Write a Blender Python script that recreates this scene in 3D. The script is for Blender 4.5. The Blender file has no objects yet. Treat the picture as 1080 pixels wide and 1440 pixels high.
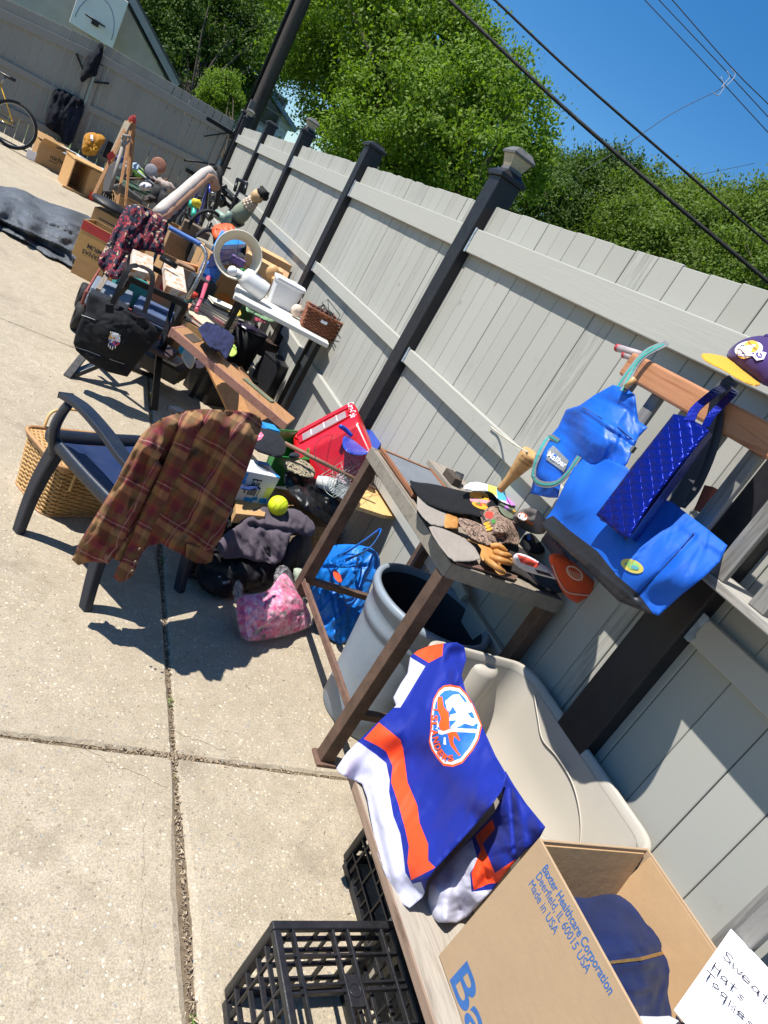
import bpy, bmesh, math, random
import numpy as np
from mathutils import Vector, Matrix, noise, geometry
random.seed(7); np.random.seed(7)
S = bpy.context.scene
COL = S.collection

# ------------------------------------------------------------------ camera
F = 955.13; CAMH = 1.6
MC = np.array([[0.81780124, -0.30410105, 0.48859357],
               [0.29862859, -0.50150803, -0.81197947],
               [0.49195741, 0.80994583, -0.31932062]])
cd = bpy.data.cameras.new("camera"); cam = bpy.data.objects.new("camera", cd); COL.objects.link(cam)
right, up, back = Vector(MC[0]), -Vector(MC[1]), -Vector(MC[2])
cam.matrix_world = Matrix(((right.x, up.x, back.x, 0), (right.y, up.y, back.y, 0), (right.z, up.z, back.z, CAMH), (0, 0, 0, 1)))
cd.sensor_fit = 'VERTICAL'; cd.sensor_height = 24.0; cd.sensor_width = 18.0
cd.lens = F * 24.0 / 1440.0
cd.clip_start = 0.05; cd.clip_end = 2000
S.camera = cam

# ------------------------------------------------------------------ sky and sun
EL = math.radians(60.5); AZV = Vector((-0.985, 0.17, 0)).normalized()      # horizontal direction towards the sun
w = bpy.data.worlds.new("World"); S.world = w; w.use_nodes = True
nt = w.node_tree; nt.nodes.clear()
sky = nt.nodes.new('ShaderNodeTexSky'); sky.sky_type = 'NISHITA'; sky.sun_disc = False
sky.sun_elevation = EL; sky.sun_rotation = math.atan2(AZV.x, AZV.y)
sky.air_density = 1.0; sky.dust_density = 0.1; sky.ozone_density = 4.0
hs_ = nt.nodes.new('ShaderNodeHueSaturation'); hs_.inputs['Saturation'].default_value = 1.32
bg = nt.nodes.new('ShaderNodeBackground'); bg.inputs[1].default_value = 0.092
wo = nt.nodes.new('ShaderNodeOutputWorld')
nt.links.new(sky.outputs[0], hs_.inputs['Color']); nt.links.new(hs_.outputs[0], bg.inputs[0]); nt.links.new(bg.outputs[0], wo.inputs[0])
sd = bpy.data.lights.new("sun", 'SUN'); sd.energy = 5.0; sd.angle = math.radians(0.5); sd.color = (1.0, 0.955, 0.89)
sun = bpy.data.objects.new("sun", sd); COL.objects.link(sun)
tosun = Vector((AZV.x * math.cos(EL), AZV.y * math.cos(EL), math.sin(EL)))
sun.rotation_euler = tosun.to_track_quat('Z', 'Y').to_euler(); sun.location = (0, 0, 20)
S.view_settings.view_transform = 'Standard'; S.view_settings.look = 'None'
S.view_settings.exposure = 0.70; S.view_settings.gamma = 1.0
S.render.engine = 'CYCLES'
S.cycles.max_bounces = 6; S.cycles.transparent_max_bounces = 8

# ------------------------------------------------------------------ camera geometry helpers
def ray(px, py):
    d = np.array([(px - 540) / F, (py - 720) / F, 1.0]); return Vector(MC.T @ d)
CAM = Vector((0, 0, CAMH))
def W(px, py, x=None, y=None, z=None, d=None):
    """the world point seen at pixel (px, py) on the plane x=, y=, z= or at distance d"""
    r = ray(px, py)
    if d is not None: return CAM + r * d
    i, v = (0, x) if x is not None else (1, y) if y is not None else (2, z)
    return CAM + r * ((v - CAM[i]) / r[i])

# ------------------------------------------------------------------ materials
MATS = {}
def lin(c):
    return tuple(((v / 12.92) if v <= 0.04045 else ((v + 0.055) / 1.055) ** 2.4) for v in c)
def H(h):
    h = h.lstrip('#'); return lin(tuple(int(h[i:i + 2], 16) / 255 for i in (0, 2, 4)))
class NT:
    def __init__(s, m): s.t = m.node_tree; s.n = s.t.nodes; s.l = s.t.links; s.b = s.n['Principled BSDF']
    def new(s, k, **kw):
        n = s.n.new('ShaderNode' + k)
        for a, v in kw.items(): setattr(n, a, v)
        return n
    def link(s, a, b): s.l.new(a, b)
    def math(s, op, a, b=None):
        n = s.new('Math', operation=op)
        for i, v in enumerate((a, b)):
            if v is None: continue
            if hasattr(v, 'links'): s.link(v, n.inputs[i])
            else: n.inputs[i].default_value = v
        return n.outputs[0]
    def mix(s, f, a, b, mode='MIX'):
        n = s.new('MixRGB', blend_type=mode)
        for i, v in enumerate((f, a, b)):
            if hasattr(v, 'links'): s.link(v, n.inputs[i])
            else: n.inputs[i].default_value = v if i == 0 else (*v[:3], 1)
        return n.outputs[0]
    def ramp(s, f, stops, interp='LINEAR'):
        n = s.new('ValToRGB'); n.color_ramp.interpolation = interp
        e = n.color_ramp.elements
        while len(e) < len(stops): e.new(0.5)
        for i, (p, c) in enumerate(stops):
            e[i].position = p; e[i].color = (*c[:3], 1) if hasattr(c, '__len__') else (c, c, c, 1)
        s.link(f, n.inputs[0]); return n.outputs[0]
    def noise(s, vec, scale, detail=3, rough=0.5, dist=0.0, out=0):
        n = s.new('TexNoise'); s.link(vec, n.inputs['Vector']); n.inputs['Scale'].default_value = scale
        n.inputs['Detail'].default_value = detail; n.inputs['Roughness'].default_value = rough; n.inputs['Distortion'].default_value = dist
        return n.outputs[out]
    def coord(s, kind='Object', scale=None, rot=None):
        c = s.new('TexCoord').outputs[kind]
        if scale or rot:
            m = s.new('Mapping'); s.link(c, m.inputs[0])
            if scale: m.inputs['Scale'].default_value = scale
            if rot: m.inputs['Rotation'].default_value = rot
            c = m.outputs[0]
        return c
    def bump(s, h, strength, dist=0.01, prev=None):
        n = s.new('Bump'); n.inputs['Strength'].default_value = strength; n.inputs['Distance'].default_value = dist
        s.link(h, n.inputs['Height'])
        if prev is not None: s.link(prev, n.inputs['Normal'])
        s.link(n.outputs[0], s.b.inputs['Normal']); return n.outputs[0]
def newmat(name):
    m = bpy.data.materials.new(name); m.use_nodes = True; return m, NT(m)
def mat(name, col, rough=0.6, var=0.18, vs=9.0, bump=0.15, bs=60.0, bd=0.004, metal=0.0, spec=0.5, sheen=0.0, alpha=1.0, coat=0.0, trans=0.0, dirt=0.0, stretch=None):
    """plain surface with mottled colour, uneven gloss and a fine bump"""
    if name in MATS: return MATS[name]
    if isinstance(col, str): col = H(col)
    m, n = newmat(name); b = n.b
    c = n.coord('Object', scale=stretch)
    f1 = n.noise(c, vs, 5, 0.6)
    lo = tuple(v * (1 - var) for v in col); hi = tuple(min(1, v * (1 + var)) for v in col)
    cc = n.ramp(f1, [(0.3, lo), (0.7, hi)])
    if dirt:
        f3 = n.noise(c, vs * 3.1, 8, 0.7)
        k = n.ramp(f3, [(0.5, 0.0), (0.72, 1.0)])
        cc = n.mix(n.math('MULTIPLY', k, dirt), cc, (0.10, 0.085, 0.07))
    n.link(cc, b.inputs['Base Color'])
    b.inputs['Metallic'].default_value = metal
    b.inputs['Specular IOR Level'].default_value = spec
    f2 = n.noise(c, vs * 2.3, 4, 0.6)
    r = n.ramp(f2, [(0.3, max(0.0, rough - 0.10)), (0.7, min(1.0, rough + 0.10))]); n.link(r, b.inputs['Roughness'])
    if sheen: b.inputs['Sheen Weight'].default_value = sheen; b.inputs['Sheen Roughness'].default_value = 0.4
    if coat: b.inputs['Coat Weight'].default_value = coat; b.inputs['Coat Roughness'].default_value = 0.15
    if alpha < 1: b.inputs['Alpha'].default_value = alpha
    if trans: b.inputs['Transmission Weight'].default_value = trans
    if bump: n.bump(n.noise(c, bs, 4, 0.6), bump, bd)
    MATS[name] = m; return m
def fabric(name, col, rough=0.85, var=0.12, weave=900, bump=0.25, sheen=0.15, vs=7):
    if name in MATS: return MATS[name]
    if isinstance(col, str): col = H(col)
    m, n = newmat(name); c = n.coord('Object')
    f = n.noise(c, vs, 5, 0.6)
    cc = n.ramp(f, [(0.3, tuple(v * (1 - var) for v in col)), (0.7, tuple(min(1, v * (1 + var)) for v in col))])
    n.link(cc, n.b.inputs['Base Color']); n.b.inputs['Roughness'].default_value = rough
    n.b.inputs['Sheen Weight'].default_value = sheen; n.b.inputs['Specular IOR Level'].default_value = 0.25
    h = n.math('ADD', n.noise(c, weave, 2), n.math('MULTIPLY', n.noise(c, 45, 3), 2.0))
    n.bump(h, bump, 0.002); MATS[name] = m; return m
def woodmat(name, c1, c2, scale=1.0, axis='Y', rough=0.65, bump=0.25, dark=0.35, grey=0.0):
    """grain streaks running along axis"""
    if name in MATS: return MATS[name]
    if isinstance(c1, str): c1 = H(c1)
    if isinstance(c2, str): c2 = H(c2)
    m, n = newmat(name)
    s = {'X': (1.2, 16, 16), 'Y': (16, 1.2, 16), 'Z': (16, 16, 1.2)}[axis]
    c = n.coord('Object', scale=tuple(v * scale for v in s))
    f = n.noise(c, 2.2, 7, 0.62, 1.2)
    f2 = n.noise(c, 9, 4, 0.6)
    cc = n.ramp(f, [(0.32, c2), (0.5, c1), (0.66, tuple(v * 0.86 for v in c1))])
    cc = n.mix(n.math('MULTIPLY', n.ramp(f2, [(0.55, 0.0), (0.75, 1.0)]), dark), cc, tuple(v * 0.45 for v in c2))
    n.link(cc, n.b.inputs['Base Color']); n.b.inputs['Roughness'].default_value = rough
    n.bump(n.math('ADD', f, n.math('MULTIPLY', f2, 0.6)), bump, 0.004); MATS[name] = m; return m

# ------------------------------------------------------------------ objects
def tag(o, label=None, cat=None, group=None, kind=None):
    if label: o['label'] = label
    if cat: o['category'] = cat
    if group: o['group'] = group
    if kind: o['kind'] = kind
    return o
def thing(name, label, cat, loc=(0, 0, 0), group=None):
    o = bpy.data.objects.new(name, None); COL.objects.link(o); o.location = loc; o.empty_display_size = 0.1
    return tag(o, label, cat, group)
def base_of(o):
    """world position of a parent chain made of unrotated empties"""
    v = Vector((0, 0, 0))
    while o is not None: v += Vector(o.location); o = o.parent
    return v
def dup(root, dz=(0, 0, 0), rotz=0.0, label=None, loc=None, scale=None):
    r = root.copy(); COL.objects.link(r); r.location = Vector(loc) if loc is not None else Vector(root.location) + Vector(dz)
    r.rotation_euler = (0, 0, rotz)
    if scale: r.scale = (scale,) * 3
    if label: r['label'] = label
    for ch in list(root.children):
        c = ch.copy(); COL.objects.link(c); c.parent = r
        for g in list(ch.children):
            d = g.copy(); COL.objects.link(d); d.parent = c
    return r

class MB:
    """collects shapes in world coordinates and links them as one mesh"""
    def __init__(s): s.v = []; s.f = []; s.m = []; s.sm = []; s.uv = None
    def add(s, vs, fs, mi=0, smooth=False):
        o = len(s.v); s.v += [tuple(p) for p in vs]
        s.f += [tuple(i + o for i in f) for f in fs]; s.m += [mi] * len(fs); s.sm += [smooth] * len(fs); return s
    def box(s, c, size, R=None, mi=0):
        hx, hy, hz = size[0] / 2, size[1] / 2, size[2] / 2
        P = [Vector((sx * hx, sy * hy, sz * hz)) for sz in (-1, 1) for sy in (-1, 1) for sx in (-1, 1)]
        if R is not None: P = [R @ p for p in P]
        c = Vector(c)
        return s.add([c + p for p in P], [(0, 2, 3, 1), (4, 5, 7, 6), (0, 1, 5, 4), (2, 6, 7, 3), (0, 4, 6, 2), (1, 3, 7, 5)], mi)
    def bx(s, x0, x1, y0, y1, z0, z1, mi=0):
        return s.box(((x0 + x1) / 2, (y0 + y1) / 2, (z0 + z1) / 2), (abs(x1 - x0), abs(y1 - y0), abs(z1 - z0)), None, mi)
    def beam(s, a, b, w, h, up=(0, 0, 1), mi=0):
        a = Vector(a); b = Vector(b); d = (b - a); L = d.length
        if L < 1e-6: return s
        y = d / L; u = Vector(up)
        if abs(u.normalized().dot(y)) > 0.99: u = Vector((1, 0, 0))
        x = y.cross(u).normalized(); z = x.cross(y)
        R = Matrix((x, y, z)).transposed()
        return s.box((a + b) / 2, (w, L, h), R, mi)
    def hexa(s, p, mi=0):
        """box from 8 points: bottom 0-3 ring, top 4-7 ring"""
        return s.add(p, [(3, 2, 1, 0), (4, 5, 6, 7), (0, 1, 5, 4), (1, 2, 6, 5), (2, 3, 7, 6), (3, 0, 4, 7)], mi)
    def slab(s, quad, off, mi=0):
        """polygon (any n) thickened by vector off"""
        n = len(quad); off = Vector(off); q = [Vector(p) for p in quad]
        vs = q + [p + off for p in q]
        return s.add(vs, [tuple(range(n))[::-1], tuple(range(n, 2 * n))] + [(i, (i + 1) % n, n + (i + 1) % n, n + i) for i in range(n)], mi)
    def tube(s, pts, r, n=8, closed=False, mi=0, cap=True, flat=None):
        pts = [Vector(p) for p in pts]; m = len(pts)
        rs = r if hasattr(r, '__len__') else [r] * m
        vs = []; prev = None
        for i, p in enumerate(pts):
            if closed: t = pts[(i + 1) % m] - pts[i - 1]
            else: t = pts[min(i + 1, m - 1)] - pts[max(i - 1, 0)]
            if t.length < 1e-9: t = Vector((0, 0, 1))
            t.normalize()
            if prev is None:
                a = Vector((0, 0, 1)) if abs(t.z) < 0.9 else Vector((1, 0, 0)); nrm = t.cross(a).normalized()
            else:
                nrm = prev - t * prev.dot(t)
                nrm = nrm.normalized() if nrm.length > 1e-6 else t.orthogonal().normalized()
            prev = nrm; bi = t.cross(nrm)
            for k in range(n):
                a = 2 * math.pi * k / n
                vs.append(p + nrm * (math.cos(a) * rs[i]) + bi * (math.sin(a) * rs[i] * (flat or 1)))
        fs = [(i * n + k, i * n + (k + 1) % n, (i + 1) % m * n + (k + 1) % n, (i + 1) % m * n + k) for i in range(m if closed else m - 1) for k in range(n)]
        if cap and not closed: fs += [tuple(range(n))[::-1], tuple(range((m - 1) * n, m * n))]
        return s.add(vs, fs, mi, True)
    def ribbon(s, pts, w, side, t=0.003, mi=0):
        """strap along pts, width w along direction side"""
        pts = [Vector(p) for p in pts]; sd_ = Vector(side).normalized(); m = len(pts); vs = []
        for i, p in enumerate(pts):
            tg = (pts[min(i + 1, m - 1)] - pts[max(i - 1, 0)]).normalized()
            s2 = (sd_ - tg * sd_.dot(tg)).normalized(); nn = tg.cross(s2)
            for a, b in ((-1, -1), (1, -1), (1, 1), (-1, 1)): vs.append(p + s2 * (a * w / 2) + nn * (b * t / 2))
        fs = [(i * 4 + k, i * 4 + (k + 1) % 4, (i + 1) * 4 + (k + 1) % 4, (i + 1) * 4 + k) for i in range(m - 1) for k in range(4)]
        fs += [(0, 1, 2, 3), ((m - 1) * 4 + 3, (m - 1) * 4 + 2, (m - 1) * 4 + 1, (m - 1) * 4)]
        return s.add(vs, fs, mi, False)
    def lathe(s, c, prof, n=32, axis=(0, 0, 1), mi=0, sx=1.0, smooth=True):
        """profile of (radius, height) pairs turned about axis through c; open unless ends reach r=0"""
        ax = Vector(axis).normalized(); R = ax.to_track_quat('Z', 'Y').to_matrix(); c = Vector(c); vs = []; m = len(prof)
        for r, h in prof:
            for k in range(n):
                a = 2 * math.pi * k / n; vs.append(c + R @ Vector((r * math.cos(a) * sx, r * math.sin(a), h)))
        fs = [(i * n + k, i * n + (k + 1) % n, (i + 1) * n + (k + 1) % n, (i + 1) * n + k) for i in range(m - 1) for k in range(n)]
        if prof[0][0] > 1e-5: pass
        return s.add(vs, fs, mi, smooth)
    def disc(s, c, r, n=32, axis=(0, 0, 1), t=0.004, mi=0):
        return s.lathe(c, [(0.0001, 0), (r, 0), (r, t), (0.0001, t)], n, axis, mi, smooth=False)
    def ball(s, c, r, mi=0, n=20, sq=(1, 1, 1), wob=0.0, R=None):
        vs = []; fs = []; m = n // 2
        for i in range(m + 1):
            th = math.pi * i / m
            for k in range(n):
                ph = 2 * math.pi * k / n
                d = Vector((math.sin(th) * math.cos(ph), math.sin(th) * math.sin(ph), math.cos(th)))
                rr = r * (1 + wob * noise.noise(d * 2.3 + Vector(c) * 9))
                p = Vector((d.x * rr * sq[0], d.y * rr * sq[1], d.z * rr * sq[2]))
                if R is not None: p = R @ p
                vs.append(Vector(c) + p)
        fs = [(i * n + k, (i + 1) * n + k, (i + 1) * n + (k + 1) % n, i * n + (k + 1) % n) for i in range(m) for k in range(n)]
        return s.add(vs, fs, mi, True)
    def build(s, name, mats, parent=None, bevel=0.0, seg=2, origin=None, label=None, cat=None, group=None, kind=None, merge=False, sub=0):
        if not isinstance(mats, (list, tuple)): mats = [mats]
        V = np.array(s.v, dtype=float)
        if parent is not None: o3 = np.array(base_of(parent))
        elif origin is not None: o3 = np.array(origin, dtype=float)
        else:
            mn, mx = V.min(0), V.max(0); o3 = np.array([(mn[0] + mx[0]) / 2, (mn[1] + mx[1]) / 2, mn[2]])
        me = bpy.data.meshes.new(name); me.from_pydata((V - o3).tolist(), [], s.f)
        for m_ in mats: me.materials.append(m_)
        me.polygons.foreach_set('material_index', s.m); me.polygons.foreach_set('use_smooth', s.sm)
        if s.uv is not None:
            u = me.uv_layers.new(name='UVMap'); li = np.zeros(len(me.loops), dtype=np.int32); me.loops.foreach_get('vertex_index', li)
            u.data.foreach_set('uv', np.array(s.uv, dtype=float)[li].ravel())
        if merge:
            bm = bmesh.new(); bm.from_mesh(me); bmesh.ops.remove_doubles(bm, verts=bm.verts, dist=1e-5); bm.to_mesh(me); bm.free()
        me.update(); me.validate()
        o = bpy.data.objects.new(name, me); COL.objects.link(o)
        if parent is not None: o.parent = parent
        else: o.location = o3
        if bevel:
            b = o.modifiers.new('bevel', 'BEVEL'); b.width = bevel; b.segments = seg; b.limit_method = 'ANGLE'; b.angle_limit = 0.6
            b.harden_normals = False
        if sub:
            b = o.modifiers.new('sub', 'SUBSURF'); b.levels = sub; b.render_levels = sub
        return tag(o, label, cat, group, kind)
def noisy(p, s, seed=0.0): return noise.noise(Vector((p[0] * s + seed, p[1] * s - seed, (p[2] if len(p) > 2 else 0) * s + seed * 0.7)))
def bez(ctrl, n=24):
    """Catmull-Rom through control points (any dimension)"""
    c = [Vector(p) for p in ctrl]; c = [c[0] * 2 - c[1]] + c + [c[-1] * 2 - c[-2]]; out = []; k = len(c) - 3
    per = max(2, n // k)
    for i in range(k):
        a, b, d, e = c[i:i + 4]
        for j in range(per):
            t = j / per; out.append(0.5 * ((2 * b) + (d - a) * t + (2 * a - 5 * b + 4 * d - e) * t * t + (3 * b - a - 3 * d + e) * t ** 3))
    out.append(c[-2]); return out

# ---- soft things: an outline at its own distance and real size, filled with a fine mesh, folded and given a thickness
def inside(p, poly):
    x, y = p; c = False; n = len(poly); j = n - 1
    for i in range(n):
        xi, yi = poly[i]; xj, yj = poly[j]
        if (yi > y) != (yj > y) and x < (xj - xi) * (y - yi) / (yj - yi) + xi: c = not c
        j = i
    return c
def resample(poly, step, closed=True):
    out = []; n = len(poly)
    for i in range(n if closed else n - 1):
        a, b = poly[i], poly[(i + 1) % n]; L = math.hypot(b[0] - a[0], b[1] - a[1]); k = max(1, int(round(L / step)))
        out += [(a[0] + (b[0] - a[0]) * t / k, a[1] + (b[1] - a[1]) * t / k) for t in range(k)]
    if not closed: out.append(tuple(poly[-1]))
    return out
def smooth_poly(poly, it=2):
    for _ in range(it):
        q = []
        for i in range(len(poly)):
            a, b = poly[i], poly[(i + 1) % len(poly)]
            q += [(a[0] * .75 + b[0] * .25, a[1] * .75 + b[1] * .25), (a[0] * .25 + b[0] * .75, a[1] * .25 + b[1] * .75)]
        poly = q
    return poly
def depthfn(ctrl):
    """ctrl: (px, py, world point) -> camera depth interpolated as a plane in 1/depth plus local offsets"""
    A = []; b = []
    for px, py, P in ctrl:
        t = float(MC[2] @ np.array(P - CAM)); A.append([px / 1000, py / 1000, 1.0]); b.append(1.0 / t)
    A = np.array(A); b = np.array(b)
    if len(ctrl) >= 3: co = np.linalg.lstsq(A, b, rcond=None)[0]
    else: co = np.array([0, 0, b.mean()])
    res = b - A @ co
    def f(px, py):
        v = co[0] * px / 1000 + co[1] * py / 1000 + co[2]
        if len(ctrl) > 3:
            w2 = 1.0 / ((A[:, 0] - px / 1000) ** 2 + (A[:, 1] - py / 1000) ** 2 + 1e-6) ** 1.5
            v += float((w2 * res).sum() / w2.sum())
        return 1.0 / v
    return f
def soft(name, outline, ctrl, mats, regions=(), step=5.0, puff=0.0, back=None, th=0.004, ridges=(), fold=0.0, fscale=30.0, fdir=None,
         parent=None, smooth=1, edge=12.0, uvscale=1.0, uvrot=0.0, wob=0.0, creases=None, uvwarp=0.0, **kw):
    ridges = list(ridges)
    if smooth: outline = smooth_poly(list(outline), smooth)
    out = resample(outline, step)
    cons = [Vector(p) for p in out]; n0 = len(cons); edges = [(i, (i + 1) % n0) for i in range(n0)]
    for poly, mi in regions:
        rp = resample(poly, step); k = len(cons); cons += [Vector(p) for p in rp]; edges += [(k + i, k + (i + 1) % len(rp)) for i in range(len(rp))]
    xs = [p[0] for p in out]; ys = [p[1] for p in out]
    oa = np.array(out); ob = np.roll(oa, -1, 0)
    def bdist(p):
        q = np.array(p[:2]); d = ob - oa; L = (d ** 2).sum(1) + 1e-9; t = np.clip(((q - oa) * d).sum(1) / L, 0, 1)
        return float(np.sqrt((((oa + d * t[:, None]) - q) ** 2).sum(1).min()))
    y = min(ys); row = 0
    while y < max(ys):
        x = min(xs) + (step / 2 if row % 2 else 0)
        while x < max(xs):
            if inside((x, y), out) and bdist((x, y)) > step * 0.55: cons.append(Vector((x + random.uniform(-.1, .1) * step, y + random.uniform(-.1, .1) * step)))
            x += step
        y += step * 0.87; row += 1
    r = geometry.delaunay_2d_cdt(cons, edges, [], 0, 1e-4)
    V2 = r[0]; T = [t for t in r[2] if inside((sum(V2[i].x for i in t) / len(t), sum(V2[i].y for i in t) / len(t)), out)]
    used = sorted({i for t in T for i in t}); rm = {u: k for k, u in enumerate(used)}
    V2 = [V2[u] for u in used]; T = [tuple(rm[i] for i in t) for t in T]
    df = depthfn(ctrl); cx, cy = sum(xs) / len(xs), sum(ys) / len(ys)
    if creases:      # sharp short folds: (count, height, length px, width px[, direction, spread])
        cr_ = random.Random(sum(map(ord, name)) + len(out)); cn, ca, cl_, cw = creases[:4]; c0_, csp = (creases[4], creases[5]) if len(creases) > 5 else (0, 180)
        for _ in range(cn):
            for _t in range(20):
                x0_, y0_ = cr_.uniform(min(xs), max(xs)), cr_.uniform(min(ys), max(ys))
                if inside((x0_, y0_), out): break
            a_ = math.radians(c0_ + cr_.uniform(-csp, csp)); L_c = cl_ * cr_.uniform(.4, 1.3); am_ = ca * cr_.uniform(.5, 1.2) * (1 if cr_.random() < .6 else -1)
            x1_, y1_ = x0_ + math.cos(a_) * L_c, y0_ + math.sin(a_) * L_c; w_c = cw * cr_.uniform(.7, 1.4)
            ridges.append((x0_, y0_, x1_, y1_, w_c, am_)); ridges.append((x0_ + w_c * 1.5, y0_ + w_c * .8, x1_ + w_c * 1.5, y1_ + w_c * .8, w_c * 1.4, -am_ * .6))
    front = []; backv = []; uvs = []
    seed = sum(map(ord, name)) % 97
    def height(p):
        t = df(p.x, p.y); e = min(1.0, bdist(p) / edge); prof = math.sqrt(max(0, 1 - (1 - e) ** 2))
        prof2 = 0.55 * prof + 0.45 * min(1.0, bdist(p) / (edge * 2.2)); h = puff * prof2
        if fold:
            q = Vector((p.x / fscale, p.y / fscale, seed))
            if fdir is not None:
                c_, s_ = math.cos(math.radians(fdir)), math.sin(math.radians(fdir))
                q = Vector(((p.x * c_ + p.y * s_) / (fscale * 3.5), (-p.x * s_ + p.y * c_) / fscale, seed))
            a = noise.noise(q + Vector((0, 0, 3)) + 0.6 * Vector((noise.noise(q * 0.7), noise.noise(q * 0.7 + Vector((9, 9, 9))), 0)))
            b_ = noise.noise(q * 1.9 + Vector((5, 2, a)))
            h += fold * ((1 - abs(a) * 3.4) * 0.8 + 0.45 * (1 - abs(b_) * 3.0)) * (0.35 + 0.65 * e)
        for rx0, ry0, rx1, ry1, wd, am in ridges:
            dx, dy = rx1 - rx0, ry1 - ry0; L = dx * dx + dy * dy + 1e-9; tt = max(0, min(1, ((p.x - rx0) * dx + (p.y - ry0) * dy) / L))
            dd = math.hypot(p.x - rx0 - dx * tt, p.y - ry0 - dy * tt); h += am * math.exp(-(dd / wd) ** 2)
        return t, h, prof
    def surf(px, py, off=0.002):
        t, h, _ = height(Vector((px, py))); return CAM + ray(px, py) * (t - h - off)
    for p in V2:
        t, h, prof = height(p)
        d = ray(p.x, p.y)
        front.append(CAM + d * (t - h))
        bt = th if back is None else th + (back + puff * 0.0) * prof + max(0, h) * 0.0
        backv.append(CAM + d * ((t - h) + th if back is None else t + bt))
        a = math.radians(uvrot); ux, uy = (p.x - cx) / 1000 * uvscale + h * uvwarp, (p.y - cy) / 1000 * uvscale + h * uvwarp * .6
        uvs.append((ux * math.cos(a) + uy * math.sin(a) + 0.5, -ux * math.sin(a) + uy * math.cos(a) + 0.5))
    n = len(front); mb = MB(); mi = []
    for t in T:
        c = (sum(V2[i].x for i in t) / 3, sum(V2[i].y for i in t) / 3); k = 0
        for poly, m_ in regions:
            if inside(c, poly): k = m_
        mi.append(k)
    def orient(t):
        a, b, c = V2[t[0]], V2[t[1]], V2[t[2]]
        return t if (b.x - a.x) * (c.y - a.y) - (b.y - a.y) * (c.x - a.x) < 0 else t[::-1]
    T = [orient(t) for t in T]
    mb.v = [tuple(p) for p in front] + [tuple(p) for p in backv]
    mb.f = T + [tuple(n + i for i in t[::-1]) for t in T]; mb.m = mi + mi
    cnt = {}
    for k, t in enumerate(T):
        for i in range(3):
            e_ = (t[i], t[(i + 1) % 3]); cnt[e_] = k
    for (a, b), k in list(cnt.items()):
        if (b, a) not in cnt: mb.f.append((b, a, n + a, n + b)); mb.m.append(mi[k])
    mb.sm = [True] * len(mb.f); mb.uv = uvs + uvs
    o = mb.build(name, mats, parent=parent, **kw)
    SURF[0] = surf
    return o
SURF = [None]
def onplane(pts, **k):
    """control points for soft(): pixels on one world plane"""
    return [(p[0], p[1], W(p[0], p[1], **k)) for p in pts]

# ---- writing
def glyphs(body, bold=0.0):
    cu = bpy.data.curves.new('lettering', 'FONT'); cu.body = body; cu.size = 1; cu.offset = bold; cu.resolution_u = 3
    ob = bpy.data.objects.new('lettering', cu); COL.objects.link(ob)
    me = bpy.data.meshes.new_from_object(ob.evaluated_get(bpy.context.evaluated_depsgraph_get())); bpy.data.objects.remove(ob); return me
def print_text(body, p0, p1, hpx, surf, m, parent, name='lettering', bold=0.0, off=0.002, bend=None, tall=1.0):
    """lettering that follows a soft surface; p0-p1 is the baseline, hpx the letter height"""
    me = glyphs(body, bold); xs = [v.co.x for v in me.vertices]; w_ = max(xs) - min(xs); x0 = min(xs)
    ex = Vector((p1[0] - p0[0], p1[1] - p0[1])); L = ex.length; ex /= L; ey = Vector((ex.y, -ex.x)); b = base_of(parent)
    bm = bmesh.new(); bm.from_mesh(me); bmesh.ops.triangulate(bm, faces=bm.faces); bm.to_mesh(me); bm.free()
    for v in me.vertices:
        u = (v.co.x - x0) / w_; h = v.co.y / 0.7 * hpx + (bend(u) if bend else 0); q = Vector(p0) + ex * (u * L) + ey * h
        v.co = surf(q.x, q.y, off) - b
    me.materials.clear(); me.materials.append(m); me.update()
    o = bpy.data.objects.new(name, me); COL.objects.link(o); o.parent = parent; return o
def print_poly(polys, surf, mats, parent, name='emblem', off=0.002, step=4):
    """flat colour patches printed on a soft surface: list of (pixel outline, material index)"""
    q = MB()
    for k, (poly, mi) in enumerate(polys):
        rp = resample(poly, step); r = geometry.delaunay_2d_cdt([Vector(p) for p in rp], [(i, (i + 1) % len(rp)) for i in range(len(rp))], [], 1, 1e-4)
        q.add([surf(v.x, v.y, off + .0006 * k) for v in r[0]], [tuple(t) for t in r[2]], mi)
    return q.build(name, mats, parent)
def ell(cx, cy, a, b, rot=0.0, n=20):
    c, s = math.cos(math.radians(rot)), math.sin(math.radians(rot))
    return [(cx + a * math.cos(t) * c - b * math.sin(t) * s, cy + a * math.cos(t) * s + b * math.sin(t) * c) for t in np.linspace(0, 2 * math.pi, n, endpoint=False)]
def Wp(px, py, p0, nrm):
    r = ray(px, py); nrm = Vector(nrm); return CAM + r * ((Vector(p0) - CAM).dot(nrm) / r.dot(nrm))
def onany(pts, p0, nrm): return [(p[0], p[1], Wp(p[0], p[1], p0, nrm)) for p in pts]
def ctl(*pts):
    """(px, py, axis, value) control points"""
    return [(a, b, W(a, b, **{k: v})) for a, b, k, v in pts]
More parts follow.
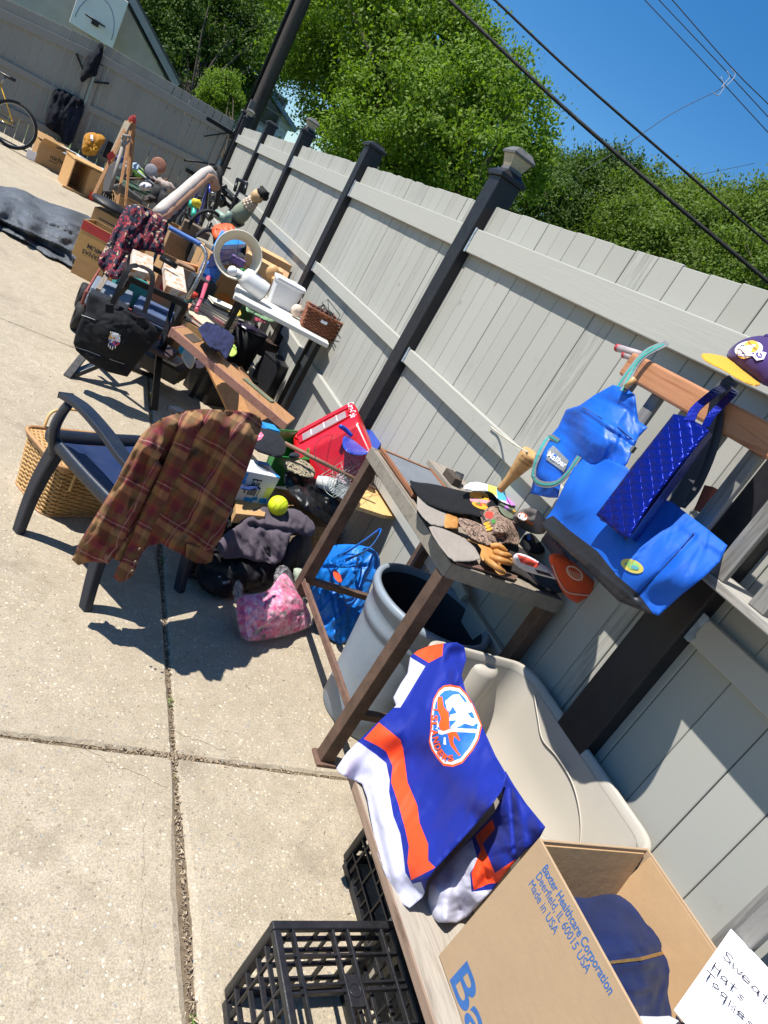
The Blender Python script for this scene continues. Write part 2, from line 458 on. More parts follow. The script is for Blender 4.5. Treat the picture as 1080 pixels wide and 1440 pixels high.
def text(body, origin, xdir, ydir, size, m, parent=None, name='lettering', thick=0.0006, bold=0.0, align='LEFT', sx=1.0, shear=0.0):
    cu = bpy.data.curves.new(name, 'FONT'); cu.body = body; cu.size = size; cu.extrude = thick; cu.offset = bold; cu.align_x = align; cu.shear = shear
    ob = bpy.data.objects.new(name, cu); COL.objects.link(ob)
    dg = bpy.context.evaluated_depsgraph_get(); me = bpy.data.meshes.new_from_object(ob.evaluated_get(dg)); bpy.data.objects.remove(ob)
    X = Vector(xdir).normalized(); Y = Vector(ydir); Y = (Y - X * Y.dot(X)).normalized(); Z = X.cross(Y)
    R = Matrix((X * sx, Y, Z)).transposed(); o3 = Vector(origin) + Z * (thick + 0.0001)
    b = base_of(parent) if parent is not None else Vector((0, 0, 0))
    for v in me.vertices: v.co = R @ v.co + o3 - b
    me.materials.clear(); me.materials.append(m); me.update()
    o = bpy.data.objects.new(name, me); COL.objects.link(o)
    if parent is not None: o.parent = parent
    return o
# ================================================================== THE SETTING
# ---- concrete paving with exposed pebbles, real joints between the slabs
def concrete_mat():
    m, n = newmat('pebbled_concrete'); c = n.coord('Object')
    f = n.noise(c, 0.9, 5, 0.6); f2 = n.noise(c, 14, 8, 0.75); f3 = n.noise(c, 230, 3, 0.6)
    base = n.ramp(f, [(0.3, H('#a79b87')), (0.7, H('#b8ac97'))])
    base = n.mix(n.ramp(f2, [(0.38, 0.55), (0.62, 0.0)]), base, H('#948972'))
    base = n.mix(n.ramp(f3, [(0.36, 0.5), (0.6, 0.0)]), base, H('#6d6459'))
    bumpn = None; peb = []
    for sc, thr, dn in ((48, 0.34, 0.40), (100, 0.40, 0.25)):
        warp = n.new('Mapping'); n.link(c, warp.inputs[0]); warp.inputs['Location'].default_value = (sc * .13, sc * .07, 0)
        wn = n.new('TexNoise'); wn.inputs['Scale'].default_value = sc * .5; n.link(c, wn.inputs['Vector'])
        vm = n.new('VectorMath', operation='MULTIPLY_ADD'); n.link(wn.outputs[1], vm.inputs[0]); vm.inputs[1].default_value = (0.012, 0.012, 0.0); n.link(warp.outputs[0], vm.inputs[2])
        v = n.new('TexVoronoi', feature='F1'); v.inputs['Scale'].default_value = sc; n.link(vm.outputs[0], v.inputs['Vector'])
        sep = n.new('SeparateColor'); n.link(v.outputs['Color'], sep.inputs[0])
        sizev = n.math('MULTIPLY', sep.outputs[1], thr)                      # every pebble its own size
        k = n.math('GREATER_THAN', sizev, v.outputs['Distance'])
        k = n.math('MULTIPLY', k, n.math('GREATER_THAN', sep.outputs[0], dn))
        pc = n.ramp(sep.outputs[2], [(0.0, H('#6b655f')), (0.09, H('#8a7c6c')), (0.22, H('#b5a68a')), (0.45, H('#c9bb9e')), (0.68, H('#a88f70')), (0.78, H('#d8cfbc')), (0.95, H('#7f868c'))], 'CONSTANT')
        base = n.mix(n.math('MULTIPLY', k, 0.6), base, pc)
        peb.append(n.math('MULTIPLY', k, n.math('SUBTRACT', sizev, v.outputs['Distance'])))
    # small stains
    st = n.ramp(n.noise(c, 3.1, 6, 0.7), [(0.56, 0.0), (0.70, 0.34)])
    base = n.mix(st, base, H('#5d544a'))
    n.link(base, n.b.inputs['Base Color']); n.b.inputs['Roughness'].default_value = 0.9; n.b.inputs['Specular IOR Level'].default_value = 0.25
    h = n.math('ADD', n.math('MULTIPLY', f3, 0.5), n.math('ADD', n.math('MULTIPLY', f2, 1.2), n.math('MULTIPLY', peb[0], 1.5)))
    n.bump(h, 0.55, 0.005); return m
CONC = concrete_mat()
pv = MB()
xs_ = [-9.2, -6.13, -2.70, 0.73, 1.98]; ys_ = [-5.34, -1.91, 1.52, 4.95, 8.38, 11.81, 15.2]
def slab_top(x0, x1, y0, y1):
    near = x1 > -3 and y0 < 6
    ring = resample([(x0, y0), (x1, y0), (x1, y1), (x0, y1)], 0.02 if near else 0.3)
    cx, cy = (x0 + x1) / 2, (y0 + y1) / 2; A = []; B = []
    for (x, y) in ring:
        j = 0.004 * noisy((x, y), 9, x0) + 0.003 * noisy((x, y), 31, y0) + max(0, noisy((x, y), 2.6, 3.3) - .35) * 0.03
        ix = 1 if abs(x - x0) < 1e-4 else -1 if abs(x - x1) < 1e-4 else 0; iy = 1 if abs(y - y0) < 1e-4 else -1 if abs(y - y1) < 1e-4 else 0
        A.append((x + ix * j, y + iy * j, -0.009)); k = 0.008 + abs(j)
        B.append((x + ix * (j + k), y + iy * (j + k), 0.0))
    n = len(ring)
    pv.add([(a[0], a[1], -0.09) for a in A] + A + B, [(i, (i + 1) % n, n + (i + 1) % n, n + i) for i in range(n)] + [(n + i, n + (i + 1) % n, 2 * n + (i + 1) % n, 2 * n + i) for i in range(n)] + [tuple(range(2 * n, 3 * n))], 0)
for i in range(len(xs_) - 1):
    for j in range(len(ys_) - 1):
        slab_top(xs_[i] + 0.0065, xs_[i + 1] - 0.0065, ys_[j] + 0.0045, ys_[j + 1] - 0.0045)
pv.build('pavement', CONC, kind='structure')
dirt = mat('joint_dirt', '#6d5f4c', 0.95, 0.35, 60, 0.8, 300)
MB().bx(-9.3, 2.05, -5.4, 15.2, -0.08, -0.012).build('ground_under_joints', dirt, kind='structure')
# chips, straw and grit in the joints
chipm = [mat('chip_a', '#8d7c66', 0.9), mat('chip_b', '#5b4a3a', 0.9), mat('chip_c', '#b7a68c', 0.9)]
ch = MB()
def chip(x, y, L, w_, z, mi):
    a = random.uniform(0, math.pi); R = Matrix.Rotation(a, 3, 'Z') @ Matrix.Rotation(random.uniform(-.4, .4), 3, 'X') @ Matrix.Rotation(random.uniform(-.35, .35), 3, 'Y')
    ch.box((x, y, z), (L, w_, 0.0015), R, mi)
for k in range(5200):
    if random.random() < 0.7:
        y = random.uniform(0.2, 8) ** 1.0; x = 0.73 + random.gauss(0, 0.0045)
    else:
        y = random.choice((1.52, 4.95)) + random.gauss(0, 0.005); x = random.uniform(-1.2, 1.7)
        if random.random() < 0.12: y += random.gauss(0, 0.03)
    chip(x, y, random.uniform(.003, .013), random.uniform(.0008, .003), random.uniform(-0.010, -0.001), random.choice((0, 0, 1, 2)))
for k in range(500):
    chip(random.uniform(-1, 1.7), random.uniform(0.3, 5), random.uniform(.003, .014), random.uniform(.0006, .0022), 0.0012, random.choice((0, 1, 2)))
ch.build('joint_debris', chipm, kind='stuff')
leafg = mat('weed_green', '#5d7a2c', 0.6, 0.3, 40)
def weed(x, y, r, n, label):
    mb = MB()
    for k in range(n):
        a = random.uniform(0, 6.28); L = r * random.uniform(.5, 1.1); e = random.uniform(.3, 1.1); ox, oy = random.gauss(0, r * .2), random.gauss(0, r * .5)
        d = Vector((math.cos(a) * math.cos(e), math.sin(a) * math.cos(e), math.sin(e))); s_ = Vector((-math.sin(a), math.cos(a), 0)) * L * .17
        b = Vector((x + ox * .4, y + oy, -0.012)); q = b + d * L * .55; t = b + d * L - Vector((0, 0, L * .15))
        mb.add([b, q + s_, t, q - s_], [(0, 1, 2, 3)])
    mb.build('weed', leafg, label=label, cat='weed', group='weeds growing in the paving joint')
weed(0.728, 1.76, .022, 26, 'small green weed in the long joint just beyond where two joints cross')
weed(0.732, 0.78, .016, 20, 'tiny weed in the long paving joint nearest the bottom of the photo')
weed(0.728, 1.45, .010, 9, 'single sprig in the long joint just this side of the crossing')
weed(0.735, 2.6, .022, 30, 'weeds in the joint in the shadow of the dark plastic chair')
weed(0.735, 4.62, .035, 36, 'leafy weed in the joint in front of the black tote bag')
weed(0.735, 4.25, .028, 28, 'low weed in the joint between the chair and the black tote bag')
hc = MB()
def hair(p0, p1, n_, amp, w_):
    pts = [Vector((p0[0] + (p1[0] - p0[0]) * t / n_, p0[1] + (p1[1] - p0[1]) * t / n_, .0008)) for t in range(n_ + 1)]
    d = (pts[-1] - pts[0]).normalized(); s_ = Vector((-d.y, d.x, 0)); pts = [p + s_ * (amp * noisy((i * .31, p0[0] * 7), 1, p0[1])) for i, p in enumerate(pts)]
    vs = []
    for i, p in enumerate(pts): k = w_ * (.4 + .8 * abs(noisy((i * .7, 3), 1, p0[0]))); vs += [p - s_ * k, p + s_ * k]
    hc.add(vs, [(2 * i, 2 * i + 1, 2 * i + 3, 2 * i + 2) for i in range(n_)])
hair((.635, 1.45), (.60, .30), 90, .012, .0005); hair((.73, 1.62), (.95, 1.54), 30, .02, .0010); hair((.45, 1.50), (.70, 1.40), 30, .02, .0009);
hc.build('hairline_cracks', dirt, kind='structure')
# spalled corner where four slabs meet
sp_ = MB(); rs_ = random.Random(3)
for k in range(260):
    a = rs_.gauss(0, .07); chx = .73 + a; chy = 1.52 + rs_.gauss(0, .012) + abs(a) * .1
    sp_.ball((chx, chy, -.002), rs_.uniform(.0015, .006), n=6, sq=(1.3, .9, .5), wob=.5)
sp_.build('spalled_grit', chipm, kind='stuff')
# big ground sheet out to the horizon
grassm = mat('far_grass', (0.06, 0.09, 0.03), 0.95, 0.4, 0.6, 0.3, 8)
MB().bx(-500, 500, -500, 500, -0.5, -0.10).build('ground', grassm, kind='structure')

# ---- painted boards
def paint_mat(name, c1, c2, wear='#8a8072', streak=0.5, axis='Z'):
    m, n = newmat(name); s = {'Z': (22, 22, 1.3), 'Y': (22, 1.3, 22), 'X': (1.3, 22, 22)}[axis]
    c0 = n.coord('Object'); c = n.coord('Object', scale=s)
    isl = n.new('NewGeometry').outputs['Random Per Island']
    base = n.mix(isl, H(c1), H(c2))
    g = n.noise(c, 1.6, 6, 0.65, 0.8)
    base = n.mix(n.math('MULTIPLY', n.ramp(g, [(0.56, 0.0), (0.78, 1.0)]), streak), base, H(wear))
    worn = n.math('GREATER_THAN', n.math('FRACT', n.math('MULTIPLY', isl, 37.7)), .94)
    base = n.mix(n.math('MULTIPLY', worn, n.ramp(n.noise(c, 3.2, 6, .7, .5), [(.42, .0), (.60, .5)])), base, H('#6f6c66'))
    k = n.noise(c0, 5.5, 7, 0.72)
    base = n.mix(n.math('MULTIPLY', n.ramp(k, [(0.60, 0.0), (0.70, 1.0)]), 0.35), base, H('#86837a'))
    kn = n.new('TexVoronoi'); kn.inputs['Scale'].default_value = 3.2; n.link(c0, kn.inputs['Vector'])
    base = n.mix(n.ramp(kn.outputs['Distance'], [(0.035, 0.45), (0.06, 0.0)]), base, H('#6e665a'))
    n.link(base, n.b.inputs['Base Color']); n.b.inputs['Roughness'].default_value = 0.7; n.b.inputs['Specular IOR Level'].default_value = 0.3
    n.bump(n.math('ADD', g, n.math('MULTIPLY', n.noise(c, 7, 4), 0.5)), 0.3, 0.003); return m
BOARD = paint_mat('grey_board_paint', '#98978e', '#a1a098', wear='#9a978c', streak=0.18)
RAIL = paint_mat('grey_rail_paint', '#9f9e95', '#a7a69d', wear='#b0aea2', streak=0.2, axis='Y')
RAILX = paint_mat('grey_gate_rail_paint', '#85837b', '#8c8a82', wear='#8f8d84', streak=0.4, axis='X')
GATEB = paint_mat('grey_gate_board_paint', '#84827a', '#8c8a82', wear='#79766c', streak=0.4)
BLACKP = mat('black_post_paint', '#1d1c20', 0.5, 0.25, 12, 0.25, 40, spec=0.4)
BLUEOLD = mat('pale_blue_old_paint', '#8794a0', 0.8, 0.3, 40, 0.6, 90)
CAPG = mat('weathered_cap_plastic', '#5b5a58', 0.6, 0.25, 30, 0.2, 80)
CAPLENS = mat('cap_lens', '#a99d86', 0.35, 0.2, 30, 0.1)
METAL = mat('black_hinge_metal', '#161618', 0.45, 0.2, 20, 0.15, 60, metal=0.6)

fence = thing('board_fence', 'sunlit grey board fence with three rails and black posts along the right side', 'fence', (1.8, 6, 0))
posts_y = [-1.25, 1.20, 3.67, 6.10, 8.70, 11.10, 13.55]
def boards(mb, y0, y1, x0, x1, z0, z1, along='y', bw=0.138, gap=0.003):
    y = y0
    while y < y1 - 0.01:
        b = random.uniform(.85, 1.08) * bw if random.random() < .8 else bw * .55
        e = min(y + b, y1); tx = random.uniform(-.0015, .0015); dz = random.uniform(-.004, .004); g = gap * random.uniform(.6, 1.5)
        if along == 'y': mb.bx(x0 + tx, x1 + tx, y + g / 2, e - g / 2, z0, z1 + dz)
        else: mb.bx(y + g / 2, e - g / 2, x0 + tx, x1 + tx, z0, z1 + dz)
        y = e
for i in range(len(posts_y) - 1):
    a, b = posts_y[i] + .07, posts_y[i + 1] - .07
    mb = MB(); boards(mb, a - .068, b + .068, 1.800, 1.818, 0.03, 2.062)
    mb.build('board_panel', BOARD, fence, bevel=0.002, seg=1)
    for zt, hh in ((1.92, .13), (1.195, .085), (0.585, .085)):
        r = MB(); dzr = random.uniform(-.006, .006)
        n_ = 14
        r.box((1.780, (a + b) / 2, zt - hh / 2 + dzr), (.038, b - a - .012, hh), Matrix.Rotation(random.uniform(-.002, .002), 3, 'X'))
        r.build('rail', RAIL, fence, bevel=0.004)
        # flakes of old blue paint squeezed out at the far end of each rail
        r = MB(); pts_ = []
        for k in range(15):
            zz_ = zt + dzr + .004 - (hh + .006) * k / 14; pts_.append((zz_, b - .018 - .020 * abs(noisy((k * .9, i), 1.3, zt))))
        r.slab([(1.7565, y_, z_) for z_, y_ in pts_] + [(1.7565, b - .001, zt + dzr - hh - .002), (1.7565, b - .001, zt + dzr + .004)], (.0035, 0, 0))
        r.build('old_paint_flakes', BLUEOLD, fence)
for i, y in enumerate(posts_y):
    mb = MB(); hz = 2.20
    mb.box((1.81, y, hz / 2 - .05), (.14, .14, hz + .1))
    p = mb.build('post', BLACKP, fence, bevel=0.006)
    c = MB()
    c.bx(1.725, 1.895, y - .085, y + .085, hz - .003, hz + .022)
    c.add([(1.73, y - .08, hz + .022), (1.89, y - .08, hz + .022), (1.89, y + .08, hz + .022), (1.73, y + .08, hz + .022), (1.765, y - .045, hz + .05), (1.855, y - .045, hz + .05), (1.855, y + .045, hz + .05), (1.765, y + .045, hz + .05)],
          [(0, 1, 5, 4), (1, 2, 6, 5), (2, 3, 7, 6), (3, 0, 4, 7), (4, 5, 6, 7)])
    c2 = c.build('post_cap', BLACKP, fence, bevel=0.003)
    if i in (2, 4, 0, 6):
        s_ = MB(); z = hz + .05
        def rg(h, r): return [(1.81 - r, y - r, h), (1.81 + r, y - r, h), (1.81 + r, y + r, h), (1.81 - r, y + r, h)]
        def stack(mb2, lv, mi):
            for (h0, r0), (h1, r1) in zip(lv[:-1], lv[1:]):
                mb2.add(rg(h0, r0) + rg(h1, r1), [(0, 1, 5, 4), (1, 2, 6, 5), (2, 3, 7, 6), (3, 0, 4, 7)], mi)
        stack(s_, [(z, .045), (z + .02, .042), (z + .022, .035)], 0)
        stack(s_, [(z + .012, .040), (z + .075, .062)], 1)
        stack(s_, [(z + .073, .070), (z + .085, .072), (z + .115, .045), (z + .125, .001)], 0)
        s_.add(rg(z + .073, .070), [(3, 2, 1, 0)], 0)
        s_.build('solar_lamp_cap', [CAPG, CAPLENS], fence)

# ---- double gate across the far end, in its own shade
GY = 13.70
gate = thing('yard_gate', 'wide grey board double gate closing the far end of the yard, in shade', 'gate', (0, GY, 0))
def gz(x): return 1.0 if x > -0.6 else 1.0 - 0.0
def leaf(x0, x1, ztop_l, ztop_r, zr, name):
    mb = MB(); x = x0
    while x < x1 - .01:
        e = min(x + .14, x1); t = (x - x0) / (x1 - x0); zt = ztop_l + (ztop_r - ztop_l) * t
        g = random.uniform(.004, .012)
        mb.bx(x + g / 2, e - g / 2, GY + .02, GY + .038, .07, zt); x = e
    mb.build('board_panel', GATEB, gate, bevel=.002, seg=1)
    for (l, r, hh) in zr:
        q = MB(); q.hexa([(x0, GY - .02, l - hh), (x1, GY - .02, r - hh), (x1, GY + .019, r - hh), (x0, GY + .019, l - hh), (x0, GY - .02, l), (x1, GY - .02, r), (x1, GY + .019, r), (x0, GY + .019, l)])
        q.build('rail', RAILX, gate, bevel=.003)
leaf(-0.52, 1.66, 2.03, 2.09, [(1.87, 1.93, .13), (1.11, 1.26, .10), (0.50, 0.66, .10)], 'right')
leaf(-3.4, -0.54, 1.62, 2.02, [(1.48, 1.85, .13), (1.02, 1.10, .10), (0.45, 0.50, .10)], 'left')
q = MB()
for x in (-.60, -.48): q.bx(x - .035, x + .035, GY - .021, GY + .018, .08, 1.72)
q.build('meeting_stile', RAILX, gate, bevel=.003)
q = MB(); q.bx(1.50, 1.62, GY - .022, GY + .018, .1, 1.80); q.build('hinge_stile', GATEB, gate, bevel=.003)
for zt in (1.88, 0.98):
    q = MB(); q.bx(1.22, 1.70, GY - .034, GY - .024, zt - .03, zt + .03); q.beam((1.28, GY - .05, zt - .28), (1.62, GY - .05, zt - .02), .02, .02); q.tube([(1.70, GY - .05, zt - .08), (1.70, GY - .05, zt + .08)], .022, 8)
    q.build('strap_hinge', METAL, gate)
q = MB(); q.beam((-.62, GY - .05, 1.45), (-.85, GY - .05, 1.68), .03, .03); q.beam((-.30, GY - .05, 1.55), (-.50, GY - .05, 1.45), .03, .03); q.beam((-.70, GY - .06, 1.72), (-.52, GY - .06, 1.76), .02, .03); q.build('latch_bracket', METAL, gate)
gp = thing('gate_post', 'thick black gate post at the corner where gate and fence meet', 'post', (1.80, GY, 0))
q = MB(); q.bx(1.71, 1.90, GY - .08, GY + .12, -.1, 2.28); q.build('shaft', BLACKP, gp, bevel=.006)
q = MB(); q.bx(1.69, 1.92, GY - .10, GY + .14, 2.28, 2.31); q.bx(1.76, 1.85, GY - .03, GY + .06, 2.31, 2.52); q.build('cap', CAPG, gp, bevel=.004)
q = MB()
for z in (.3, .7, 1.1, 1.5, 1.9, 2.05): q.disc((1.708, GY, z), .015, 8, (-1, 0, 0), .01)
q.build('bolt', METAL, gp)

# ---- what stands beyond the yard
STUC = mat('grey_stucco', '#c6bcaf', 0.95, 0.1, 3, 0.8, 60, 0.02)
TRIMW = mat('pale_trim', '#9fa1a3', 0.6, 0.12, 4)
ROOFG = mat('grey_shingle', '#5c5d60', 0.9, 0.3, 18, 0.8, 40, 0.02)
gar = thing('garage', 'neighbouring garage with grey stucco gable wall, behind the left half of the gate', 'garage', (-1, 21, 0))
GR = 21.0
A_ = W(184, 0, y=GR); B_ = W(245, 117, y=GR)
sl = (B_ - A_); ext_top = A_ - sl * 0.6; ext_bot = B_ + sl * .05
q = MB(); q.slab([(-9, GR, -.2), (ext_bot.x - .12, GR, -.2), (ext_bot.x - .12, GR, ext_bot.z - .1), (ext_top.x - .12, GR, ext_top.z - .1), (-9, GR, ext_top.z - .1 - (ext_top.x + 9) * 0.35)], (0, 5, 0)); q.build('wall', STUC, gar)
q = MB(); q.beam(ext_top + Vector((0, -.2, .02)), ext_bot + Vector((0, -.2, .02)), .04, .16, (0, 0, 1)); q.build('barge_board', TRIMW, gar)
q = MB(); q.slab([ext_top + Vector((0, -.25, .10)), ext_bot + Vector((.05, -.25, .10)), ext_bot + Vector((.05, 5.2, .10)), ext_top + Vector((0, 5.2, .10))], (0, 0, .06)); q.build('roof', ROOFG, gar)
bb = thing('basketball_hoop', 'white basketball backboard with a hoop, fixed to the stucco gable', 'basketball hoop', (-1, GR - .4, 0))
BBM = mat('backboard_white', '#f3efe8', 0.4, 0.06, 3, 0.05); RIMM = mat('hoop_rim', '#2a2222', 0.5)
ys2 = GR - .45
TR, BR_, BL_ = W(181, 3, y=ys2), W(158, 69, y=ys2), W(97, 31, y=ys2); TL_ = BL_ + (TR - BR_)
q = MB(); q.slab([BL_, BR_, TR, TL_], (0, .05, 0)); q.build('backboard', BBM, bb, bevel=.01)
q = MB(); cbb = (BL_ * .5 + BR_ * .5) + (TL_ - BL_) * .30
q.tube([cbb + Vector((math.cos(a) * .22, -.26 + math.sin(a) * .22, 0)) for a in np.linspace(0, 6.283, 24, endpoint=False)], .014, 6, closed=True)
q.beam(cbb + Vector((0, 0, -.04)), cbb + Vector((0, -.06, -.04)), .15, .10); q.build('rim', RIMM, bb)
q = MB(); arc = [BL_ + (BR_ - BL_) * (.5 + .42 * math.cos(a)) + (TL_ - BL_) * (.15 + .62 * math.sin(a)) - Vector((0, .004, 0)) for a in np.linspace(0, math.pi, 22)]
q.tube(arc, .009, 5); q.build('painted_arc', mat('faded_arc', '#8794ab', .6), bb)
q = MB(); q.bx(cbb.x - .06, cbb.x + .06, ys2 + .05, GR, cbb.z - .3, cbb.z + .3); q.build('bracket', METAL, bb)
hs = thing('white_house', 'white clapboard house gable with one dark window, far off beyond the utility pole', 'house', (4, 36, 0))
HY = 36
WH = mat('white_siding', '#e6e9ec', 0.7, 0.06, 3, 0.1); BLT = mat('blue_grey_trim', '#8fa3b8', .6, .1)
apex = W(372, 125, y=HY); ev = W(410, 172, y=HY); lft = W(340, 140, y=HY)
q = MB(); q.slab([(apex.x - 6, HY, -.2), (ev.x, HY, -.2), (ev.x, HY, ev.z), apex, (apex.x - 3.4, HY, ev.z), (apex.x - 6, HY, ev.z)], (0, 7, 0))
k = 0
zz = .4
q.build('wall', WH, hs)
q = MB(); zz = .2
while zz < apex.z - .6:
    q.bx(apex.x - 5.9, ev.x - .05, HY - .03, HY - .005, zz, zz + .012) if zz < ev.z else q.bx(apex.x - (apex.z - zz) * 1.2, apex.x + (apex.z - zz) * (ev.x - apex.x) / (apex.z - ev.z), HY - .03, HY - .005, zz, zz + .012)
    zz += .22
q.build('siding_lap', BLT, hs)
q = MB(); q.slab([apex + Vector((0, -.4, 0)), ev + Vector((.3, -.4, -.3)), ev + Vector((.3, 7.4, -.3)), apex + Vector((0, 7.4, 0))], (0, 0, .18))
q.slab([apex + Vector((0, -.4, 0)), Vector((apex.x - 3.7, HY - .4, ev.z - .3)), Vector((apex.x - 3.7, HY + 7.4, ev.z - .3)), apex + Vector((0, 7.4, 0))], (0, 0, .18)); q.build('roof', BLT, hs)
wc = W(382, 155, y=HY - .05); q = MB(); q.bx(wc.x - .50, wc.x + .50, HY - .08, HY - .04, wc.z - .75, wc.z + .75)
wf = q.build('window', TRIMW, hs); q = MB(); q.bx(wc.x - .40, wc.x + .40, HY - .09, HY - .082, wc.z - .66, wc.z - .04); q.bx(wc.x - .40, wc.x + .40, HY - .09, HY - .082, wc.z + .04, wc.z + .66)
q.build('pane', mat('dark_glass', '#1b2026', .1, .1), wf)

# ---- utility pole and wires
POLE = woodmat('pole_wood', '#4c443e', '#2b2623', 1, 'Z', .9, .6)
PX = 2.03; PY = W(361, 150, x=2.03).y
up_ = thing('utility_pole', 'tall dark wooden utility pole behind the corner of the fence', 'utility pole', (PX, PY, 0))
q = MB(); q.lathe((PX, PY, -.3), [(.155, 0), (.15, 2), (.14, 5), (.13, 9.0), (.0001, 9.0)], 18); q.build('shaft', POLE, up_)
q = MB(); q.tube([(PX - .16, PY - .05, 0), (PX - .148, PY - .05, 8.6)], .03, 8); q.build('conduit', METAL, up_)
WIRE = mat('black_cable', '#060607', 0.85, .1, 5, 0)
WIREG = mat('thin_wire', '#2b3340', 0.6, .1, 5, 0)
def wire(name, pts, r, label, m=WIRE, sag=0.0, **kw):
    P = [W(a, b, d=c) for a, b, c in pts]
    P = [P[0] + (P[0] - P[1]).normalized() * 2.0] + P + [P[-1] + (P[-1] - P[-2]).normalized() * 2.0]
    q = MB(); q.tube(bez(P, 30), r, 7); return q.build(name, m, label=label, cat='cable', **kw)
wire('overhead_cable', [(632, 0, 9.0), (774, 134, 8.4), (920, 262, 7.9), (1080, 396, 7.5)], .023, 'thickest black overhead cable, crossing down to the right over the trees')
wire('overhead_cable', [(693, -3, 11), (800, 98, 10.7), (930, 212, 10.3), (1080, 342, 10)], .020, 'second black overhead cable, just above the thickest one')
wire('overhead_wire', [(666, 45, 14), (774, 134, 14), (860, 212, 14), (955, 292, 14)], .0055, 'hair thin wire crossing behind the thickest cable', WIREG)
wg = 'three parallel wires in the top right sky'
wire('overhead_wire', [(905, -2, 16), (990, 88, 16), (1080, 186, 16)], .011, 'lowest of the three parallel wires in the top right of the sky', WIREG, group=wg)
wire('overhead_wire', [(925, -2, 16), (1010, 88, 16), (1080, 164, 16)], .011, 'middle of the three parallel wires in the top right of the sky', WIREG, group=wg)
wire('overhead_wire', [(944, -2, 16), (1030, 96, 16), (1080, 146, 16)], .012, 'topmost of the three parallel wires in the top right of the sky', WIREG, group=wg)
sdp = thing('service_drop', 'thin service wire running down left from the white splice on the three wires', 'cable', W(1015, 122, d=16))
q = MB(); q.tube(bez([W(a, b, d=16.05) for a, b in ((1018, 122), (1000, 132), (985, 139), (940, 163), (868, 212), (812, 246))], 30), .0085, 6); q.build('wire', WIREG, sdp)
q = MB()
for pts in (((1014, 124), (1020, 116), (1026, 108), (1022, 100)), ((1020, 122), (1030, 112), (1034, 104), (1028, 97)), ((1003, 130), (1010, 134), (1018, 122), (1014, 108))):
    q.tube(bez([W(a, b, d=15.95) for a, b in pts], 12), .008, 6)
q.build('splice', mat('splice_white', '#9a959a', .5), sdp)
wire('overhead_wire', [(895, 268, 20), (925, 258, 20), (968, 249, 20)], .008, 'short length of thin wire just above the right hand trees', WIREG)

# ---- trees
def leafmat(name, c1, c2, c3, tr=0.25):
    m, n = newmat(name); isl = n.new('NewGeometry').outputs['Random Per Island']; c = n.coord('Object')
    cc = n.ramp(isl, [(0.0, c1), (0.55, c2), (1.0, c3)])
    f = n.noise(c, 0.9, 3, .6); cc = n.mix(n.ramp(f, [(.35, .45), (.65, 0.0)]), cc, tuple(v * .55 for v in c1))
    n.link(cc, n.b.inputs['Base Color']); n.b.inputs['Roughness'].default_value = .6; n.b.inputs['Specular IOR Level'].default_value = .22
    t = n.new('BsdfTranslucent'); n.link(n.mix(1.0, cc, (1.25, 1.35, .5), 'MULTIPLY'), t.inputs[0])
    mx = n.new('MixShader'); mx.inputs[0].default_value = tr; n.link(n.b.outputs[0], mx.inputs[1]); n.link(t.outputs[0], mx.inputs[2])
    n.link(mx.outputs[0], n.n['Material Output'].inputs[0]); return m
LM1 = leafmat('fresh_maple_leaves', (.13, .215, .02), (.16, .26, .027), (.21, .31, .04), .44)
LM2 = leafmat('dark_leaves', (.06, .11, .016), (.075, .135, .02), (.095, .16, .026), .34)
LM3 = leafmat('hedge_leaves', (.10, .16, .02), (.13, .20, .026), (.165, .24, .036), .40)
BARK = woodmat('bark', '#564c40', '#2d2620', 1, 'Z', .95, .8)
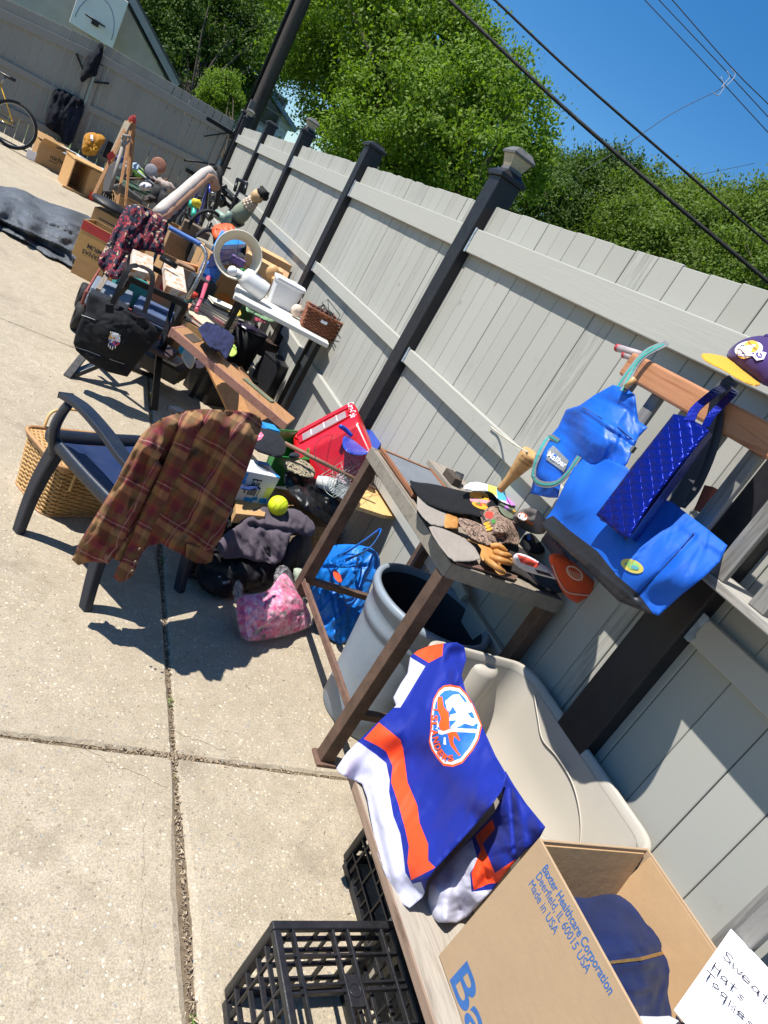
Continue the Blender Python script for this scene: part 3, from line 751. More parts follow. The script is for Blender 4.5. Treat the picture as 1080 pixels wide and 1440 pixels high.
def crown(name, lobes, nclump, per, leaf, cr, m, parent, seed=1, droop=.25):
    """lobes: (centre, radii). clumps of small leaf faces spread over and through the lobes"""
    rs = np.random.RandomState(seed); V = []
    vols = np.array([l[1][0] * l[1][1] * l[1][2] for l in lobes]) ** .67; vols /= vols.sum()
    out = []; nrm_ = []
    for li, (c, r) in enumerate(lobes):
        k = max(3, int(nclump * vols[li])); d = rs.normal(size=(k, 3)); d /= np.linalg.norm(d, axis=1)[:, None]
        rad = 1 - np.abs(rs.normal(0, .20, k)); rad = np.clip(rad * rs.uniform(.9, 1.12, k), .25, 1.15)
        cc = np.array(c) + d * rad[:, None] * np.array(r)
        for q_ in range(k):
            m_ = int(per * rs.uniform(.5, 1.5)); s_ = cr * rs.uniform(.6, 1.35)
            p = cc[q_] + rs.normal(size=(m_, 3)) * np.array([s_, s_, s_ * .6]) + d[q_] * np.abs(rs.normal(0, s_ * .6, m_))[:, None]
            out.append(p); dd = p - cc[q_] + np.array([0, 0, s_ * .15]); nrm_.append(dd / (np.linalg.norm(dd, axis=1)[:, None] + 1e-6))
    P_ = np.concatenate(out); n = len(P_)
    a = rs.normal(size=(n, 3)); a[:, 2] -= droop; a /= np.linalg.norm(a, axis=1)[:, None]
    nr = np.concatenate(nrm_) * .9 + rs.normal(size=(n, 3)) * .26 + np.array([tosun.x, tosun.y, tosun.z]) * .35; b = np.cross(nr, a); b /= np.linalg.norm(b, axis=1)[:, None] + 1e-9
    L = leaf * rs.uniform(.6, 1.35, n)[:, None]
    v = np.stack([P_ - a * L * .5, P_ + b * L * .27, P_ + a * L * .5, P_ - b * L * .27], 1).reshape(-1, 3)
    o3 = np.array(base_of(parent)); me = bpy.data.meshes.new(name)
    me.vertices.add(4 * n); me.vertices.foreach_set('co', (v - o3).astype(np.float32).ravel())
    me.loops.add(4 * n); me.loops.foreach_set('vertex_index', np.arange(4 * n, dtype=np.int32))
    me.polygons.add(n); me.polygons.foreach_set('loop_start', np.arange(0, 4 * n, 4, dtype=np.int32)); me.polygons.foreach_set('loop_total', np.full(n, 4, dtype=np.int32))
    me.materials.append(m); me.update(calc_edges=True); o = bpy.data.objects.new(name, me); COL.objects.link(o); o.parent = parent; return o
def tree(name, label, base, lobes, nclump, per, leaf, cr, m, seed, group=None, tr=.2, cat='tree'):
    t = thing(name, label, cat, base, group); crown('crown', lobes, nclump, per, leaf, cr, m, t, seed)
    b = Vector(base); q = MB(); top = sum((Vector(l[0]) for l in lobes), Vector()) / len(lobes)
    fork = b.lerp(top, .45); q.tube([b - Vector((0, 0, .3)), b.lerp(fork, .5) + Vector((.1, .05, 0)), fork], [tr * 1.2, tr, tr * .75], 10)
    rr = random.Random(seed)
    for l in lobes:
        for k in range(3):
            e = Vector(l[0]) + Vector((rr.uniform(-.7, .7) * l[1][0], rr.uniform(-.7, .7) * l[1][1], rr.uniform(-.2, .75) * l[1][2])); md = fork.lerp(e, .5) + Vector((rr.uniform(-.3, .3), rr.uniform(-.3, .3), .2))
            q.tube(bez([fork, md, e], 8), [tr * .45 * (1 - .88 * i / 8) for i in range(9)], 6)
    q.build('trunk', BARK, t); return t
def L_(px, py, d, r): return (tuple(W(px, py, d=d)), (r if hasattr(r, '__len__') else (r, r, r * .85)))
tree('maple_tree', 'largest bright green leafy tree, rising behind the fence in the middle', (6.8, 11.3, 0),
     [L_(470, 40, 14.5, 1.5), L_(560, 60, 13.5, 1.75), L_(640, 112, 13, 1.3), L_(560, 180, 12.6, 1.35), L_(650, 190, 12, 1.2), L_(482, 130, 14.5, 1.15), L_(715, 170, 12.4, .85), L_(560, -60, 14, 1.6), L_(470, -60, 15, 1.8), L_(520, 215, 13.3, .9), L_(740, 225, 13, .55), L_(700, 118, 13, .62), L_(610, 30, 13.5, .9)],
     1500, 120, .080, .17, LM1, 3, tr=.22)
tree('dark_tree', 'tall dark leafy tree behind the left end of the fence and gate', (1.9, 26, 0),
     [L_(250, 20, 27, 2.6), L_(330, 40, 26, 2.4), L_(285, 95, 26, 1.9), L_(392, 62, 25, 1.2), L_(350, -40, 27, 3), L_(230, -50, 28, 3), L_(400, 45, 26, 1.6), L_(295, 118, 27, 1.2), L_(205, -10, 28, 1.8), L_(300, 60, 26, 2.0), L_(345, 85, 27, 1.3), L_(235, 70, 27, 1.6), L_(270, -20, 26, 2.2)],
     1100, 130, .125, .30, LM2, 5, tr=.12)
tree('bush', 'round light green bush at the foot of the dark tree, just above the gate', (3.0, 19.5, 0), [L_(312, 134, 19, .55), L_(300, 150, 19, .38), L_(322, 122, 19, .36), L_(322, 150, 19, .3)], 150, 110, .065, .10, LM1, 8, tr=.06, cat='bush')
hg = 'lower trees along the right behind the fence'
tree('leafy_tree', 'rounded green tree just right of the nearest tall post', (11.5, 15, 0), [L_(800, 285, 18, 1.25), L_(760, 290, 17, .9), L_(850, 270, 18.5, 1.1), L_(850, 325, 17.5, 1.2), L_(770, 255, 19, .7)], 520, 120, .085, .17, LM2, 11, hg)
tree('leafy_tree', 'green tree beneath the crossing cables, third of the lower trees from the right', (12.5, 11.5, 0), [L_(900, 300, 17, 1.1), L_(890, 345, 15, 1.0), L_(940, 330, 16, 1.1), L_(870, 262, 19, .55), L_(935, 370, 15, .9)], 520, 120, .080, .165, LM3, 12, hg)
tree('leafy_tree', 'loose topped tree under the second cable, with twigs against the sky', (13.5, 10, 0), [L_(985, 315, 17, 1.1), L_(975, 285, 18, .55), L_(1010, 360, 15, 1.1), L_(995, 400, 14, .8), L_(1030, 300, 18, .4)], 480, 110, .080, .155, LM3, 13, hg)
tree('leafy_tree', 'rightmost tree, cut by the right edge of the photo', (13, 7, 0), [L_(1070, 330, 15, 1.2), L_(1090, 300, 16, .8), L_(1060, 385, 13, .9), L_(1130, 340, 15, 1.3)], 500, 120, .075, .155, LM3, 14, hg)
# ================================================================== THINGS NEAR THE CAMERA
CRATE = mat('black_crate_plastic', '#1c1d20', 0.38, 0.2, 20, 0.15, 120, spec=0.5, dirt=.12)
def milk_crate(label, x0, y0, s=.335, h=.275, upside=True, group=None, rotz=0.0, z0=0.0):
    """square plastic crate; upside: the lattice bottom is on top"""
    t = thing('milk_crate', label, 'crate', (x0 + s / 2, y0 + s / 2, z0), group)
    B = Vector((x0, y0, z0)); th = .011
    def fz(z): return B.z + (h - z if upside else z)
    def bar(mb, x1, x2, y1, y2, z1, z2): mb.bx(B.x + x1, B.x + x2, B.y + y1, B.y + y2, fz(z1), fz(z2))
    # lattice bottom with a frame and a centre plate
    mb = MB(); f = .020
    bar(mb, 0, s, 0, f, 0, .018); bar(mb, 0, s, s - f, s, 0, .018); bar(mb, 0, f, f, s - f, 0, .018); bar(mb, s - f, s, f, s - f, 0, .018)
    mb.build('bottom_frame', CRATE, t, bevel=.004)
    mb = MB()
    for u in (.051, .153, .193, .288): bar(mb, u * s / .335 - .003, u * s / .335 + .003, f, s - f, .001, .017)
    for u in (.055, .115, .185, .200, .260): bar(mb, f, s - f, u - .0028, u + .0028, .002, .015)
    mb.build('bottom_lattice', CRATE, t, bevel=.0008, seg=1)
    mb = MB(); bar(mb, .150, .188, .150, .215, -.001, .012); mb.build('centre_plate', CRATE, t, bevel=.002)
    mb = MB(); mb.lathe((B.x + .169, B.y + .182, fz(-.001) + (.001 if upside else -.001)), [(.0145, 0), (.0145, .0015), (.0125, .0015), (.0125, 0)], 20); mb.build('moulded_ring', CRATE, t)
    # four lattice sides
    for k in range(4):
        mb = MB(); R = Matrix.Rotation(k * math.pi / 2, 3, 'Z'); C_ = B + Vector((s / 2, s / 2, 0))
        def sb(a0, a1, z0_, z1_, d=th, off=0.0):
            c = Vector(((a0 + a1) / 2 - s / 2, -s / 2 + .004 + d / 2 + off, 0)); c = C_ + R @ c; c.z = (fz(z0_) + fz(z1_)) / 2
            mb.box(c, (a1 - a0, d, abs(z1_ - z0_)), R)
        e = .024
        sb(e, s - e, h - .022, h, .014, -.003); sb(e, s - e, h - .065, h - .058); sb(e, s - e, .095, .102); sb(e, s - e, .150, .157); sb(e, s - e, .052, .058)
        for a in (.060, .130, .167, .204, .275):
            if a in (.130, .167, .204): sb(a - .003, a + .003, .018, .155, .009); continue
            sb(a - .003, a + .003, .018, h - .022, .009)
        sb(.122, .128, .157, h - .058, .012); sb(.206, .212, .157, h - .058, .012)
        mb.build('side_panel', CRATE, t, bevel=.0008, seg=1)
        mb = MB()
        for q_ in range(9):
            sb(.03 + q_ * .0345, .034 + q_ * .0345, h - .058, h - .022, .010)
        mb.build('grip_ribs', CRATE, t)
        mb = MB(); c = C_ + R @ Vector((-s / 2 + .013, -s / 2 + .013, 0)); c.z = B.z + h / 2
        mb.box(c, (.026, .026, h - .03), R); mb.build('corner', CRATE, t, bevel=.007)
    return t
cg = 'black lattice milk crates beside the bench'
milk_crate('black lattice milk crate upside down on the concrete, at the bottom edge of the photo', .800, .500, group=cg)
c2 = milk_crate('black lattice milk crate half hidden under the wooden bench', 1.235, .865, h=.275, s=.335, group=cg)

# ---- low wooden bench
BENCHW = woodmat('weathered_bench_wood', '#a39a8c', '#80766a', 1.1, 'Y', .8, .4)
EDGEW = woodmat('worn_bench_edge', '#8f7866', '#6a5546', 1.2, 'Y', .8, .4)
bn = thing('wooden_bench', 'low bench of weathered grey planks, carrying the jersey and the cardboard box', 'bench', (1.3, .4, 0))
for k, (a, b) in enumerate(((1.082, 1.315), (1.319, 1.46), (1.464, 1.60))):
    q = MB(); q.bx(a, b, -.5, 1.20 if k == 0 else .785 - .004 * k, .335, .360); q.build('plank', BENCHW, bn, bevel=.003)
q = MB(); q.bx(1.077, 1.0815, -.5, 1.205, .334, .361); q.build('edge_board', EDGEW, bn, bevel=.001)
for x in (1.16, 1.56):
    for y in (-.42, .82):
        q = MB(); q.bx(x - .02, x + .02, y - .035, y + .035, 0, .335); q.build('leg', BENCHW, bn, bevel=.003)
q = MB(); q.bx(1.12, 1.56, -.45, -.41, .27, .334); q.build('cross_brace', BENCHW, bn)

# ---- cardboard box with blue print
CARD = mat('corrugated_card', '#a68d70', 0.85, 0.06, 6, 0.2, 50, spec=.2)
CARD_IN = mat('card_inside', '#a98a66', 0.9, 0.07, 5, 0.3, 30, spec=.2)
BLUEPR = mat('blue_print', '#2f5f9c', 0.7, 0.1, 60, 0.0)
X0, X1, Y0, Y1, Z0, Z1 = 1.150, 1.510, .205, .700, .362, .765
bxo = thing('cardboard_box', 'open brown cardboard box with blue medical supplier print, standing on the bench', 'box', (1.33, .45, .362))
t5 = .006
def wallp(name, *a):
    q = MB(); q.bx(*a); return q.build(name, [CARD], bxo, bevel=.0012, seg=1)
fc = wallp('side', X0, X0 + t5, Y0, Y1, Z0, Z1); wallp('side', X1 - t5, X1, Y0, Y1, Z0, Z1 - .002)
wallp('side', X0 + t5, X1 - t5, Y1 - t5, Y1, Z0, Z1 - .003); wallp('side', X0 + t5, X1 - t5, Y0, Y0 + t5, Z0, Z1 - .004); wallp('base', X0 + t5, X1 - t5, Y0 + t5, Y1 - t5, Z0, Z0 + t5)
# inner flap folded down along the far side
q = MB(); q.slab([(X0 + .012, Y1 - .010, Z1 - .012), (X1 - .012, Y1 - .010, Z1 - .012), (X1 - .03, Y1 - .055, Z1 - .22), (X0 + .03, Y1 - .055, Z1 - .22)], (0, .004, 0)); q.build('folded_flap', CARD_IN, bxo)
q = MB(); q.slab([(X1 - .009, Y0 + .02, Z1 - .008), (X1 - .009, Y1 - .02, Z1 - .008), (X1 - .045, Y1 - .03, Z1 - .20), (X1 - .045, Y0 + .03, Z1 - .20)], (.003, 0, 0)); q.build('folded_flap', CARD_IN, bxo)
def tx(body, px, py, size, bold, name='lettering', up_=(0, 0, 1), **k):
    p = W(px, py, x=X0); return text(body, (X0 - .0002, p.y, p.z), (0, -1, 0), up_, size, BLUEPR, bxo, name, .0002, bold, **k)
tx('Baxter Healthcare Corporation', 762, 1222, .0265, .0003, sx=.70)
tx('Deerfield, IL 60015 USA', 753, 1232, .0265, 0, sx=.72)
tx('Made in USA', 743, 1243, .0265, 0, sx=.74)
tx('Baxter', 631, 1372, .100, .0014, sx=1.40)

NAVY = fabric('navy_fleece', '#14214a', .95, .25, 700, .3, .05, 9)
NAVY2 = fabric('navy_rib', '#16213f', .9, .2)
BRASS = mat('brass_zip', '#a98b5a', .35, .2, 60, .2, 300, metal=.8)
hd = thing('hooded_sweater', 'navy blue zip hooded sweater folded inside the cardboard box', 'sweater', (1.4, .5, .5))
soft('hood', [(795, 1262), (806, 1253), (862, 1256), (900, 1268), (932, 1294), (952, 1322), (974, 1345), (976, 1362), (962, 1395), (950, 1420), (940, 1450), (870, 1450), (852, 1400), (826, 1330)],
     ctl((800, 1258, 'z', .62), (900, 1270, 'z', .64), (975, 1350, 'z', .62), (950, 1420, 'z', .60), (850, 1400, 'z', .67), (880, 1330, 'z', .68)), [NAVY, BRASS], puff=.045, back=.16, step=4, fold=.006, fscale=30, edge=26, creases=(16, .005, 40, 4, 60, 50),
     ridges=[(842, 1350, 958, 1332, 6, -.007), (848, 1344, 960, 1325, 7, .006), (850, 1362, 962, 1345, 8, .007), (925, 1300, 968, 1385, 9, .008), (905, 1300, 950, 1400, 6, -.006), (815, 1290, 900, 1275, 14, .008)], parent=hd)
sf = SURF[0]
print_poly([([(844, 1353), (900, 1346), (956, 1331), (957, 1336), (901, 1351), (845, 1357)], 0)], sf, [BRASS], hd, 'zip', .003)
q = MB(); q.box(sf(946, 1334, .008), (.010, .006, .004)); q.build('zip_pull', BRASS, hd)
q = MB(); q.tube(bez([sf(948, 1425, .004), sf(955, 1434, .008), sf(962, 1446, .004)], 10), .002, 6); q.build('cord', NAVY2, hd)
soft('knitted_hat', [(858, 1452), (880, 1426), (915, 1430), (950, 1428), (965, 1455)], ctl((870, 1440, 'z', .66), (950, 1440, 'z', .66), (900, 1455, 'z', .66)), [fabric('white_knit', '#cfcfd4', .9, .08, 300, .5)], puff=.03, back=.06, step=5,
     label='white knitted hat partly under the navy sweater in the box', cat='hat')

# hand written paper sign
PAPER = mat('white_card', '#e6e5e6', .6, .02, 4, .05, 30); INK = mat('marker_ink', '#141b3a', .5, .1, 50, 0)
sg = thing('paper_sign', 'white card hand lettered in marker, resting on the cardboard box at the right edge', 'sign', (1.5, .45, .77))
zc = .775
A = W(1028, 1306, z=zc); Cn = W(948, 1420, z=zc - .01)
dn = (Cn - A).normalized(); sd2 = Vector((-.10, -1, 0)); sd2 = (W(1080, 1364, z=zc) - A); sd2 = (sd2 - dn * sd2.dot(dn)).normalized()
ln, wd2 = (Cn - A).length, .30
q = MB(); q.slab([A, A + sd2 * wd2, A + sd2 * wd2 + dn * ln, A + dn * ln], (0, 0, -.0012)); q.build('card', PAPER, sg)
SF = {'S': [[(.8, .85), (.5, 1), (.15, .85), (.25, .6), (.65, .45), (.8, .2), (.45, 0), (.1, .15)]], 'w': [[(.05, .55), (.25, .02), (.45, .45), (.65, .02), (.9, .6)]], 'e': [[(.1, .3), (.75, .35), (.6, .58), (.25, .55), (.1, .25), (.35, 0), (.75, .1)]],
      'a': [[(.7, .5), (.35, .58), (.1, .25), (.35, .02), (.65, .2), (.7, .5)], [(.7, .5), (.72, .1), (.85, 0)]], 't': [[(.4, 1), (.35, .1), (.6, 0)], [(.1, .62), (.7, .66)]], 'r': [[(.2, .55), (.22, 0)], [(.22, .35), (.45, .55), (.75, .5)]],
      's': [[(.65, .52), (.35, .58), (.2, .42), (.6, .22), (.5, .02), (.15, .06)]], 'H': [[(.1, 1), (.12, 0)], [(.7, 1), (.72, 0)], [(.1, .5), (.72, .55)]], 'T': [[(.0, .95), (.85, 1)], [(.42, .98), (.4, 0)]], 'o': [[(.4, .58), (.1, .3), (.38, .0), (.7, .28), (.4, .58)]],
      'q': [[(.65, .5), (.3, .58), (.1, .3), (.3, .05), (.62, .25), (.66, .55), (.62, -.4), (.8, -.3)]], 'u': [[(.12, .55), (.18, .08), (.5, .05), (.68, .55), (.72, .02)]]}
def hand(wd, org, size):
    q = MB(); x = 0
    for ch in wd:
        for st in SF[ch]:
            q.tube([org + sd2 * ((x + p[0] * .78 + random.uniform(-.02, .02)) * size) - dn * (p[1] * size) + Vector((0, 0, .0015)) for p in st], .0011, 5)
        x += .70
    q.build('handwriting', INK, sg)
hand('Sweaters', W(1014, 1345, z=zc), .030); hand('Hats', W(999, 1361, z=zc), .026); hand('Toques', W(988, 1372, z=zc), .025)

# ---- beige tote bin
BIN = mat('beige_bin_plastic', '#aca69a', .42, .05, 4, .1, 30, spec=.45)
tb = thing('storage_bin', 'large empty beige plastic storage bin without lid, behind the blue and orange jersey', 'storage bin', (1.55, 1.15, .362))
def rrect(x0, x1, y0, y1, r, z, n=7, ch=0):
    out = []
    for cx, cy, a0 in ((x1 - r, y1 - r, 0), (x0 + r, y1 - r, 90), (x0 + r, y0 + r, 180), (x1 - r, y0 + r, 270)):
        for k in range(n): a = math.radians(a0 + 90 * k / (n - 1)); out.append((cx + r * math.cos(a), cy + r * math.sin(a), z))
    return out
def loft(mb, rings, mi=0, smooth=True, closed=False):
    n = len(rings[0]); vs = [p for r in rings for p in r]; m = len(rings)
    mb.add(vs, [(i * n + k, i * n + (k + 1) % n, (i + 1) * n + (k + 1) % n, (i + 1) * n + k) for i in range(m - 1) for k in range(n)], mi, smooth); return mb
bx0, bx1, by0, by1, bz0, bz1 = 1.298, 1.745, .792, 1.500, .279, .652
def ringt(t, inn, z, r=.075): # taper
    k = .028 * (1 - t) + inn
    return rrect(bx0 + k, bx1 - k, by0 + k, by1 - k, r, z)
q = MB()
loft(q, [ringt(0, .03, bz0, .05), ringt(0, .0, bz0 + .02), ringt(.5, 0, (bz0 + bz1) / 2), ringt(.95, 0, bz1 - .035)]); q.add(ringt(0, .03, bz0, .05), [tuple(range(28))[::-1]], 0)
loft(q, [ringt(.95, .004, bz1 - .03), ringt(.5, .004, (bz0 + bz1) / 2), ringt(0, .006, bz0 + .04), ringt(0, .03, bz0 + .012, .05)][::1]); q.add(ringt(0, .03, bz0 + .012, .05), [tuple(range(28))], 0)
q.build('shell', BIN, tb)
q = MB(); loft(q, [ringt(1, .004, bz1 - .03), ringt(1, .001, bz1 - .006), ringt(1, -.003, bz1 - .001), ringt(1, -.010, bz1), ringt(1, -.015, bz1 - .004), ringt(1, -.016, bz1 - .018), ringt(1, -.012, bz1 - .018), ringt(1, -.011, bz1 - .010), ringt(1, -.001, bz1 - .010), ringt(1, -.001, bz1 - .035)])
q.build('rim', BIN, tb)
def inwall(y, d): # point on the inside of the right wall, d below the rim
    t = 1 - d / (bz1 - bz0); k = .028 * (1 - t) + .009; return Vector((bx1 - k, y, bz1 - d))
q = MB(); q.tube(bez([inwall(1.40, .04), inwall(1.33, .075), inwall(1.26, .105), inwall(1.18, .095), inwall(1.08, .10), inwall(.99, .14), inwall(.93, .20), inwall(.905, .28)], 48), .0026, 8); q.build('moulded_rib', BIN, tb)
q = MB()
q.lathe((1.575, by1 + .022, bz0 + .01), [(.075, 0), (.066, .30), (.060, .318), (.045, .326), (.0001, .327)], 32)
q.build('moulded_pillar', BIN, tb)

# ---- hockey jersey
JB = fabric('royal_blue_knit', '#0b2284', .62, .10, 1300, .35, .05, 6); JW = fabric('white_knit_jersey', '#b4b4c6', .6, .04, 1300, .3, .05)
JO = fabric('orange_knit', '#f04a1e', .55, .06, 1300, .3, .05); JL = fabric('patch_blue', '#2b6cc4', .6, .08, 400, .3, 0)
JWP = fabric('patch_white', '#e4e6ea', .55, .05, 300, .3, 0); JOP = fabric('patch_orange', '#ee5a24', .6, .06, 400, .3, 0)
jr = thing('hockey_jersey', 'blue hockey jersey with orange and white stripes, draped over the bin and bench', 'jersey', (1.2, 1.1, .362))
def zz(pts, o=(420, 780), s=3.0): return [(p[0] / s + o[0], p[1] / s + o[1]) for p in pts]
out_j = [(587, 915), (604, 908), (620, 905), (642, 903), (653, 909), (656, 927), (649, 950), (655, 972), (667, 992), (678, 1021), (697, 1063), (713, 1090), (740, 1130), (767, 1163), (757, 1182), (737, 1198), (717, 1220), (694, 1250), (657, 1289), (642, 1298), (616, 1297), (604, 1286), (600, 1262), (594, 1262), (576, 1277), (561, 1269), (545, 1238), (531, 1202), (521, 1150), (516, 1121), (509, 1102), (490, 1095), (476, 1086), (473, 1080), (488, 1058), (503, 1043), (530, 1017), (557, 992), (553, 981), (563, 962), (573, 947), (577, 923)]
stripe = [(533, 1016), (553, 1032), (563, 1040), (567, 1053), (573, 1100), (587, 1133), (590, 1157), (602, 1187), (602, 1210), (612, 1220), (578, 1238), (573, 1213), (575, 1190), (570, 1167), (560, 1130), (550, 1100), (552, 1077), (543, 1057), (533, 1050), (512, 1039)]
whem = [(505, 1044), (530, 1062), (543, 1073), (548, 1097), (547, 1113), (553, 1147), (563, 1173), (567, 1200), (570, 1227), (580, 1243), (592, 1240), (600, 1262), (598, 1290), (540, 1290), (495, 1150), (440, 1090), (480, 1040)]
swhite = [(560, 900), (578, 925), (598, 937), (563, 995), (548, 995), (545, 975)]
sorange = [(580, 918), (600, 896), (624, 900), (622, 922), (603, 932)]
w2 = [(598, 1236), (664, 1180), (672, 1210), (661, 1228), (663, 1254), (700, 1250), (650, 1310), (600, 1305)]
o2 = [(668, 1176), (692, 1152), (696, 1165), (679, 1187), (696, 1228), (725, 1208), (712, 1240), (687, 1243), (666, 1252), (663, 1228), (676, 1195)]
emb = zz([(640, 548), (680, 556), (708, 585), (740, 640), (774, 718), (760, 780), (735, 825), (690, 880), (650, 895), (610, 890), (585, 860), (560, 825), (549, 790), (556, 740), (558, 670), (568, 610), (590, 570), (612, 552)])
ec = (sum(p[0] for p in emb) / len(emb), sum(p[1] for p in emb) / len(emb))
def shrink(poly, k): return [(ec[0] + (p[0] - ec[0]) * k, ec[1] + (p[1] - ec[1]) * k) for p in poly]
eN = zz([(618, 618), (650, 592), (676, 588), (700, 622), (730, 628), (742, 660), (712, 668), (730, 690), (752, 690), (758, 705), (735, 722), (700, 712), (650, 738), (640, 728), (668, 698), (634, 700), (640, 676), (668, 668), (650, 640), (636, 662), (626, 655)])
eY = zz([(575, 735), (590, 738), (612, 745), (648, 732), (740, 735), (756, 740), (752, 752), (648, 746), (604, 760), (590, 755), (578, 700), (584, 690), (592, 726)])
eO = zz([(585, 598), (606, 600), (612, 640), (634, 668), (636, 735), (662, 740), (682, 782), (676, 786), (655, 765), (652, 790), (672, 830), (684, 845), (676, 850), (640, 805), (628, 755), (604, 755), (590, 720), (600, 690), (585, 650)])
eS = zz([(612, 770), (620, 770), (622, 802), (610, 800)])
regs = [(stripe, 2), (whem, 1), (swhite, 1), (sorange, 2), (w2, 1), (o2, 2), (emb, 5), (shrink(emb, .945), 4), (shrink(emb, .87), 3), (eO, 5), (eN, 4), (eY, 4), (eS, 4)]
out_body = [p for p in out_j[:out_j.index((713, 1090)) + 1]] + [(706, 1112), (690, 1134), (664, 1165), (636, 1196), (612, 1222), (600, 1240), (597, 1256)] + out_j[out_j.index((594, 1262)):]
CJ = ctl((620, 906, 'z', .695), (655, 925, 'z', .70), (640, 950, 'z', .70), (655, 972, 'z', .70), (697, 1063, 'z', .71), (713, 1090, 'z', .73), (675, 1010, 'z', .70), (640, 1020, 'z', .68), (575, 940, 'z', .60), (557, 985, 'z', .545), (530, 1017, 'z', .50), (475, 1084, 'z', .40), (509, 1100, 'z', .375), (540, 1200, 'z', .372), (576, 1270, 'z', .375), (600, 1130, 'z', .50), (570, 1080, 'z', .47), (610, 1215, 'z', .50), (660, 1165, 'z', .60), (696, 1125, 'z', .71))
soft('body', out_body, CJ, [JB, JW, JO, JL, JWP, JOP], regions=regs[:4] + regs[6:], step=3.2, th=.004, fold=.003, fscale=26, fdir=-55, smooth=0, edge=6, creases=(16, .0025, 60, 3.0, 62, 18), parent=jr,
     ridges=[(590, 1238, 690, 1130, 9, .010), (622, 925, 598, 990, 8, .012), (600, 935, 575, 985, 5, -.008), (645, 910, 640, 960, 6, .010), (632, 916, 628, 955, 4, -.008), (530, 1120, 560, 1250, 8, .008), (517, 1110, 552, 1255, 5, -.006), (560, 1010, 640, 1120, 10, -.004), (680, 1060, 660, 1150, 5, .004), (600, 1000, 560, 1010, 4, .003)])
SJB = SURF[0]
o_rs = [(711, 1084), (722, 1103), (740, 1130), (767, 1163), (757, 1182), (737, 1198), (717, 1220), (694, 1250), (657, 1289), (642, 1298), (616, 1297), (605, 1288), (601, 1268), (603, 1244), (618, 1226), (642, 1200), (670, 1170), (694, 1144), (706, 1120), (706, 1098)]
soft('right_sleeve', o_rs, ctl((713, 1092, 'z', .70), (740, 1130, 'z', .735), (767, 1163, 'z', .775), (616, 1296, 'z', .372), (603, 1250, 'z', .39), (640, 1210, 'z', .45), (680, 1165, 'z', .54), (700, 1125, 'z', .66), (660, 1230, 'z', .48), (690, 1245, 'z', .50), (657, 1289, 'z', .39), (722, 1212, 'z', .62), (740, 1190, 'z', .69)), [JB, JW, JO], regions=[(w2, 1), (o2, 2)], step=3, th=.004, puff=.012, fold=.003, fscale=18, smooth=0, edge=9, creases=(5, .002, 40, 2.6, 60, 30), parent=jr,
     ridges=[(718, 1110, 724, 1195, 2.5, -.014), (728, 1120, 738, 1190, 6, .010), (690, 1205, 718, 1196, 4, -.005), (700, 1170, 722, 1200, 6, .006), (640, 1215, 625, 1290, 6, .006)])
sj = SJB
# the team name round the lower left of the emblem, letter by letter
arc = bez([(*p, 0) for p in zz([(571, 640), (560, 700), (564, 770), (583, 835), (618, 870), (660, 868)])], 30)
arc = [(p[0], p[1]) for p in arc]; tot = [0]
for a, b in zip(arc[:-1], arc[1:]): tot.append(tot[-1] + math.hypot(b[0] - a[0], b[1] - a[1]))
def along(s):
    for i in range(len(arc) - 1):
        if tot[i + 1] >= s:
            k = (s - tot[i]) / (tot[i + 1] - tot[i] + 1e-9); return (arc[i][0] + (arc[i + 1][0] - arc[i][0]) * k, arc[i][1] + (arc[i + 1][1] - arc[i][1]) * k)
    return arc[-1]
for k, chx in enumerate('ISLANDERS'):
    s0 = tot[-1] * (k + .08) / 9; s1 = tot[-1] * (k + .86) / 9
    if chx == 'I': s0, s1 = s0 + 2.2, s0 + 4
    print_text(chx, along(s0), along(s1), 8.2, sj, JOP, jr, 'team_letter', bold=.035, off=.003)

# ---- grey trash can
CAN = mat('grey_can_plastic', '#7d8893', .5, .07, 5, .15, 60, dirt=.12); CANIN = mat('can_inside', '#24272c', .6, .1, 5, .1)
tc = thing('trash_can', 'round grey plastic trash can standing under the steel table', 'trash can', (1.53, 1.935, 0))
cx, cy = 1.545, 1.875; KC = 1.09; q = MB()
q.lathe((cx, cy, 0), [(r * KC, h * 1.02) for r, h in [(.0001, .0), (.165, 0), (.172, .01), (.178, .10), (.205, .40), (.207, .425), (.213, .43), (.215, .455), (.213, .47), (.218, .53), (.232, .533), (.236, .548), (.235, .563), (.226, .568), (.214, .566), (.212, .55), (.196, .40), (.166, .02), (.0001, .018)]], 64)
q.build('body', CAN, tc)
q = MB(); q.lathe((cx, cy, 0), [(r * KC, h * 1.02) for r, h in [(.2105, .54), (.1945, .40), (.1645, .0205), (.0001, .0195)]], 48); q.build('lining', CANIN, tc)
a_ = 5.4; d = Vector((math.cos(a_), math.sin(a_), 0)); s_ = Vector((-d.y, d.x, 0)); q = MB()
q.tube(bez([Vector((cx, cy, .50)) + d * .235 + s_ * .055, Vector((cx, cy, .485)) + d * .265 + s_ * .045, Vector((cx, cy, .48)) + d * .27, Vector((cx, cy, .485)) + d * .265 - s_ * .045, Vector((cx, cy, .50)) + d * .235 - s_ * .055], 16), .010, 8); q.build('handle', CAN, tc)

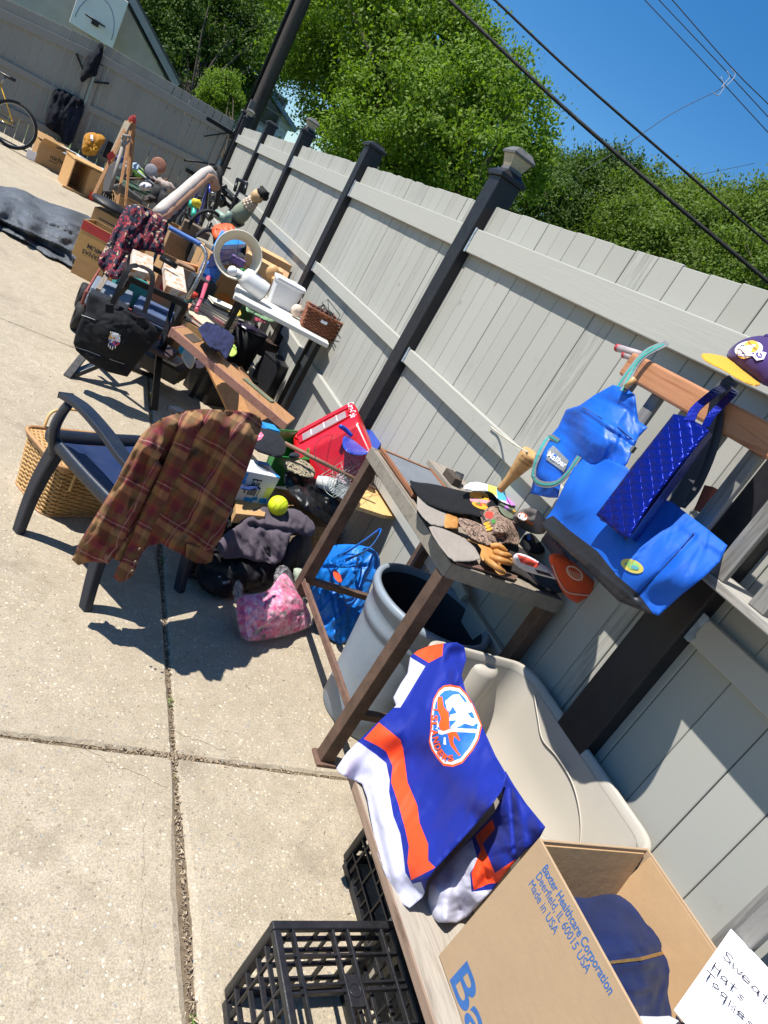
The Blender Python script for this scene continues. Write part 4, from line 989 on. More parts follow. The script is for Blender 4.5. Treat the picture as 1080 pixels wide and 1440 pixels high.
# ---- rusty steel table
RUST = mat('rusty_steel', '#5a463a', .7, .35, 14, .5, 90, metal=.25, dirt=.35)
STEELP = mat('chipped_grey_paint', '#837c70', .6, .15, 14, .35, 80, metal=.1, dirt=.55)
RUSTP = mat('brown_angle_iron', '#6d5346', .75, .3, 25, .4, 90, metal=.1, dirt=.3)
tt = thing('steel_table', 'rusty steel framed table with grey painted edge, holding gloves and caps', 'table', (1.5, 2, 0))
TX0, TX1, TY0, TY1, TZ = 1.268, 1.772, 1.580, 2.420, .900
def leg_(x, y, nm='leg', m=RUST):
    q = MB(); q.bx(x - .026, x + .026, y - .026, y + .026, .012, TZ - .052); o = q.build(nm, m, tt, bevel=.003); return o
for x in (TX0 + .014, TX1 - .03):
    for y in (TY0 + .012, TY1 - .03):
        leg_(x, y); q = MB(); q.bx(x - .040, x + .036, y - .040, y + .036, 0, .012); q.build('foot_plate', RUSTP, tt, bevel=.002)
q = MB(); q.bx(TX0 - .014, TX0 - .004, TY0 - .014, TY1, TZ - .052, TZ); q.build('edge_rail', STEELP, tt, bevel=.002)
q = MB(); q.bx(TX0 - .003, TX1, TY0 - .014, TY0 - .004, TZ - .055, TZ - .001); q.build('edge_rail', STEELP, tt, bevel=.002)
q = MB(); q.bx(TX0 - .003, TX1, TY1 - .010, TY1, TZ - .052, TZ - .001); q.build('edge_rail', STEELP, tt, bevel=.002)
q = MB(); q.bx(TX0 - .003, TX1, TY0 - .003, TY1 - .011, TZ - .016, TZ - .004); q.build('top', woodmat('old_table_board', '#8b7f70', '#5c5247', 1, 'Y', .85, .5), tt)
q = MB(); q.bx(TX0 - .010, TX0 + .022, TY0 + .040, TY1 - .06, .222, .232); q.bx(TX0 - .010, TX0 - .004, TY0 + .040, TY1 - .06, .232, .250); q.build('front_stretcher', RUSTP, tt, bevel=.001)
for y in (TY0 + .012, TY1 - .03):
    q = MB(); q.bx(TX0 + .042, TX1 - .058, y - .014, y + .014, .215, .243); q.build('side_stretcher', RUST, tt, bevel=.002)
# pale board leaning under the table against the fence
q = MB(); q.beam(W(560, 640, x=1.745), W(645, 800, x=1.745), .02, .05)
q = MB(); q.beam((1.72, 2.62, .70), (1.72, 1.95, .60), .02, .045); q.build('pale_board', RAIL, label='pale painted batten lying on the fence behind the steel table', cat='board', bevel=.002)

# things on the steel table
SLATE = mat('slate', '#6d7278', .55, .12, 6, .2, 60, dirt=.15); FRW = woodmat('slate_frame_wood', '#8a5a3c', '#5c3a28', 1.5, 'Y', .6)
sl_ = thing('framed_slate', 'small dark slate in thin brown frame at the far end of the steel table', 'slate', (1.45, 2.2, .9))
q = MB(); q.bx(1.300, 1.540, 2.02, 2.385, .904, .912); q.build('slate_sheet', SLATE, sl_)
q = MB(); q.bx(1.285, 1.300, 2.005, 2.40, .902, .917); q.bx(1.540, 1.555, 2.005, 2.40, .902, .917); q.bx(1.3005, 1.5395, 2.386, 2.401, .902, .916); q.bx(1.3005, 1.5395, 2.004, 2.019, .902, .916); q.build('frame', FRW, sl_, bevel=.001)
q = MB(); q.bx(1.575, 1.735, 1.85, 2.50, .901, .925); q.build('weathered_plank', woodmat('old_grey_plank', '#8f867a', '#5d564d', 1.2, 'Y', .9, .6), label='weathered grey plank with splitting grain along the back of the steel table', cat='plank', bevel=.002)
q = MB(); q.slab([W(a, b, z=.902) for a, b in ((641, 793), (690, 799), (727, 812), (722, 817), (688, 806))], (0, 0, .006)); q.build('wood_strip', RUSTP, label='flat brown strip at the near corner of the steel table under the gloves', cat='strip')
q = MB(); q.lathe((1.64, 2.32, .932), [(.018, -.02), (.038, -.02), (.040, -.015), (.040, .015), (.038, .02), (.018, .02), (.018, -.02)], 28, (.8, -.5, .15)); q.build('caster_wheel', [mat('black_rubber', '#17181a', .6, .2, 20)], label='small black wheel lying at the back of the steel table', cat='wheel')
q = MB(); q.bx(1.585, 1.625, 2.26, 2.36, .921, .96); q.build('dark_wood_block', woodmat('dark_block', '#4b4036', '#2c251f', 2, 'Y'), label='small dark wood block beside the black wheel on the table', cat='block', bevel=.003)

GCUFF = fabric('canvas_cuff', '#8f867b', .9, .1, 500, .4); GTAN = mat('tan_leather', '#b07c3f', .6, .2, 25, .4, 70)
GG = 'canvas and leather work gloves on the steel table'
g1 = thing('work_glove', 'work glove with grey cuff and tan palm, farther one, partly under the black beanie', 'glove', (1.4, 1.9, .9), GG)
soft('cuff', [(587, 697), (594, 699), (606, 706), (628, 717), (630, 728), (624, 742), (606, 738), (595, 728), (586, 716)], onplane([(590, 700), (628, 720), (606, 738)], z=.928), [GCUFF], smooth=0, puff=.006, back=.02, step=2.5, edge=5, fold=.002, fscale=14, creases=(5, .003, 14, 1.6), parent=g1)
soft('palm', [(626, 718), (640, 722), (646, 732), (645, 744), (634, 744), (623, 742)], onplane([(626, 718), (646, 732), (634, 744)], z=.928), [GTAN], puff=.012, back=.02, step=2.5, edge=4, fold=.003, fscale=7, creases=(6, .003, 9, 1.4), parent=g1)
g2 = thing('work_glove', 'work glove with folded grey cuff and tan leather fingers, nearest on the steel table', 'glove', (1.35, 1.7, .9), GG)
soft('cuff', [(603, 741), (612, 739), (632, 747), (654, 757), (668, 770), (677, 786), (660, 790), (640, 790), (630, 783), (618, 768), (608, 752)], onplane([(606, 742), (677, 785), (632, 784)], z=.925), [GCUFF], smooth=0, puff=.007, back=.02, step=2.4, edge=4, fold=.002, fscale=16, ridges=[(606, 746, 634, 786, 2, .007), (610, 744, 638, 786, 1.5, -.005)], creases=(6, .003, 16, 1.6), parent=g2)
soft('palm', [(652, 757), (672, 760), (700, 768), (715, 772), (712, 778), (722, 784), (720, 796), (700, 792), (712, 802), (710, 810), (700, 808), (690, 794), (674, 786), (678, 768)], onplane([(652, 757), (722, 784), (700, 808)], z=.93), [GTAN], puff=.014, back=.02, step=2.6, edge=5, fold=.004, fscale=8, parent=g2)
def glove_fingers(par, base, tips, z):
    for (bx_, by_), (mx, my), (tx_, ty) in tips:
        q = MB(); q.tube(bez([W(bx_, by_, z=z), W(mx, my, z=z + .016), W(tx_, ty, z=z + .006)], 10), [.0095, .0105, .0105, .011, .0105, .010, .0105, .0105, .0100, .008, .005][:11], 9); q.build('finger', GTAN, par)
glove_fingers(g2, None, (((690, 768), (702, 768), (712, 777)), ((695, 776), (708, 780), (719, 782)), ((690, 783), (706, 788), (720, 793)), ((684, 787), (696, 796), (709, 806)), ((700, 762), (711, 758), (716, 757))), .938)

BK = fabric('black_fleece', '#0e0f12', .9, .2, 500, .35, .03)
bh = thing('black_beanie', 'black knitted beanie with a yellow and green burger patch on the steel table', 'hat', (1.45, 2, .9))
soft('knit', [(574, 674), (584, 678), (608, 680), (640, 688), (664, 693), (694, 690), (702, 712), (694, 728), (674, 727), (660, 724), (640, 723), (616, 716), (598, 708), (584, 694)], ctl((576, 676, 'z', .930), (660, 700, 'z', .950), (700, 712, 'z', .96), (620, 715, 'z', .935)), [BK], puff=.016, back=.03, step=2.8, edge=9, fold=.006, fscale=22, creases=(10, .004, 24, 2.0, 15, 40), parent=bh, ridges=[(580, 682, 640, 710, 4, -.008), (600, 708, 670, 722, 4, .007)])
sb_ = SURF[0]
PAT = [mat('patch_yellow', '#d39a24', .6, .1, 50), mat('patch_green', '#3f7a33', .6), mat('patch_red', '#c0392b', .6), mat('patch_dark', '#2a2220', .6), mat('patch_pink', '#d98a94', .6)]
print_poly([(ell(674, 702, 15, 12, 20), 3), (ell(674, 698, 14, 8, 15), 0), (ell(673, 705, 13, 4.5, 20), 1), (ell(674, 708, 12, 3, 20), 2), (ell(675, 711, 12, 4, 20), 0), ([(660, 700), (690, 704), (684, 708), (662, 705)], 4)], sb_, PAT, bh, 'burger_patch', .003, 3)

def camo(name, cols, sc=26):
    m, n = newmat(name); c = n.coord('Object'); f = n.noise(c, sc, 3, .55, 1.5); g = n.noise(c, sc * 2.2, 3, .5, 2)
    v = n.ramp(n.math('ADD', f, n.math('MULTIPLY', n.math('SUBTRACT', g, .5), .5)), [(0, H(cols[0])), (.42, H(cols[1])), (.5, H(cols[2])), (.57, H(cols[3]))], 'CONSTANT')
    n.link(v, n.b.inputs['Base Color']); n.b.inputs['Roughness'].default_value = .85; n.bump(n.noise(c, 600, 2), .3, .001); return m
CAMO = camo('brown_woodland_camo', ('#2e2520', '#7d6656', '#a58b78', '#4b392f'), 38)
cc_ = thing('camouflage_cap', 'brown woodland camouflage cap with coloured stitched letters on the steel table', 'cap', (1.5, 1.8, .9))
soft('crown', [(674, 722), (686, 713), (702, 711), (716, 716), (724, 726), (726, 742), (731, 756), (730, 768), (716, 764), (700, 766), (690, 758), (680, 742)], ctl((676, 722, 'z', .95), (716, 716, 'z', .97), (730, 768, 'z', .95), (700, 766, 'z', .94), (706, 740, 'z', .985)), [CAMO], puff=.025, back=.04, step=2.6, edge=11, fold=.003, fscale=16, parent=cc_, ridges=[(712, 716, 700, 764, 1.6, -.006), (690, 714, 712, 742, 5, .006)], creases=(5, .003, 14, 1.5))
sc_ = SURF[0]
soft('brim', [(642, 728), (655, 729), (672, 735), (686, 742), (696, 754), (700, 766), (690, 768), (676, 764), (662, 757), (650, 745)], ctl((643, 729, 'z', .945), (696, 754, 'z', .955), (690, 768, 'z', .940), (655, 750, 'z', .94)), [CAMO], puff=.008, back=.004, step=2.6, edge=7, parent=cc_, ridges=[(646, 736, 692, 760, 6, .010)])
print_poly([(ell(688, 724, 6, 5.2), 2), (ell(694, 733, 3.2, 3), 1), ([(677, 726), (680, 724), (683, 730), (680, 732)], 3), ([(680, 734), (684, 731), (687, 737), (683, 740)], 3), (ell(684, 736, 4.5, 2.0, -20), 0), (ell(686, 740, 4.5, 2.0, -20), 0), (ell(688, 744, 4.5, 2.0, -20), 0), ([(674, 720), (678, 718), (680, 723), (677, 725)], 3)], sc_, PAT, cc_, 'stitched_letters', .004, 2)
TD = [fabric('tie_dye_white', '#ced2d6', .8, .08), fabric('tie_dye_blue', '#3f9bc4', .8, .15), fabric('tie_dye_violet', '#b46ac0', .8, .15), fabric('tie_dye_yellow', '#c9cf55', .8, .15)]
soft('tie_dye_shirt', [(648, 687), (664, 676), (690, 682), (712, 690), (728, 702), (733, 714), (716, 710), (702, 704), (690, 690), (664, 691)], ctl((650, 688, 'z', .985), (730, 712, 'z', .995), (690, 686, 'z', .99)), TD, regions=[([(686, 680), (704, 686), (700, 698), (686, 692)], 3), ([(698, 688), (714, 694), (716, 706), (700, 702)], 1), ([(712, 692), (736, 702), (736, 718), (712, 707)], 2)], puff=.018, back=.03, step=2.6, edge=8, fold=.005, fscale=9, creases=(14, .006, 12, 1.5), label='crumpled tie dye cloth in blue, violet and yellow at the back of the steel table', cat='shirt')
q = MB(); GR_ = mat('olive_pouch', '#5d6350', .7, .25, 30)
soft('patterned_pouch', [(700, 706), (718, 712), (732, 718), (724, 732), (712, 728), (702, 718)], ctl((700, 706, 'z', .985), (732, 718, 'z', .985), (712, 728, 'z', .985)), [GR_, TD[2], PAT[0]], regions=[(ell(712, 714, 3, 3), 1), (ell(722, 720, 3, 3), 2)], puff=.012, back=.02, step=2.6, edge=6, label='small olive patterned pouch between the camouflage cap and tie dye cloth', cat='pouch')
GCAP = fabric('grey_twill', '#5b5552', .9, .15, 500)
gc = thing('grey_cap', 'grey baseball cap with round white and orange patch, beside the camouflage cap', 'cap', (1.6, 1.75, .9))
soft('crown', [(719, 727), (728, 719), (740, 714), (754, 716), (764, 724), (770, 736), (768, 750), (756, 752), (742, 748), (728, 740)], ctl((720, 728, 'z', 1.00), (768, 740, 'x', 1.66), (742, 748, 'z', .97), (742, 718, 'x', 1.70)), [GCAP], puff=.03, back=.05, step=2.6, edge=10, fold=.003, fscale=12, creases=(6, .004, 14, 1.5), parent=gc)
sgc = SURF[0]; print_poly([(ell(735, 727, 8.5, 6, 25), 1), (ell(734.5, 726.5, 7, 4.6, 25), 0), ([(741, 731), (752, 737), (748, 739), (740, 735)], 1)], sgc, [JWP, mat('patch_rust', '#b0603a', .6)], gc, 'patch', .003, 2)
kc = thing('baseball_cap', 'black cap with a small embroidered mark, below the grey cap on the steel table', 'cap', (1.6, 1.7, .9))
soft('crown', [(735, 754), (744, 749), (758, 752), (768, 760), (768, 774), (760, 780), (748, 779), (738, 770)], ctl((736, 756, 'z', .95), (768, 766, 'z', .97), (748, 778, 'z', .94)), [BK], puff=.022, back=.04, step=2.6, edge=8, fold=.004, fscale=11, creases=(5, .004, 10, 1.5), parent=kc)
print_poly([([(740, 752), (745, 751), (747, 759), (742, 760)], 0)], SURF[0], [JL], kc, 'embroidered_mark', .003, 2)
RW = [fabric('print_cloth_white', '#cdc6cb', .8, .08), fabric('print_cloth_red', '#c94636', .8), fabric('print_cloth_dark', '#3a2730', .8)]
soft('printed_cloth', [(721, 782), (728, 777), (742, 781), (762, 792), (778, 804), (785, 816), (770, 812), (750, 807), (732, 800), (721, 791)], ctl((722, 783, 'y', 1.57), (784, 814, 'y', 1.56), (732, 800, 'y', 1.565)), RW, regions=[([(727, 779), (744, 785), (760, 793), (754, 799), (732, 791)], 1), ([(752, 800), (772, 806), (778, 812), (756, 806)], 2)], puff=.016, back=.015, step=2.5, edge=6, fold=.004, fscale=9, creases=(10, .004, 16, 1.5), label='folded white cloth with red print hanging at the near edge of the steel table', cat='cloth')
dk = fabric('dark_red_cloth', '#401a1c', .85, .3)
soft('dark_red_cloth', [(760, 758), (768, 752), (782, 762), (800, 784), (806, 800), (794, 800), (778, 786), (766, 776)], ctl((762, 758, 'z', .99), (804, 798, 'x', 1.68), (778, 786, 'z', .95)), [dk], puff=.015, back=.04, step=3, edge=7, fold=.006, fscale=10, creases=(6, .004, 14, 1.5), label='dark red cloth bunched between the black cap and the big blue bag', cat='cloth')
soft('dark_patterned_cloth', [(695, 772), (712, 764), (730, 768), (745, 780), (762, 790), (780, 806), (800, 824), (790, 836), (762, 828), (738, 812), (712, 800)], ctl((698, 774, 'z', .915), (796, 826, 'z', .915), (738, 812, 'z', .908)), [fabric('black_brown_print', '#241d1b', .85, .5, 200)], puff=.012, back=.008, step=3, edge=7, fold=.008, fscale=10, creases=(14, .006, 18, 1.8), label='dark brown and black cloth spread under the caps at the near end of the table', cat='cloth')
soft('tan_cloth', [(655, 700), (700, 706), (730, 714), (745, 730), (740, 745), (700, 722), (668, 712)], ctl((655, 700, 'z', .925), (745, 735, 'z', .93), (668, 712, 'z', .92)), [fabric('drab_cloth', '#6a5f52', .85, .2)], puff=.012, back=.02, step=3, edge=6, creases=(8, .005, 16, 1.8), label='drab cloth peeping out between the black beanie and the grey cap', cat='cloth')
# orange mesh cap, hanging bill down under the big blue bag
OC = fabric('orange_twill', '#c4481f', .8, .1, 400); OCW = fabric('white_piping', '#d9b8a8', .7)
oc = thing('orange_cap', 'orange and white mesh back cap hanging below the big blue bag', 'cap', (1.6, 1.55, .8))
soft('crown', [(770, 782), (782, 776), (800, 784), (830, 812), (856, 838), (852, 848), (832, 851), (806, 848), (790, 832), (778, 806)], ctl((775, 785, 'y', 1.56), (850, 842, 'y', 1.54), (800, 846, 'y', 1.55)), [OC, OCW], regions=[(ell(808, 806, 14, 8, 38), 1), (ell(808, 806, 11.5, 6, 38), 0)], puff=.035, back=.03, step=3.4, edge=13, parent=oc)
so = SURF[0]
q = MB(); q.tube([so(a, b, .003) for a, b in bez([(775, 795, 0), (784, 818, 0), (795, 836, 0), (812, 838, 0), (836, 840, 0), (852, 838, 0)], 24) and [(p[0], p[1]) for p in bez([(777, 795, 0), (785, 815, 0), (797, 832, 0), (815, 836, 0), (836, 838, 0), (850, 838, 0)], 24)]], .0022, 6); q.build('piping', OCW, oc)
q = MB()
for k in range(7):
    a = (799 + k * 2.8, 800 + k * 1.2); b = (a[0] + 3, a[1] + 9); q.tube([so(*a, .004), so(*b, .004)], .0010, 4)
q.build('mesh_lines', OCW, oc)
# wooden club
CLUB = woodmat('pale_turned_wood', '#c39a66', '#a87c4c', .6, 'X', .45, .1)
bt = thing('wooden_club', 'pale turned wooden club leaning against the fence behind the table, leather cord at its end', 'club', (1.65, 2.2, .92))
b0, b1 = W(702, 690, x=1.66), W(748, 637, x=1.655); ax = b1 - b0; Lb = ax.length
q = MB(); q.lathe(b0, [(.0001, 0), (.014, .002), (.016, .02), (.017, Lb * .3), (.026, Lb * .55), (.036, Lb * .80), (.040, Lb * .93), (.038, Lb * .99), (.034, Lb), (.014, Lb - .004), (.0001, Lb - .006)], 28, ax)
q.build('body', CLUB, bt)
q = MB(); n_ = ax.cross(Vector((0, 0, 1))).normalized()
for r_, ln_ in ((.80, 'Pie'), (.70, 'Picnic')):
    pass
cv = ray(735, 655).normalized()
for row, (u, wdt) in enumerate(((.90, 12), (.82, 20))):
    pts = []
    for k in range(wdt):
        a = -.5 + k / wdt; c0 = b0 + ax * (u + .025 * math.sin(k * 2.1)); side = ax.normalized().cross(cv).normalized(); rr = .0395 if u > .85 else .0365
        pts.append(c0 + side * (rr * math.sin(a * 1.6)) - (cv - ax.normalized() * cv.dot(ax.normalized())).normalized() * (rr * math.cos(a * 1.6) + .0005))
    q.tube(pts, .0007, 4)
q.build('engraved_writing', mat('burnt_line', '#6d4a2a', .8), bt)
q = MB(); q.tube(bez([W(742, 636, x=1.62), W(728, 628, x=1.63), W(705, 612, x=1.74), W(690, 600, x=1.752)], 16), .0035, 6); q.build('cord', mat('pale_cord', '#b8b2a2', .8), bt)

# ---- slatted wooden panel behind the bags
SLW = woodmat('reddish_cedar', '#b07a55', '#8d5836', .8, 'Y', .55, .15); SLG = woodmat('grey_slat_wood', '#7f7c76', '#5c5a55', 1, 'Z', .8, .4)
SLGY = woodmat('grey_slat_wood_y', '#a09c93', '#7c7870', 1, 'Y', .8, .4)
sp = thing('slatted_bench_back', 'wooden slatted bench back with varnished reddish top rail, hung with blue bags', 'bench back', (1.6, 1, 0))
q = MB(); q.bx(1.565, 1.605, .45, 1.775, 1.632, 1.712); q.build('top_rail', SLW, sp, bevel=.008)
q = MB(); q.bx(1.590, 1.757, .45, 1.77, 1.298, 1.3245); q.build('shelf_plank', SLGY, sp, bevel=.004)  # shelf plank, run back to the fence so its shade covers the boards
for k in range(9):
    y = 1.74 - k * .135; q = MB(); q.bx(1.595, 1.612, y - .024, y + .024, 1.325, 1.633); q.build('slat', SLG, sp, bevel=.003)
q = MB(); q.bx(1.60, 1.6345, .46, .52, .0, 1.297); q.build('post', SLG, sp, bevel=.004)
q = MB(); q.bx(1.60, 1.778, 1.42, 1.46, 1.258, 1.297); q.bx(1.763, 1.778, 1.42, 1.46, 1.20, 1.258); q.build('prop', SLG, sp, bevel=.002)
q = MB(); q.beam(W(1000, 685, x=1.66), W(985, 720, x=1.66), .02, .03); q.build('red_strip', mat('brick_red_paint', '#8f4a38', .6, .2), label='short brick red strip showing between the slats behind the big blue bag', cat='strip')
CHALK = mat('pink_grey_tube', '#a99c9c', .5, .15, 30); REDT = mat('red_tube_end', '#b3303a', .5)
for k, (a, b, c, d) in enumerate(((871, 490, 900, 499), (880, 500, 905, 509))):
    t_ = thing('rolled_tube', ('upper' if k == 0 else 'lower') + ' of two thin grey tubes with red ends lying on the reddish rail', 'tube', W(a, b, x=1.60), 'grey tubes with red ends')
    p, r = W(a, b, x=1.60), W(c, d, x=1.60); q = MB(); q.tube([p, r], .0125 - .002 * k, 14); q.build('body', CHALK, t_); q = MB(); q.tube([p - (r - p) * .12, p - (r - p) * .0], .013 - .002 * k, 14); q.tube([p - (r - p) * .16, p], .006, 8); q.build('end', REDT, t_)
q = MB(); q.ball(W(1038, 797, z=1.338), .022, sq=(1.4, 1.0, .5), wob=.5); q.ball(W(1046, 801, z=1.34), .016, sq=(1.3, .8, .6), wob=.4); q.build('dark_stone', mat('dark_stone', '#4c4a48', .7, .3, 40, .5), label='dark lumpy stone lying on the shelf plank below the slatted back', cat='stone')

# ---- blue bags
BB = mat('blue_polyester', '#0f57ba', .62, .06, 6, .3, 700, spec=.3); BBK = mat('black_vinyl', '#1e2027', .45, .15, 12, .2, 80)
STR = fabric('charcoal_strap', '#3a3c42', .8, .12, 700)
bgt = thing('tote_bag', 'large bright blue tote bag with black base and round yellow badge, hanging in front', 'tote bag', (1.5, 1.3, 1.15))
o_b = [(760, 739), (778, 715), (790, 690), (808, 655), (824, 634), (846, 642), (880, 656), (886, 662), (862, 715), (880, 760), (928, 700), (945, 706), (966, 722), (995, 744), (1023, 767), (1012, 790), (990, 812), (960, 835), (926, 866), (900, 858), (870, 846), (830, 806), (790, 768)]
band = [(740, 742), (778, 725), (800, 745), (840, 775), (868, 810), (898, 835), (918, 862), (905, 875), (850, 850), (780, 770)]
soft('body', o_b, ctl((762, 738, 'x', 1.44), (824, 634, 'x', 1.50), (886, 662, 'x', 1.47), (966, 722, 'x', 1.50), (1022, 766, 'x', 1.52), (926, 865, 'x', 1.46), (880, 770, 'x', 1.40), (850, 700, 'x', 1.43), (940, 790, 'x', 1.43)), [BB, BBK], regions=[(band, 1)], smooth=0, step=3.2, puff=.006, back=.125, edge=5, fold=.003, fscale=34, creases=(16, .0035, 45, 2.2, -52, 35), fdir=-52, parent=bgt,
     ridges=[(895, 838, 978, 752, 3.5, -.008), (905, 845, 985, 765, 7, .004), (828, 640, 800, 720, 8, .006), (886, 668, 870, 745, 8, -.006), (800, 728, 870, 700, 9, .005), (960, 740, 1015, 775, 6, .006), (768, 742, 900, 850, 2, .003), (826, 636, 884, 660, 2, .003)])
sbt = SURF[0]
print_poly([(ell(889, 796, 17, 9, 22), 0), (ell(890, 795, 10, 5.5, 22), 1), (ell(893, 798, 6, 2.5, 22), 2)], sbt, [mat('badge_yellow', '#b3a650', .5), mat('badge_green', '#7fae62', .5), mat('badge_teal', '#4c8f9a', .5)], bgt, 'badge', .003, 3)
q = MB(); q.tube([sbt(a, b, .002) for a, b in [(p[0], p[1]) for p in bez([(976, 750, 0), (950, 780, 0), (920, 812, 0), (896, 838, 0)], 18)]], .0012, 5); q.build('seam', NAVY, bgt)
q = MB(); q.ribbon(bez([W(1006, 556, x=1.53), W(1000, 590, x=1.545), W(985, 640, x=1.55), W(960, 690, x=1.52), W(945, 715, x=1.49)], 16), .034, (0, 1, .3), .003)
q.ribbon(bez([W(1012, 552, x=1.555), W(1004, 620, x=1.56), W(980, 680, x=1.55), W(955, 712, x=1.51)], 16), .034, (0, 1, .1), .003)
q.ribbon(bez([W(1004, 560, x=1.53), W(1015, 545, x=1.54), W(1030, 535, x=1.57), W(1028, 540, x=1.60), W(1012, 560, x=1.62)], 14), .036, (0, 1, .3), .003); q.build('strap', STR, bgt)

dfm = thing('duffel_bag', 'smaller blue nylon duffel bag with striped handles and grey name label', 'duffel bag', (1.55, 1.65, 1.17))
BN = mat('shiny_blue_nylon', '#1058bd', .46, .06, 7, .25, 160, spec=.4)
o_d = [(862, 541), (880, 546), (893, 555), (896, 578), (898, 592), (911, 601), (898, 615), (882, 652), (870, 664), (840, 655), (810, 655), (790, 672), (785, 700), (772, 700), (745, 694), (752, 668), (757, 640), (770, 618), (785, 600), (796, 576), (815, 570), (835, 556)]
soft('body', o_d, ctl((862, 542, 'x', 1.53), (910, 600, 'x', 1.55), (870, 664, 'x', 1.50), (745, 695, 'x', 1.52), (785, 600, 'x', 1.56), (840, 610, 'x', 1.47), (775, 660, 'x', 1.50)), [BN], smooth=0, step=2.6, puff=.012, back=.07, edge=8, fold=.004, fscale=26, fdir=30, creases=(18, .0035, 34, 2.2, 100, 40), parent=dfm,
     ridges=[(820, 575, 895, 622, 4, .008), (822, 582, 890, 628, 2.5, -.008), (893, 560, 890, 625, 5, .008), (850, 600, 830, 650, 8, .008), (800, 600, 790, 650, 8, -.006), (765, 640, 800, 655, 6, .006), (842, 560, 885, 575, 6, -.006)])
sd_ = SURF[0]; q = MB(); q.tube([sd_(a, b, .002) for a, b in ((820, 573), (845, 588), (870, 602), (894, 622))], .0018, 6); q.build('zip', NAVY2, dfm)
q = MB(); q.box(sd_(890, 632, .004), (.012, .010, .02)); q.build('zip_pull', mat('steel', '#9a9a9c', .3, .1, 20, metal=.9), dfm)
TEAL = fabric('teal_webbing', '#2f8f86', .7); GREYW = fabric('grey_webbing', '#77797c', .8)
print_poly([([(770, 634), (778, 626), (800, 648), (793, 664), (768, 646)], 0)], sd_, [mat('grey_label', '#7b7e82', .5)], dfm, 'name_label', .006, 4)
print_text('Malibar', (769, 641), (794, 658), 8, sd_, JWP, dfm, 'label_lettering', bold=.01, off=.0085)
def strap2(pts, nm='handle', w_=.020):
    q = MB(); q.ribbon(pts, w_, (0, 1, .5), .003, 0); q.ribbon([p + Vector((-.0025, 0, 0)) for p in pts], w_ * .35, (0, 1, .5), .002, 1); q.build(nm, [GREYW, TEAL], dfm)
strap2(bez([sd_(786, 622, .003), sd_(772, 615, .02), sd_(757, 640, .035), sd_(750, 668, .03), sd_(760, 680, .03), sd_(782, 680, .02), sd_(800, 664, .03), sd_(815, 642, .01)], 26))
strap2(bez([W(876, 550, x=1.50), W(890, 522, x=1.53), W(905, 502, x=1.54), W(928, 488, x=1.56), W(938, 482, x=1.60)], 16), w_=.018)
strap2(bez([W(868, 546, x=1.53), W(886, 520, x=1.55), W(908, 495, x=1.58), W(930, 484, x=1.61)], 16), w_=.018)
q = MB(); q.tube([W(880, 545, x=1.50), W(893, 532, x=1.50)], .009, 10); q.build('wooden_toggle', CLUB, dfm)

def quilt():
    m, n = newmat('quilted_blue_sequin'); uvn = n.coord('UV'); mp = n.new('Mapping'); n.link(uvn, mp.inputs[0]); mp.inputs['Scale'].default_value = (1, 1, 1)
    sep = n.new('SeparateXYZ'); n.link(mp.outputs[0], sep.inputs[0]); u, v = sep.outputs[0], sep.outputs[1]
    k = 62
    a = n.math('FRACT', n.math('MULTIPLY', n.math('ADD', u, v), k)); b = n.math('FRACT', n.math('MULTIPLY', n.math('SUBTRACT', u, v), k * .72))
    da = n.math('ABSOLUTE', n.math('SUBTRACT', a, .5)); db = n.math('ABSOLUTE', n.math('SUBTRACT', b, .5))
    h = n.math('MULTIPLY', n.math('SUBTRACT', .5, da), n.math('SUBTRACT', .5, db))
    vo = n.new('TexVoronoi'); vo.inputs['Scale'].default_value = 420; n.link(n.coord('Object'), vo.inputs['Vector'])
    n.b.inputs['Base Color'].default_value = (*H('#0a1f86'), 1); n.b.inputs['Metallic'].default_value = .7; n.b.inputs['Roughness'].default_value = .26
    bp = n.bump(n.math('POWER', h, .5), .9, .006); n2 = n.new('Bump'); n2.inputs['Strength'].default_value = .35; n2.inputs['Distance'].default_value = .001
    n.link(vo.outputs['Distance'], n2.inputs['Height']); n.link(bp, n2.inputs['Normal']); n.link(n2.outputs[0], n.b.inputs['Normal']); return m
QL = quilt(); BDK = mat('dark_blue_satin', '#0a1a60', .3, .1, 8, .1, spec=.5)
qb = thing('quilted_bag', 'narrow dark blue quilted sequin bag hanging in front of the tote bag', 'handbag', (1.45, 1.3, 1.27))
soft('front_panel', [(947, 582), (962, 585), (992, 600), (998, 606), (960, 650), (920, 700), (884, 758), (872, 752), (838, 724), (890, 655)], ctl((947, 582, 'x', 1.40), (995, 602, 'x', 1.405), (884, 756, 'x', 1.34), (838, 724, 'x', 1.35)), [QL], smooth=0, step=4, puff=.006, th=.004, edge=6, uvscale=1.0, uvrot=38, parent=qb)
q = MB(); q.slab([W(997, 605, x=1.405), W(1002, 612, x=1.45), W(895, 762, x=1.40), W(884, 758, x=1.345)], Vector((.002, .003, 0))); q.build('side_gusset', BDK, qb)
q = MB(); q.slab([W(950, 582, x=1.45), W(999, 606, x=1.455), W(892, 758, x=1.40), W(845, 722, x=1.405)], Vector((.004, 0, 0))); q.build('back_panel', BDK, qb)
q = MB(); q.ribbon(bez([W(970, 592, x=1.40), W(978, 575, x=1.42), W(1000, 556, x=1.46), W(1012, 548, x=1.50), W(1020, 545, x=1.55)], 14), .024, (0, 1, .2), .003)
q.ribbon(bez([W(992, 600, x=1.41), W(1002, 583, x=1.42), W(1022, 562, x=1.46), W(1033, 550, x=1.50), W(1030, 545, x=1.555)], 14), .020, (0, 1, .2), .003); q.build('handle', QL, qb)

